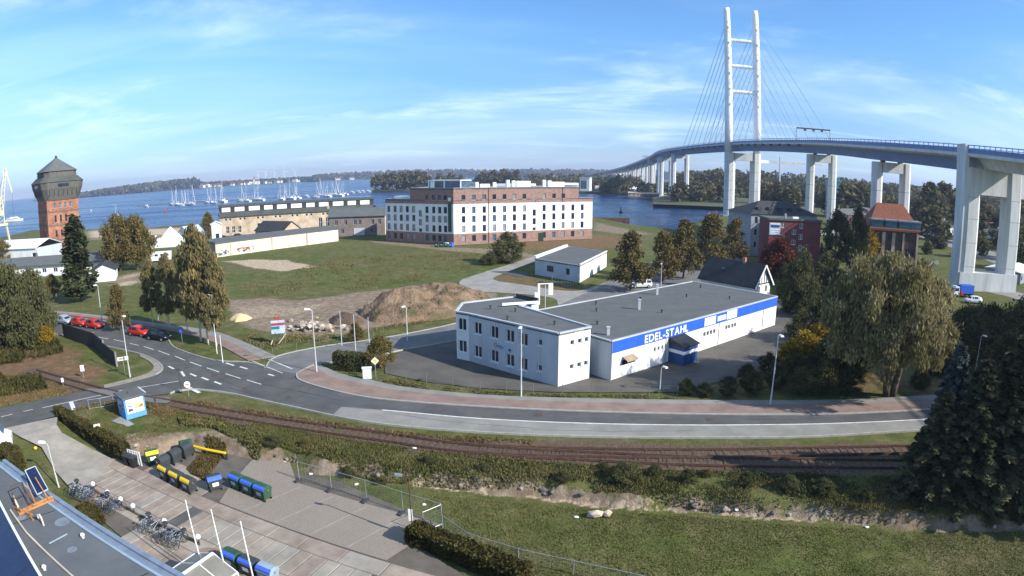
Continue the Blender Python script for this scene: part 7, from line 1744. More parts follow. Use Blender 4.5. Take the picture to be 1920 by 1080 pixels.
# site sign board on crossed legs
p = G(524, 645); rz = math.atan2(p.y, p.x) - math.pi / 2; H = ZH(524, 592, p)
o = thing('site_board', 'red white and blue building site board on crossed timber legs', 'sign', (p.x, p.y, 0), rz)
MB().box(-.95, .95, -.05, .02, H - 2.4, H - .6).build('board', W['banner'], o); MB().box(-.95, .95, -.062, -.051, H - 1.3, H - .95).build('red_band', W['redfaded'], o); MB().box(-.95, 0.2, -.068, -.063, H - 1.8, H - 1.4).build('teal_field', W['teal'], o); MB().box(-.5, .3, -.05, .02, H - .598, H - .1).build('top_board', W['redfaded'], o)
for a, b in (((-.5, .0, H - 2.2), (.1, 0, .1)), ((.6, .05, H - 2.2), (.3, .05, .1)), ((1.0, -.1, H - 2.5), (-.1, -.1, .1)), ((-.9, -.2, H - 3.2), (-1.2, -.4, .1))):
    mb = MB(); mb.bar(a, b, .14, .08); mb.build('leg', W['cream' if a[0] > .8 or a[0] < -.8 else 'darkgrey'], o)
# white open frame sign behind the office
p = G(1022, 585); rz = math.atan2(p.y, p.x) - math.pi / 2 + .25; k = p.length / 1150; H = ZH(1022, 531, p)
o = thing('frame_sign', 'white open box frame on a grey post behind the office roof', 'sign', (p.x, p.y, 0), rz)
mb = MB(); mb.tube([(0, 0, -.2), (0, 0, H - .3)], .07, 6); mb.build('post', W['lampgrey'], o)
wd_ = 15 * k
MB().box(-wd_, wd_, -.12, .12, H - .15, H).build('top_bar', W['white'], o); MB().box(-wd_, -wd_ + .35, -.14, .14, H - 3.4, H - .16).build('side_panel', W['white'], o); MB().box(wd_ - .75, wd_, -.14, .14, H - 1.9, H - .16).build('side_panel', W['white'], o); MB().box(-wd_ - .5, -wd_ - .02, -.12, .12, H - 3.4, H - 1.4).build('side_panel', W['white'], o)

# ------------------------------------------------------------------ dark stepped wall at the left
pts = gl([(120, 632), (178, 652), (196, 668), (219, 688)]); hz_ = [2.2, 2.2, 1.9, 1.5]
o = thing('stepped_wall', 'dark boarded wall stepping down towards the crossing', 'wall', (pts[0].x, pts[0].y, 0))
W['darkboard'] = mat('dark_boarding', (0.045, 0.042, 0.042), .9, .25, 2.0, stretch=(3, 3, .5))
for i in range(3):
    a, b = pts[i] - pts[0], pts[i + 1] - pts[0]; L = (b - a).length; n_ = max(2, int(L / 1.5))
    for k in range(n_):
        q0, q1 = a.lerp(b, k / n_), a.lerp(b, (k + 1) / n_ - .008); mb = MB(); mb.bar((q0.x, q0.y, hz_[i] / 2), (q1.x, q1.y, hz_[i] / 2), .14, hz_[i]); mb.build('panel', W['darkboard'], o)
    mb = MB(); mb.bar((b.x, b.y, hz_[i] / 2 + .03), (b.x + .001, b.y + .16, hz_[i] / 2 + .03), .16, hz_[i] + .06); mb.build('post', W['concrete'], o)

# ------------------------------------------------------------------ blue kiosk
c0 = G(238, 788); e1 = G(262, 781) ; d = (e1 - c0).normalized(); kw = 2.3
ko = thing('kiosk', 'small bright blue transformer kiosk with painted pictures and flat grey roof', 'kiosk', (c0.x, c0.y, 0), math.atan2(d.y, d.x))
W['kioskblue'] = mat('kiosk_blue', (0.10, 0.30, 0.72), .6, .12, 1.2)
KH = 2.1
MB().box(0, kw, 0, kw, 0, KH).build('wall', W['kioskblue'], ko); MB().box(-.2, kw + .2, -.2, kw + .2, KH, KH + .16).build('roof', W['roof'], ko)
pc_ = MB().box(.22, kw - .18, -.02, 0, .55, KH - .1).build('painting', W['white'], ko)
W['sunpaint'] = mat('painted_sunset', (0.75, 0.55, 0.16), .7, .2, 2.0); W['hillpaint'] = mat('painted_hill', (0.06, 0.05, 0.12), .7, .2); W['brownpaint'] = mat('painted_rock', (0.30, 0.15, 0.06), .7, .2); W['pinkpaint'] = mat('painted_pink', (0.55, 0.30, 0.24), .7, .2)
MB().box(1.1, kw - .22, -.026, -.022, 1.0, 1.35).build('painted_sun', W['sunpaint'], ko)
MB().add([(.3, -.03, .75), (1.0, -.03, .8), (.8, -.03, 1.0), (.45, -.03, 1.05)], [(0, 1, 2, 3)]).build('painted_hill', W['hillpaint'], ko)
MB().add([(.35, -.03, 1.3), (.95, -.03, 1.2), (.5, -.03, 1.42)], [(0, 1, 2)]).build('painted_hill', W['hillpaint'], ko)
MB().add([(1.5, -.034, 1.02), (2.08, -.034, 1.02), (2.0, -.034, 1.3), (1.75, -.034, 1.25)], [(0, 1, 2, 3)]).build('painted_rock', W['brownpaint'], ko)
MB().add([(.9, -.034, .95), (2.0, -.034, .95), (1.6, -.034, 1.05), (1.1, -.034, 1.08)], [(0, 1, 2, 3)]).build('painted_shore', W['pinkpaint'], ko)
MB().box(-.02, 0, .35, kw - .3, .7, KH - .3).build('painting', W['greywhite_shade'], ko)
for y0, z0, y1, z1, m_ in ((.5, .8, 1.1, 1.1, 'brownpaint'), (1.0, 1.0, 1.7, 1.25, 'green'), (.9, .72, 1.5, .95, 'pinkpaint'), (.45, 1.3, .8, 1.55, 'hillpaint')): MB().box(-.03, -.022, y0, y1, z0, z1).build('painted_figure', W[m_], ko)
mb = MB(); mb.tube([(1.0, 1.1, KH + .1), (1.0, 1.1, KH + .42)], .06, 6); mb.build('roof_vent', W['rust'], ko)
sheet('concrete_pad', gl([(205, 790), (228, 780), (252, 795), (225, 806)]), -0.01, W['concrete'])

# ------------------------------------------------------------------ fences
W['lotwire'] = mat('weathered_wire', (0.16, 0.165, 0.15), 0.7, 0.2)
def fence(name, label, px, h, z=0.0, step=2.8, m='metal', mesh=True, rails=1, cat='fence'):
    pts = gl(px, z); o0 = pts[0]; o = thing(name, label, cat, (o0.x, o0.y, z)); wire = MB()
    for a, b in zip(pts[:-1], pts[1:]):
        L = (b - a).length; n_ = max(1, round(L / step))
        for k in range(n_ + 1):
            if k == 0 and a is not pts[0]: continue
            q = a.lerp(b, k / n_) - o0; mb = MB(); mb.tube([(q.x, q.y, -.2), (q.x, q.y, h)], .035, 6); mb.build('post', W[m], o)
        q0, q1 = a - o0, b - o0
        for r in range(rails): mb = MB(); zr = h - .03 - r * (h - .15); mb.tube([(q0.x, q0.y, zr), (q1.x, q1.y, zr)], .02 if m == 'metal' else .01, 5); mb.build('rail', W[m], o)
        if mesh:
            for k in range(1, int(h / .22)): wire.bar((q0.x, q0.y, k * .22), (q1.x, q1.y, k * .22), .006)
            for k in range(1, int(L / .35)): q = q0.lerp(q1, k * .35 / L); wire.bar((q.x, q.y, .05), (q.x, q.y, h - .05), .006)
    if mesh: tag(wire.build('wire_mesh', W[m], o), kind='stuff')
    return o
LF = fence('lot_fence', 'wire mesh fence with grey posts along the back of the paved lot', [(562, 902), (622, 918), (688, 938), (756, 961), (828, 984)], 1.75, -1, 2.7)
for i, (u, v) in enumerate(((562, 902), (622, 920), (688, 940), (756, 963))):
    p = G(u, v, -1) + Vector((-.1, -.15)); MB().box(-.35, .35, -.12, .12, 0, .14).build('foot_block', W['darkgrey'], LF, loc=(p.x - LF.location.x, p.y - LF.location.y, 0.05), rz=1.2)
fence('fence_panel', 'leaning grey mesh fence panel at the corner of the lot', [(795, 1000), (829, 985)], 1.7, -1, 3, rails=2)  # a loose temporary fence panel, no gate stands here
fence('field_fence', 'low wire fence with grey posts below the hedge on the field', [(830, 988), (878, 1022), (972, 1052), (1075, 1075), (1180, 1098), (1300, 1125)], 1.0, -1, 3.4, rails=1)
fence('crossing_fence', 'grey tubular railing beside the road behind the kiosk', [(168, 768), (190, 765), (214, 760)], 1.1, 0, 1.2, mesh=False, rails=2)
fence('meadow_fence', 'thin wire fence along the meadow edge before the rubble', [(340, 655), (430, 700)][:0] + [(470, 652), (512, 668), (600, 649), (700, 634)], 1.1, 0, 3.0, m='lotwire', mesh=False)
fence('yard_fence', 'thin wire fence between office yard and pavement', [(725, 705), (800, 720), (900, 733), (1000, 738), (1270, 742)], 1.1, 0, 3.0, m='lotwire', mesh=False)
fence('garden_fence', 'grey green panel fence at the corner of the low white building', [(1035, 528), (1065, 538), (1085, 530)], 1.7, 0, 1.2, rails=2)

# ------------------------------------------------------------------ vehicles
def car(label, pos, rz, paint, L=4.1, Wd=1.72, H=1.46, kind='hatch', z=0.02, group=None, name='parked_car', cat='car'):
    o = thing(name, label, cat, (pos[0], pos[1], z), rz, group); s = L / 4.1; w = Wd / 2
    if kind == 'hatch': sec = [(-2.03, .50, .72, .80, .60), (-1.95, .34, .86, .92, .66), (-1.55, .30, .92, 1.36, .56), (-.9, .28, .92, 1.45, .60), (.2, .28, .90, 1.44, .60), (.62, .28, .90, 1.30, .60), (1.15, .28, .88, .93, .70), (1.75, .30, .74, .80, .66), (1.98, .36, .62, .66, .55), (2.06, .46, .56, .58, .45)]
    else: sec = [(-2.05, .50, .75, .85, .66), (-1.98, .34, .95, 1.05, .70), (-1.85, .30, .98, 1.56, .60), (-.9, .28, .98, 1.64, .62), (.25, .28, .96, 1.62, .62), (.65, .28, .96, 1.45, .62), (1.1, .28, .95, 1.0, .72), (1.8, .30, .84, .90, .70), (2.0, .36, .68, .72, .6), (2.06, .46, .6, .62, .5)]
    k = H / (1.46 if kind == 'hatch' else 1.64); vs, fs = [], []
    for x, zb, zm, zr, wr in sec:
        taper = 1 - max(0, abs(x) - 1.5) * .28
        vs += [(x * s, -w * .9 * taper, zb * k), (x * s, -w * taper, (zb + zm) / 2 * k), (x * s, -w * .96 * taper, zm * k), (x * s, -wr * Wd / 1.72, zr * k), (x * s, wr * Wd / 1.72, zr * k), (x * s, w * .96 * taper, zm * k), (x * s, w * taper, (zb + zm) / 2 * k), (x * s, w * .9 * taper, zb * k)]
    n = len(sec)
    for i in range(n - 1):
        for j in range(8): j2 = (j + 1) % 8; fs.append((i * 8 + j, i * 8 + j2, (i + 1) * 8 + j2, (i + 1) * 8 + j))
    fs += [tuple(range(8)), tuple(reversed(range((n - 1) * 8, n * 8)))]
    fs = [tuple(reversed(f)) for f in fs]
    MB().add(vs, fs).build('body', W[paint], o, smooth=False)
    V = lambda i, j, out=.012: Vector(vs[i * 8 + j]) + Vector((0, out * (-1 if j < 4 else 1), out * .4))
    def quad(a, b, c, e, f0=.08, f1=.9):
        ab, ec = lambda t: a.lerp(b, t), lambda t: e.lerp(c, t)
        return [ab(f0).lerp(ec(f0), f0), ab(1 - f0).lerp(ec(1 - f0), f0), ab(1 - f0).lerp(ec(1 - f0), f1), ab(f0).lerp(ec(f0), f1)]
    for sd in (2, 5):
        tp = 3 if sd == 2 else 4
        for i, j in ((2, 3), (3, 4), (4, 5)):
            q = quad(V(i, sd), V(j, sd), V(j, tp), V(i, tp)); MB().add(q, [(0, 1, 2, 3) if sd == 2 else (3, 2, 1, 0)]).build('side_window', W['glass'], o)
    up_ = Vector((0, 0, .012))
    a = [Vector(vs[5 * 8 + 3]) + up_, Vector(vs[5 * 8 + 4]) + up_, Vector(vs[6 * 8 + 4]) + up_ + Vector((.01, 0, 0)), Vector(vs[6 * 8 + 3]) + up_ + Vector((.01, 0, 0))]
    MB().add(quad(a[0], a[1], a[2], a[3], .06, .94), [(3, 2, 1, 0)]).build('windscreen', W['glass'], o)
    a = [Vector(vs[1 * 8 + 3]) + Vector((-.015, 0, .01)), Vector(vs[1 * 8 + 4]) + Vector((-.015, 0, .01)), Vector(vs[2 * 8 + 4]) + Vector((-.015, 0, .01)), Vector(vs[2 * 8 + 3]) + Vector((-.015, 0, .01))]
    MB().add(quad(a[0], a[1], a[2], a[3], .08, .9), [(3, 2, 1, 0)]).build('rear_window', W['glass'], o)
    for x in (-1.28 * s, 1.30 * s):
        for y in (-1, 1):
            wm = MB(); wm.tube([(0, -.1, 0), (0, .1, 0)], .31, 14); t_ = wm.build('wheel', W['tyre'], o, loc=(x, y * (w - .1), .31)); rm = MB(); rm.tube([(0, -.015, 0), (0, .015, 0)], .19, 10); rm.build('rim', W['metal'], t_, loc=(0, y * .105, 0))
    for y in (-1, 1):
        MB().box(1.9 * s, 1.99 * s, y * w * .62 - .15, y * w * .62 + .15, .56 * k, .68 * k).build('headlight', W['white'], o); MB().box(-2.02 * s, -1.94 * s, y * w * .72 - .1, y * w * .72 + .1, .66 * k, .84 * k).build('tail_light', W['red'], o)
    return o
W['carred'] = mat('red_car_paint', (0.55, 0.035, 0.02), .25, .04, spec=.5); W['carblack'] = mat('black_car_paint', (0.012, 0.013, 0.016), .22, .1, spec=.5); W['carsilver'] = mat('silver_car_paint', (0.45, 0.50, 0.58), .3, .05, metal=.3); W['carwhite'] = mat('white_car_paint', (0.75, 0.77, 0.79), .3, .03, spec=.5)
dr_ = (G(300, 634) - G(123, 608)).normalized(); ca_ = math.atan2(dr_.y, dr_.x)
car('silver car at the far left of the parked row', G(122, 607), ca_, 'carsilver', group='cars parked in the bay')
car('red hatchback right behind the silver car', G(150, 611), ca_, 'carred', group='cars parked in the bay')
car('red hatchback, right one of the pair beside the silver car', G(178, 615), ca_, 'carred', group='cars parked in the bay')
car('red hatchback parked alone in front of the black car', G(262, 629), ca_, 'carred', L=4.2, group='cars parked in the bay')
car('black car in the shade at the right end of the row', G(298, 637), ca_, 'carblack', L=4.4, group='cars parked in the bay')
car('white car parked under the lindens behind the hall', G(1201, 539), math.pi + .15, 'carwhite', kind='suv', L=4.4, H=1.6)
car('white car on the grass before the big bridge pier', G(1824, 568), math.pi - .25, 'carwhite')
car('dark car parked beside the sandy workshop, left one', AT(418, 243, 440), .4, 'carblack', group='cars at the workshop')
car('dark car parked beside the sandy workshop, right one', AT(447, 246, 440), .4, 'carblack', group='cars at the workshop')
# flatbed truck with blue tarpaulin
p = G(1802, 556); rz = math.pi - .12; o = thing('truck', 'small white truck with blue tarpaulin body beside the bridge pier', 'truck', (p.x, p.y, 0), rz)
MB().add([(1.2, -1, .5), (3.1, -1, .5), (3.1, 1, .5), (1.2, 1, .5), (1.2, -.95, 2.3), (2.3, -.9, 2.35), (2.3, .9, 2.35), (1.2, .95, 2.3), (3.05, -.95, 1.3), (3.05, .95, 1.3)], [(0, 1, 8, 5, 4), (3, 7, 6, 9, 2), (4, 5, 6, 7), (5, 8, 9, 6), (8, 1, 2, 9), (0, 4, 7, 3), (3, 2, 1, 0)]).build('cab', W['carwhite'], o)
MB().box(-2.8, 1.0, -1.1, 1.1, .85, 2.6).build('tarpaulin', W['blue'], o); MB().box(-2.9, 3.0, -.9, .9, .5, .8).build('chassis', W['darkgrey'], o); MB().add([(2.34, -.8, 2.25), (2.34, .8, 2.25), (3.07, .85, 1.35), (3.07, -.85, 1.35)], [(3, 2, 1, 0)]).build('windscreen', W['glass'], o)
for y in (-1, 1): MB().box(1.5, 2.6, y * .985 - .03, y * .985 + .03, 1.35, 2.0).build('side_window', W['glass'], o)
for x in (-1.8, 2.3):
    for y in (-.9, .9): wm = MB(); wm.tube([(0, -.12, 0), (0, .12, 0)], .38, 12); wm.build('wheel', W['tyre'], o, loc=(x, y, .38))
MB().box(.2, 1.1, 1.1, 1.2, .6, 1.2).build('red_crate', W['red'], o)
# white van reaching into the left edge
p = G(-14, 838, -.3); o = thing('van', 'white van at the left picture edge beside the driveway', 'van', (p.x, p.y, -.35), 0.75)
MB().add([(-2.5, -.95, .35), (2.3, -.95, .35), (2.3, .95, .35), (-2.5, .95, .35), (-2.5, -.9, 2.4), (.9, -.85, 2.4), (.9, .85, 2.4), (-2.5, .9, 2.4), (1.6, -.9, 1.35), (1.6, .9, 1.35), (2.3, -.9, 1.0), (2.3, .9, 1.0)], [(0, 1, 10, 8, 5, 4), (3, 7, 6, 9, 11, 2), (4, 5, 6, 7), (5, 8, 9, 6), (8, 10, 11, 9), (10, 1, 2, 11), (0, 4, 7, 3), (3, 2, 1, 0)]).build('body', W['carwhite'], o)
MB().add([(.93, -.78, 2.3), (.93, .78, 2.3), (1.62, .82, 1.42), (1.62, -.82, 1.42)], [(3, 2, 1, 0)]).build('windscreen', W['glass'], o)
for y in (-1, 1): MB().box(.1, .95, y * .93 - .02, y * .93 + .02, 1.45, 2.05).build('side_window', W['glass'], o)
for x in (-1.6, 1.5):
    for y in (-.85, .85): wm = MB(); wm.tube([(0, -.1, 0), (0, .1, 0)], .33, 12); wm.build('wheel', W['tyre'], o, loc=(x, y, .33))
# camper among the left trees
p = G(303, 490); o = thing('camper', 'white camper van with dark windows left of the black shed', 'camper', (p.x, p.y, 0), .35)
MB().add([(-3, -1.1, .4), (3, -1.1, .4), (3, 1.1, .4), (-3, 1.1, .4), (-3, -1.1, 2.9), (3.2, -1.1, 2.9), (3.2, 1.1, 2.9), (-3, 1.1, 2.9)], [(3, 2, 1, 0), (4, 5, 6, 7), (0, 1, 5, 4), (1, 2, 6, 5), (2, 3, 7, 6), (3, 0, 4, 7)]).build('body', W['carwhite'], o)
for x in (-1.8, 0, 1.6): MB().box(x, x + 1.0, -1.13, -1.1, 1.7, 2.3).build('side_window', W['glass'], o)
for x in (-2, 2): wm = MB(); wm.tube([(0, -1.0, 0), (0, 1.0, 0)], .35, 10); wm.build('wheels', W['tyre'], o, loc=(x, 0, .35))

# ------------------------------------------------------------------ flat roofed building under the webcam
K0 = G(8, 864, 5.0); K1e = G(330, 1075, 5.0); d = (K1e - K0).normalized(); n = Vector((d.y, -d.x)); RL_ = 44
fb = Bld('near_building', 'low flat roofed building with grey felt roof and metal edge at the lower left', K0)
E0, E1 = K0, K0 + d * RL_; F0, F1 = E0 + n * 15, E1 + n * 15
W['felt'] = mat('near_roof_felt', (0.115, 0.125, 0.135), .85, .16, .35, bump=.008, bscale=25, fine=.12)
fb.slab([E0, E1, F1, F0], 4.6, 4.96, 'felt')
for a, b in ((E1, E0), (F1, E1), (F0, F1), (E0, F0)): fb.side(a, b, -1.1, 4.7, (), 'cream')
def strip(o0, o1, z0, z1, m, nm, a0=-.05, a1=RL_):
    q = [E0 + d * a0 + n * o0, E0 + d * a1 + n * o0, E0 + d * a1 + n * o1, E0 + d * a0 + n * o1]; mb = MB(); mb.prism([tuple(k) for k in q], z0, z1); return fb.part(mb, nm, m)
strip(-.12, .16, 4.7, 5.10, 'zinc', 'metal_edge'); strip(.17, .55, 4.95, 5.0, 'zinc', 'metal_flashing'); strip(.56, .72, 4.95, 5.04, 'greypale', 'metal_bead')
for a in (9.5, 19.0, 28): 
    q0, q1 = E0 + d * a + n * .8, E0 + d * (a - 3.0) + n * 12; mb = MB(); mb.bar((q0.x, q0.y, 4.965), (q1.x, q1.y, 4.965), .05, .02); fb.part(mb, 'felt_seam', 'black')
def R(u, v, z=4.97): return G(u, v, z)
mb = MB(); pts = [R(20, 958), R(50, 1000), R(85, 1035), R(140, 1085)]; mb.tube([(p.x, p.y, 5.03) for p in pts], .06, 6); fb.part(mb, 'roof_pipe', 'cream')
# U shaped vent, stick, small vents
p = R(82, 985); mb = MB(); mb.tube([(p.x, p.y, 4.9), (p.x, p.y, 5.45), (p.x - .12, p.y + .03, 5.6), (p.x - .3, p.y + .05, 5.55), (p.x - .32, p.y + .05, 5.35)], .055, 8); fb.part(mb, 'vent_pipe', 'cream')
a, b = R(92, 1020), R(126, 1002); mb = MB(); mb.bar((a.x, a.y, 5.0), (b.x, b.y, 5.0), .06, .05); fb.part(mb, 'loose_batten', 'greypale')
for u, v in ((156, 1008), (84, 1068)): p = R(u, v); mb = MB(); mb.lathe([(.08, 4.95), (.08, 5.12), (.14, 5.13), (.1, 5.22)], (p.x, p.y, 0), 10); fb.part(mb, 'roof_vent', 'white')
W['puddle'] = mat('damp_patch', (0.19, 0.215, 0.24), .5, .2)
for u, v, w in ((117, 978, .5), (135, 1030, .3), (40, 970, .35)): p = R(u, v); mb = MB(); mb.lathe([(w, 4.962), (w * .9, 4.966)], (p.x, p.y, 0), 10); fb.part(mb, 'roof_patch', 'puddle')
# experimental solar module on a timber rack
c = [G(47, 883, 6.0), G(66, 875, 6.0), G(90, 918, 5.35), G(70, 928, 5.35)]
sp_ = thing('solar_module', 'single tilted dark solar module in a silver frame on the roof', 'solar panel', (c[3].x, c[3].y, 4.97))
o0 = c[3]; zs = [6.0 - 4.97, 6.0 - 4.97, 5.35 - 4.97, 5.35 - 4.97]; q = [Vector((p.x - o0.x, p.y - o0.y, z)) for p, z in zip(c, zs)]
nn = (q[1] - q[0]).cross(q[3] - q[0]).normalized(); nn = nn if nn.z > 0 else -nn
MB().add([k for k in q] + [k + nn * .03 for k in q], [(4, 5, 6, 7), (0, 1, 5, 4), (1, 2, 6, 5), (2, 3, 7, 6), (3, 0, 4, 7), (3, 2, 1, 0)]).build('cells', W['solar'], sp_)
for i in range(4): mb = MB(); mb.bar(q[i] + nn * .02, q[(i + 1) % 4] + nn * .02, .06, .07, up=nn); mb.build('frame', W['greywhite_shade'], sp_)
for k in (q[0], q[1]): mb = MB(); mb.bar(k, (k.x, k.y, 0), .06); mb.build('leg', W['black'], sp_)
b0 = R(40, 957); tr_ = thing('timber_rack', 'orange timber rack and rusty frame beside the solar module', 'rack', (b0.x, b0.y, 4.97))
def tb(a, b, w, m='timber', nm='beam'):
    mb = MB(); p0, p1 = G(a[0], a[1], 4.97 + a[2]), G(b[0], b[1], 4.97 + b[2]); mb.bar((p0.x - b0.x, p0.y - b0.y, a[2]), (p1.x - b0.x, p1.y - b0.y, b[2]), w); mb.build(nm, W[m], tr_)
for a, b, w, m_ in [((35, 964, .1), (100, 935, .1), .14, 'timber'), ((38, 958, .25), (98, 930, .25), .1, 'timber'), ((20, 913, .8), (40, 904, .8), .05, 'rust'), ((20, 913, .8), (32, 957, .1), .05, 'rust'), ((40, 904, .8), (55, 948, .1), .05, 'rust'), ((25, 935, .5), (46, 925, .5), .05, 'rust'), ((50, 905, .9), (67, 945, .2), .06, 'timber'), ((42, 905, .9), (62, 950, .2), .06, 'rust'), ((25, 950, .1), (60, 965, .1), .09, 'timber'), ((34, 960, .0), (62, 945, .5), .06, 'timber'), ((24, 930, .4), (34, 950, .2), .12, 'cream'), ((66, 895, 1.2), (92, 938, .2), .06, 'timber'), ((56, 967, .05), (62, 975, .05), .08, 'timber')]: tb(a, b, w, m_)
# big solar array at the picture corner
z0 = 6.6; A_, B_ = G(-40, 862, z0), G(84, 1095, z0); dd_ = (B_ - A_).normalized(); nn_ = Vector((dd_.y, -dd_.x))
ar = thing('solar_array', 'large dark blue solar array with white edge at the bottom left corner', 'solar panel', (A_.x, A_.y, 4.97), math.atan2(dd_.y, dd_.x))
L_ = (B_ - A_).length + 3
for k in range(int(L_ / 1.02) + 1): MB().add([(k * 1.02, -.06, 1.63), (k * 1.02 + 1.0, -.06, 1.63), (k * 1.02 + 1.0, -3.3, .75), (k * 1.02, -3.3, .75), (k * 1.02, -.06, 1.59), (k * 1.02 + 1.0, -.06, 1.59), (k * 1.02 + 1.0, -3.3, .71), (k * 1.02, -3.3, .71)], [(3, 2, 1, 0), (4, 5, 6, 7), (0, 1, 5, 4), (1, 2, 6, 5), (2, 3, 7, 6), (3, 0, 4, 7)]).build('module', W['solararray'] if 'solararray' in W else W['solar'], ar)
MB().box(-.05, L_, -.05, .09, 1.55, 1.70).build('edge_frame', W['white'], ar)
for k in range(0, int(L_), 2): mb = MB(); mb.bar((k, -.1, 0), (k, -.1, 1.56), .08); mb.build('leg', W['metal'], ar)
# white ribbed canopy
R1, R2 = G(400, 1038, 1.9), G(332, 1085, 1.9); rdv_ = (R2 - R1).normalized(); rn = Vector((rdv_.y, -rdv_.x)) ; rn = rn if rn.x > 0 else -rn
cp = thing('entrance_canopy', 'white framed gable canopy with glass roof beside the flag poles', 'canopy', (R1.x, R1.y, -1)); Lc = (R2 - R1).length + .8
W['canopyglass'] = mat('dusty_canopy_glass', (0.20, 0.19, 0.165), .35, .15, .8, spec=.5)
for s in (1, -1):
    e = rn * s * 1.75
    P0, P1, P2, P3 = Vector((0, 0, 2.9)), Vector((rdv_.x * Lc, rdv_.y * Lc, 2.9)), Vector((rdv_.x * Lc + e.x, rdv_.y * Lc + e.y, 2.25)), Vector((e.x, e.y, 2.25))
    for k in range(3):
        a, b = k / 3 + .01, (k + 1) / 3 - .01; qs = [P0.lerp(P1, a), P0.lerp(P1, b), P3.lerp(P2, b), P3.lerp(P2, a)]; MB().add(qs + [v + Vector((0, 0, .015)) for v in qs], [(0, 1, 2, 3), (7, 6, 5, 4), (0, 4, 5, 1), (1, 5, 6, 2), (2, 6, 7, 3), (3, 7, 4, 0)]).build('pane', W['canopyglass'], cp)
        mb = MB(); mb.bar(P0.lerp(P1, k / 3) + Vector((0, 0, .03)), P3.lerp(P2, k / 3) + Vector((0, 0, .03)), .06, .05); mb.build('rafter', W['white'], cp)
    mb = MB(); mb.bar(P3, P2, .07, .08); mb.build('eaves_rail', W['white'], cp)
    for q in (P3, P2): mb = MB(); mb.bar((q.x, q.y, 0), (q.x, q.y, 2.25), .08); mb.build('post', W['white'], cp)
mb = MB(); mb.bar((0, 0, 2.95), (rdv_.x * Lc, rdv_.y * Lc, 2.95), .16, .1); mb.build('ridge', W['white'], cp)
tag(MB().add([(p.x, p.y, -.938) for p in spl(gl([(340, 1062), (358, 1042), (385, 1028), (420, 1035), (432, 1055), (400, 1085), (345, 1090)], -1), 4, True)], [tuple(range(28))]).build('brick_apron', W['pinkpave']), kind='structure')
if bpy.data.objects['brick_apron'].data.polygons[0].normal.z < 0: bpy.data.objects['brick_apron'].data.flip_normals()

# globe lamps along the bicycle stands with a timber edging
GL_ = [(178, 922), (205, 938), (230, 951), (253, 964), (282, 979), (312, 993), (345, 1008), (375, 1023)]
for i, (u, v) in enumerate(GL_):
    p = G(u, v, -1); o = thing('globe_lamp', 'white globe path lamp by the bicycles, %s from the left' % ORD[i], 'lamp', (p.x, p.y, -.98), 0, 'globe lamps along the path')
    MB().lathe([(.05, 0), (.05, .45), (.09, .46), (.09, .5)], (0, 0, 0), 8).build('stem', W['darkgrey'], o)
    r = .2 if i not in (4, 6) else .15
    MB().lathe([(r * math.sin(a) + .002, .5 + r - r * math.cos(a)) for a in [math.pi * k / 8 for k in range(9)]], (0, 0, 0), 12).build('globe', W['white'], o, smooth=True)
for i in range(len(GL_) - 1):
    a, b = G(*GL_[i], -1), G(*GL_[i + 1], -1); mb = MB(); mb.bar((0, 0, .1), (b.x - a.x, b.y - a.y, .1), .12, .2)
    tag(mb.build('path_edging', W['wood'], None, loc=(a.x, a.y, -.98)), 'timber edging along the path between globe lamps, %s length from the left' % ORD[i], 'edging', 'path edging')
# bicycles
def bike_parts():
    ring = MB(); N = 16
    for k in range(N):
        pass
    def ringm(R, r, m):
        mb = MB(); vs, fs = [], []
        for k in range(16):
            a = 2 * math.pi * k / 16
            for j in range(5): b = 2 * math.pi * j / 5; vs.append(((R + r * math.cos(b)) * math.cos(a), r * math.sin(b), (R + r * math.cos(b)) * math.sin(a)))
        for k in range(16):
            for j in range(5): fs.append((k * 5 + j, ((k + 1) % 16) * 5 + j, ((k + 1) % 16) * 5 + (j + 1) % 5, k * 5 + (j + 1) % 5))
        mb.add(vs, fs)
        for k in range(6): a = math.pi * k / 6; mb.bar((-R * math.cos(a), 0, -R * math.sin(a)), (R * math.cos(a), 0, R * math.sin(a)), .006)
        return mb.mesh('wheel', W[m])
    wheel = ringm(.33, .022, 'darkgrey')
    def fr(m):
        mb = MB()
        for a, b, r in (((-.5, 0, .34), (-.12, 0, .3), .013), ((-.12, 0, .3), (-.28, 0, .85), .016), ((-.5, 0, .34), (-.24, 0, .72), .011), ((-.24, 0, .72), (.33, 0, .78), .016), ((-.12, 0, .3), (.36, 0, .66), .018), ((.33, 0, .85), (.52, 0, .34), .016)): mb.tube([a, b], r, 6)
        return mb.mesh('frame', W[m])
    hb_ = MB(); hb_.tube([(.33, 0, .84), (.30, 0, 1.0)], .013, 6); hb_.tube([(.26, -.28, 1.02), (.34, -.1, 1.0), (.34, .1, 1.0), (.26, .28, 1.02)], .013, 6)
    sd_ = MB(); sd_.add([(-.42, -.08, .88), (-.42, .08, .88), (-.14, .025, .9), (-.14, -.025, .9), (-.42, -.08, .94), (-.42, .08, .94), (-.14, .025, .93), (-.14, -.025, .93)], [(0, 1, 2, 3), (7, 6, 5, 4), (0, 4, 5, 1), (1, 5, 6, 2), (2, 6, 7, 3), (3, 7, 4, 0)])
    bk = MB(); bk.box(.4, .72, -.16, .16, .82, 1.02)
    return wheel, [fr(m) for m in ('metal', 'darkblue', 'darkgrey', 'greypale')], hb_.mesh('handlebar', W['metal']), sd_.mesh('saddle', W['black']), bk.mesh('basket', W['darkgrey'])
BW, BF, BH, BS, BB = bike_parts()
bikes = []
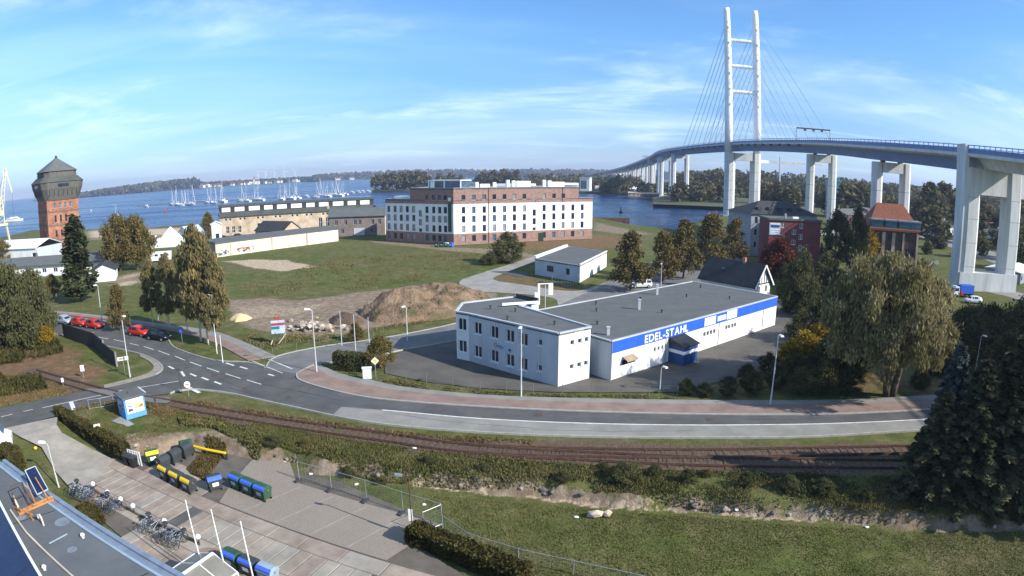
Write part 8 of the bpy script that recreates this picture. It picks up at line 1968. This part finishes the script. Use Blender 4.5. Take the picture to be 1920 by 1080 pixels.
for grp, (u0, v0), (u1, v1), cnt in (('left cluster of bicycles', (140, 926), (172, 938), 6), ('second cluster of bicycles', (196, 950), (222, 962), 4), ('third cluster of bicycles', (276, 992), (292, 998), 3), ('bicycles nearest the canopy', (306, 1010), (342, 1024), 7)):
    for k in range(cnt):
        p = G(u0, v0, -1).lerp(G(u1, v1, -1), k / (cnt - 1)); o = thing('bicycle', 'bicycle in the %s, %s from the left' % ({'left cluster of bicycles': 'left cluster by the lamp post', 'second cluster of bicycles': 'second cluster from the left', 'third cluster of bicycles': 'small third cluster', 'bicycles nearest the canopy': 'cluster nearest the canopy'}[grp], ORD[k]), 'bicycle', (p.x, p.y, -.97), math.atan2(LB.y, LB.x) + RNG.uniform(-.2, .2) + (math.pi if k % 2 else 0), grp)
        o.rotation_euler.x = RNG.uniform(-.12, .12)
        inst('wheel', BW, o, (-.5, 0, .35)); inst('wheel', BW, o, (.52, 0, .35)); inst('frame', RNG.choice(BF), o); inst('handlebar', BH, o); inst('saddle', BS, o)
        if k % 3 == 0: inst('basket', BB, o)

# ------------------------------------------------------------------ marina
JET = [G(u, v, -3) for u, v in ((258, 387), (300, 384), (420, 377), (560, 368), (660, 361), (705, 358))]
o = thing('jetty', 'long dark timber jetty of the marina in the sound', 'jetty', (JET[0].x, JET[0].y, -3))
for a, b in zip(JET[:-1], JET[1:]): q0, q1 = a - JET[0], b - JET[0]; mb = MB(); mb.bar((q0.x, q0.y, .9), (q1.x, q1.y, .9), 3.0, .5); mb.build('walkway', W['wood'], o)
for k in range(40):
    f = k / 39 * (len(JET) - 1); i = min(int(f), len(JET) - 2); q = JET[i].lerp(JET[i + 1], f - i) - JET[0]; MB().box(q.x - .25, q.x + .25, q.y - 1.8, q.y - 1.3, -2, 2.0).build('pile', W['wood'], o)
def hull_mesh(L, B, D):
    mb = MB(); n = 9; vs, fs = [], []
    for i in range(n):
        t = i / (n - 1); x = -L / 2 + L * t; w = B / 2 * (math.sin(math.pi * min(1, .28 + t * .72)) ** .7 if t < 1 else .02); w = max(w, .03); sheer = D * (1 + .25 * t * t)
        vs += [(x, -w, sheer), (x, -w * .75, .1), (x, 0, -.3), (x, w * .75, .1), (x, w, sheer)]
    for i in range(n - 1):
        for j in range(4): fs.append((i * 5 + j, (i + 1) * 5 + j, (i + 1) * 5 + j + 1, i * 5 + j + 1))
        fs.append((i * 5 + 4, (i + 1) * 5 + 4, (i + 1) * 5, i * 5))
    fs.append((0, 1, 2, 3, 4)); fs = [tuple(reversed(f)) for f in fs]
    return mb.add(vs, fs).mesh('hull', W['yachtwhite'])
HM = hull_mesh(11.5, 3.8, 1.5); CM = MB().add([(-1.5, -1.2, 1.5), (2.8, -.9, 1.6), (2.8, .9, 1.6), (-1.5, 1.2, 1.5), (-1.4, -1.0, 2.3), (1.8, -.7, 2.15), (1.8, .7, 2.15), (-1.4, 1.0, 2.3)], [(4, 5, 6, 7), (0, 1, 5, 4), (1, 2, 6, 5), (2, 3, 7, 6), (3, 0, 4, 7)]).mesh('cabin', W['yachtwhite'])
mm = MB(); mm.tube([(1.2, 0, 1.5), (1.2, 0, 16)], [.3, .2], 6); MM = mm.mesh('mast', W['greywhite_shade'])
mm = MB(); mm.tube([(1.2, 0, 3.0), (-3.6, 0, 3.1)], [.22, .28], 6); BM_ = mm.mesh('boom', W['white'])
mm = MB(); mm.tube([(5.6, 0, 2.0), (1.4, 0, 15)], [.16, .1], 5); FM = mm.mesh('furled_sail', W['white'])
mm = MB(); mm.tube([(-5.5, 0, 1.6), (1.2, 0, 15.8)], .05, 4); mm.tube([(1.2, -1.0, 10.5), (1.2, 1.0, 10.5)], .06, 4); RG = mm.mesh('rigging', W['greywhite_shade'])
YX = [322, 332, 340, 347, 354, 360, 388, 397, 403, 418, 452, 463, 479, 486, 527, 532, 538, 545, 552, 558, 592, 599, 609, 615, 621, 628, 637, 645]
for i, u in enumerate(YX):
    v = float(np.interp(u, [320, 360, 418, 463, 558, 645], [386, 384, 380.5, 377.5, 372.5, 366.5])) + (i % 3 - 1) * .8; p = G(u, v, -3)
    o = thing('sailing_yacht', 'white sailing yacht moored at the jetty, %s mast from the left' % ORD[i], 'yacht', (p.x, p.y, -3), RNG.choice((-.45, 2.7, -.6, 2.6)) + RNG.uniform(-.25, .25), 'yachts in the marina'); s = (1.45 if i % 4 == 1 else 1.15) * (1.12 if i in (9, 11, 26) else 1.0); o.scale = (s, s, s)
    for nm, me in (('hull', HM), ('cabin', CM), ('mast', MM), ('boom', BM_), ('furled_sail', FM), ('rigging', RG)): inst(nm, me, o)
for i, (u, v) in enumerate(((575, 370), (660, 362.5), (672, 361.5), (680, 361), (690, 360.5), (275, 389))):
    p = G(u, v, -3); o = thing('motor_boat', ['white motor boat between the middle and right yacht groups', 'white motor boat right of the last mast, first of four', 'white motor boat right of the last mast, second of four', 'white motor boat right of the last mast, third of four', 'white motor boat right of the last mast, fourth of four', 'low dark work boat at the left end of the jetty'][i], 'boat', (p.x, p.y, -3), -.4, 'motor boats in the marina')
    inst('hull', HM, o, (0, 0, 0), 0, (.9, .9, .9)); inst('cabin', CM, o, (0, 0, .3), 0, (.9, 1.1, 1.3))
p = G(218, 405, -3); o = thing('sailing_yacht', 'lone small yacht lying at anchor left of the marina', 'yacht', (p.x, p.y, -3), 2.9); o.scale = (.7, .7, .72)
for nm, me in (('hull', HM), ('cabin', CM), ('mast', MM), ('boom', BM_), ('rigging', RG)): inst(nm, me, o)
for nm, lb, u, v, m_, s in (('buoy', 'red channel buoy below the marina yachts', 310, 398, 'red', 1.0), ('buoy', 'small white buoy left of the lone yacht', 171, 396, 'white', .7), ('buoy', 'dark beacon post in the channel right of the hotel', 1164, 399, 'black', 1.0)):
    p = G(u, v, -3); o = thing(nm, lb, 'buoy', (p.x, p.y, -3)); o.scale = (s, s, s); MB().lathe([(1.2, -.3), (1.3, .5), (.9, .9)], (0, 0, 0), 10).build('float', W[m_], o); MB().lathe([(.5, .9), (.25, 3.0), (.5, 3.1), (.1, 3.8)], (0, 0, 0), 8).build('topmark', W[m_], o)
p = G(26, 415, -3); o = thing('ferry', 'white passenger boat lying left of the water tower', 'boat', (p.x, p.y, -3), .25); o.scale = (2.4, 1.6, 1.3); inst('hull', HM, o); MB().box(-4.2, 3.2, -1.3, 1.3, 1.5, 2.9).build('saloon', W['yachtwhite'], o); MB().box(-4.0, 3.0, -1.32, 1.32, 1.9, 2.5).build('window_band', W['glass'], o); MB().box(-2, 2.2, -1.0, 1.0, 2.9, 3.9).build('upper_deck', W['yachtwhite'], o)
# quay of sheet piling right of the hotel
a, b = G(1112, 416, -3), G(1178, 417, -3); o = thing('quay', 'rusty sheet pile quay jutting into the channel right of the hotel', 'quay', (a.x, a.y, -3)); dq = b - a; nq = Vector((-dq.y, dq.x)).normalized() * 9
MB().prism([(0, 0), tuple(dq), tuple(dq + nq), tuple(nq)], -2, 1.9).build('fill', W['farland'], o)
for k in range(26): q = dq * (k / 25) - nq * .012; MB().box(q.x - .55, q.x + .55, q.y - .3, q.y + .1, -2, 2.1 + .15 * (k % 2)).build('sheet_pile', W['rust'], o)
# harbour crane
p = AT(4, 300, 430); cr = thing('harbour_crane', 'pale yellow harbour slewing crane at the left picture edge', 'crane', (p.x, p.y, -1), math.atan2(p.y, p.x) - math.pi / 2)
W['craneyellow'] = mat('crane_paint', (0.55, 0.50, 0.36), .7, .2)
def lat(pts, w, m='craneyellow', nm='lattice', k=6):
    a, b = Vector(pts[0]), Vector(pts[1]); dz = (b - a).normalized(); r = dz.cross(Vector((0, 1, 0))).normalized() * w; u_ = dz.cross(r).normalized() * w; mb = MB()
    for i, j in ((-1, -1), (1, -1), (1, 1), (-1, 1)): mb.bar(a + r * i + u_ * j, b + (r * i + u_ * j) * .5, .35)
    for t in range(k):
        c0, c1 = a.lerp(b, t / k), a.lerp(b, (t + 1) / k); f0, f1 = 1 - .5 * t / k, 1 - .5 * (t + 1) / k
        for (i, j), (i2, j2) in (((-1, -1), (1, -1)), ((1, -1), (1, 1)), ((1, 1), (-1, 1)), ((-1, 1), (-1, -1))): mb.bar(c0 + (r * i + u_ * j) * f0, c1 + (r * i2 + u_ * j2) * f1, .18)
    mb.build(nm, W[m], cr)
for x in (-4, 4):
    for y in (-4, 4): mb = MB(); mb.bar((x, y, 0), (x * .55, y * .55, 12), .7); mb.build('portal_leg', W['craneyellow'], cr)
MB().box(-3, 3, -3, 3, 12, 13).build('portal_deck', W['craneyellow'], cr); lat(((0, 0, 13), (0, 0, 24)), 1.6, nm='tower'); MB().box(-3.5, 1.6, -1.6, 1.6, 16.5, 19.0).build('machine_house', W['craneyellow'], cr)
lat(((0.5, 0, 19), (3.0, 0, 37)), 0.9, nm='jib', k=8); mb = MB(); mb.bar((3.0, 0, 37), (6.0, 0, 26), .6); mb.build('fly_jib', W['craneyellow'], cr); mb = MB(); mb.bar((-1, 0, 25), (3, 0, 37), .2); mb.build('tie_rod', W['darkgrey'], cr); mb = MB(); mb.bar((6, 0, 26), (6, 0, 14), .12); mb.build('hoist_rope', W['darkgrey'], cr)
# mobile cranes and shipyard items behind the piers
p = AT(1462, 620, 330); o = thing('tower_crane', 'distant tower crane with long pale jib behind the bridge', 'crane', (p.x, p.y, 0), .12); zj = ZH(1462, 305, p)
mb = MB(); mb.bar((0, 0, 0), (0, 0, zj + 6), 1.2); mb.build('mast', W['metal'], o); mb = MB(); mb.bar((-22, 0, zj), (52, 0, zj + .6), .9, 1.1); mb.build('jib', W['beige'], o); MB().box(-24, -14, -1, 1, zj - 1.5, zj + 1.5).build('counterweight', W['white'], o)
for i, (u, r, h, w) in enumerate(((1556, 420, 22, 2.2), (1567, 425, 23, 2.2))):
    p = AT(u, r, 360); tag(MB().box(-w, w, -1.5, 1.5, 0, h).box(-w - .6, w + .6, -2, 2, h, h + 2).build('dock_tower', W['teal' if i else 'zinc'], None, loc=(p.x, p.y, 0)), 'teal steel dock tower right of the second bridge pier, %s one' % ('left', 'right')[i], 'tower', 'dock towers')

# ------------------------------------------------------------------ distant houses
def simple_house(label, p, rz, L, Wd, e, r, wm, rm, group, name='house', z=0):
    o = thing(name, label, 'house', (p.x, p.y, z), rz, group)
    MB().box(-L / 2, L / 2, -Wd / 2, Wd / 2, 0, e).build('wall', W[wm], o)
    MB().add([(-L / 2 - .4, -Wd / 2 - .5, e), (L / 2 + .4, -Wd / 2 - .5, e), (L / 2 + .4, Wd / 2 + .5, e), (-L / 2 - .4, Wd / 2 + .5, e), (-L / 2 - .4, 0, r), (L / 2 + .4, 0, r)], [(0, 1, 5, 4), (2, 3, 4, 5), (1, 2, 5), (3, 0, 4), (3, 2, 1, 0)]).build('roof', W[rm], o)
    mb = MB()
    for x in np.linspace(-L / 2 + 1.2, L / 2 - 1.2, max(2, int(L / 4))): mb.box(x - .6, x + .6, -Wd / 2 - .04, -Wd / 2 + .02, e * .35, e * .75)
    tag(mb.build('window_row', W['glass'], o), kind='stuff'); return o
hr_ = random.Random(12); hu_ = sorted(hr_.uniform(376, 592) for _ in range(26))
for i, u in enumerate(hu_):
    p = AT(u, float(np.interp(u, [376, 480, 600], [2880, 3020, 3230])) + hr_.uniform(5, 110)); simple_house('house of the far village across the sound, %s from the left' % ORD[i], p, hr_.uniform(-.6, .6), hr_.uniform(16, 34), 12, hr_.uniform(6, 11), hr_.uniform(13, 18), hr_.choice(['white', 'white', 'cream']), hr_.choice(['redtile', 'redtile', 'roof', 'white']), 'houses of the far village', z=-1)
for i, u in enumerate((634, 660, 745, 757, 805, 1040)): simple_house('lone house on the wooded far shore, %s from the left' % ORD[i], AT(u, 3400), .2, 26, 12, 8, 15, 'white', 'redtile', 'lone houses on the far shore', z=-1)
for i, u in enumerate((484, 498, 514, 533, 553)):
    p = AT(u, 5200); h = 85; o = thing('wind_turbine', 'white wind turbine over the far village, %s from the left' % ORD[i], 'wind turbine', (p.x, p.y, -1), .3, 'far wind turbines'); mb = MB(); mb.tube([(0, 0, 0), (0, 0, h)], [3.0, 1.8], 6); mb.build('tower', W['white'], o)
    a0 = hr_.uniform(0, 2)
    for k in range(3): a = a0 + k * 2.094; mb = MB(); mb.bar((0, -3, h), (math.cos(a) * 34, -3, h + math.sin(a) * 34), 2.2, 1.0, up=(0, 1, 0)); mb.build('blade', W['white'], o)
p = AT(462 + 20, 3050); o = thing('church', 'white church with pointed tower in the far village', 'church', (p.x, p.y, -1), .2); MB().box(-12, 12, -7, 7, 0, 14).build('nave', W['white'], o); MB().box(-19, -12, -4, 4, 0, 24).build('tower', W['white'], o); MB().add([(-19.5, -4.5, 24), (-11.5, -4.5, 24), (-11.5, 4.5, 24), (-19.5, 4.5, 24), (-15.5, 0, 42)], [(0, 1, 4), (1, 2, 4), (2, 3, 4), (3, 0, 4)]).build('spire', W['roof'], o); MB().add([(-12, -7.5, 14), (12.5, -7.5, 14), (12.5, 7.5, 14), (-12, 7.5, 14), (-12, 0, 24), (12.5, 0, 24)], [(0, 1, 5, 4), (2, 3, 4, 5), (1, 2, 5), (3, 0, 4)]).build('roof', W['redtile'], o)
p = AT(1099, 800, 345); o = thing('island_tower', 'white tall boathouse on the island right of the hotel', 'building', (p.x, p.y, -1), -.35); MB().box(-7, 6, -6, 6, 0, 17).build('wall', W['whitewall'], o); MB().box(-7.5, 6.5, -6.5, 6.5, 17, 18).build('roof', W['greywhite_shade'], o); MB().box(-6, 2, -6.08, -6, 3, 14).build('glazing', W['glassblue'], o)
for i, (u, r, L, e, rr, wm, rm) in enumerate(((945, 790, 22, 5, 9, 'white', 'greywhite_shade'), (985, 800, 26, 6, 9, 'whitewall', 'white'), (1060, 820, 34, 7, 10, 'white', 'white'), (1127, 760, 14, 4, 8, 'beige', 'beige'), (1188, 700, 12, 6, 9, 'white', 'white'), (1200, 640, 24, 3.5, 5, 'beige', 'beige'), (1225, 620, 26, 3.5, 5, 'wood', 'beige'))):
    simple_house(['white hall on the island over the left of the hotel roof', 'long white hall on the island over the hotel roof middle', 'large white hall on the island over the right of the hotel roof', 'small beige house on the island left of the bridge', 'small white house among the island trees', 'low beige boat shed on the island shore, left one', 'low beige boat shed on the island shore, right one'][i], AT(u, r, 350), -.2, L, 10, e, rr, wm, rm, 'houses on the island', z=-.8)
for i, (u, r, L, e, rr, wm, rm) in enumerate(((1468, 520, 26, 7, 11, 'cream', 'roof'), (1700, 420, 30, 8, 11, 'greyplaster', 'roof'), (1762, 330, 16, 5, 9, 'greywhite_shade', 'roof'), (1865, 360, 20, 6, 9, 'white', 'redtile'), (1908, 300, 22, 6, 9, 'whitewall', 'zinc'), (1640, 440, 40, 6, 8, 'beige', 'roof'), (1590, 350, 24, 6, 9, 'brownpanel', 'roof'), (1905, 190, 18, 3, 4, 'greyplaster', 'white'))):
    simple_house(['cream house behind the second bridge pier', 'grey shed behind the third bridge pier', 'pale house left of the big bridge pier', 'white house with red roof seen between the big pier legs', 'white house right of the big bridge pier', 'long beige store left of the third bridge pier', 'brown shed behind the dark trees', 'low white roofed shed at the right edge beyond the big pier'][i], AT(u, r, 400), .5, L, 11, e, rr, wm, rm, 'houses among the bridge piers')
# service road and kerb strips under the bridge
sheet('service_road', gl([(1700, 425), (1760, 440), (1800, 452), (1960, 505), (1960, 520), (1880, 500), (1790, 466), (1740, 450), (1700, 434)]), 0.0, W['conclane'])
sheet('service_road', gl([(1830, 530), (1960, 560), (1960, 580), (1890, 556), (1840, 545)]), 0.0, W['conclane'])
sheet('service_road', gl([(1540, 520), (1600, 505), (1760, 488), (1760, 496), (1600, 520), (1540, 532)]), 0.0, W['asphaltlight'])

# ------------------------------------------------------------------ haze over land and water
hz = MB().box(-7000, 7000, -400, 7500, -8, 135).build('haze', None)
hz.data.materials.clear()
hm = bpy.data.materials.new('haze'); hm.use_nodes = True; hn_ = hm.node_tree.nodes; hn_.remove(hn_['Principled BSDF'])
vp = hn_.new('ShaderNodeVolumePrincipled'); vp.inputs['Color'].default_value = (0.62, 0.74, 1.0, 1); vp.inputs['Density'].default_value = 0.00014; vp.inputs['Anisotropy'].default_value = 0.2
hm.node_tree.links.new(vp.outputs[0], hn_['Material Output'].inputs['Volume']); hz.data.materials.append(hm); tag(hz, kind='stuff')
S.cycles.volume_bounces = 0
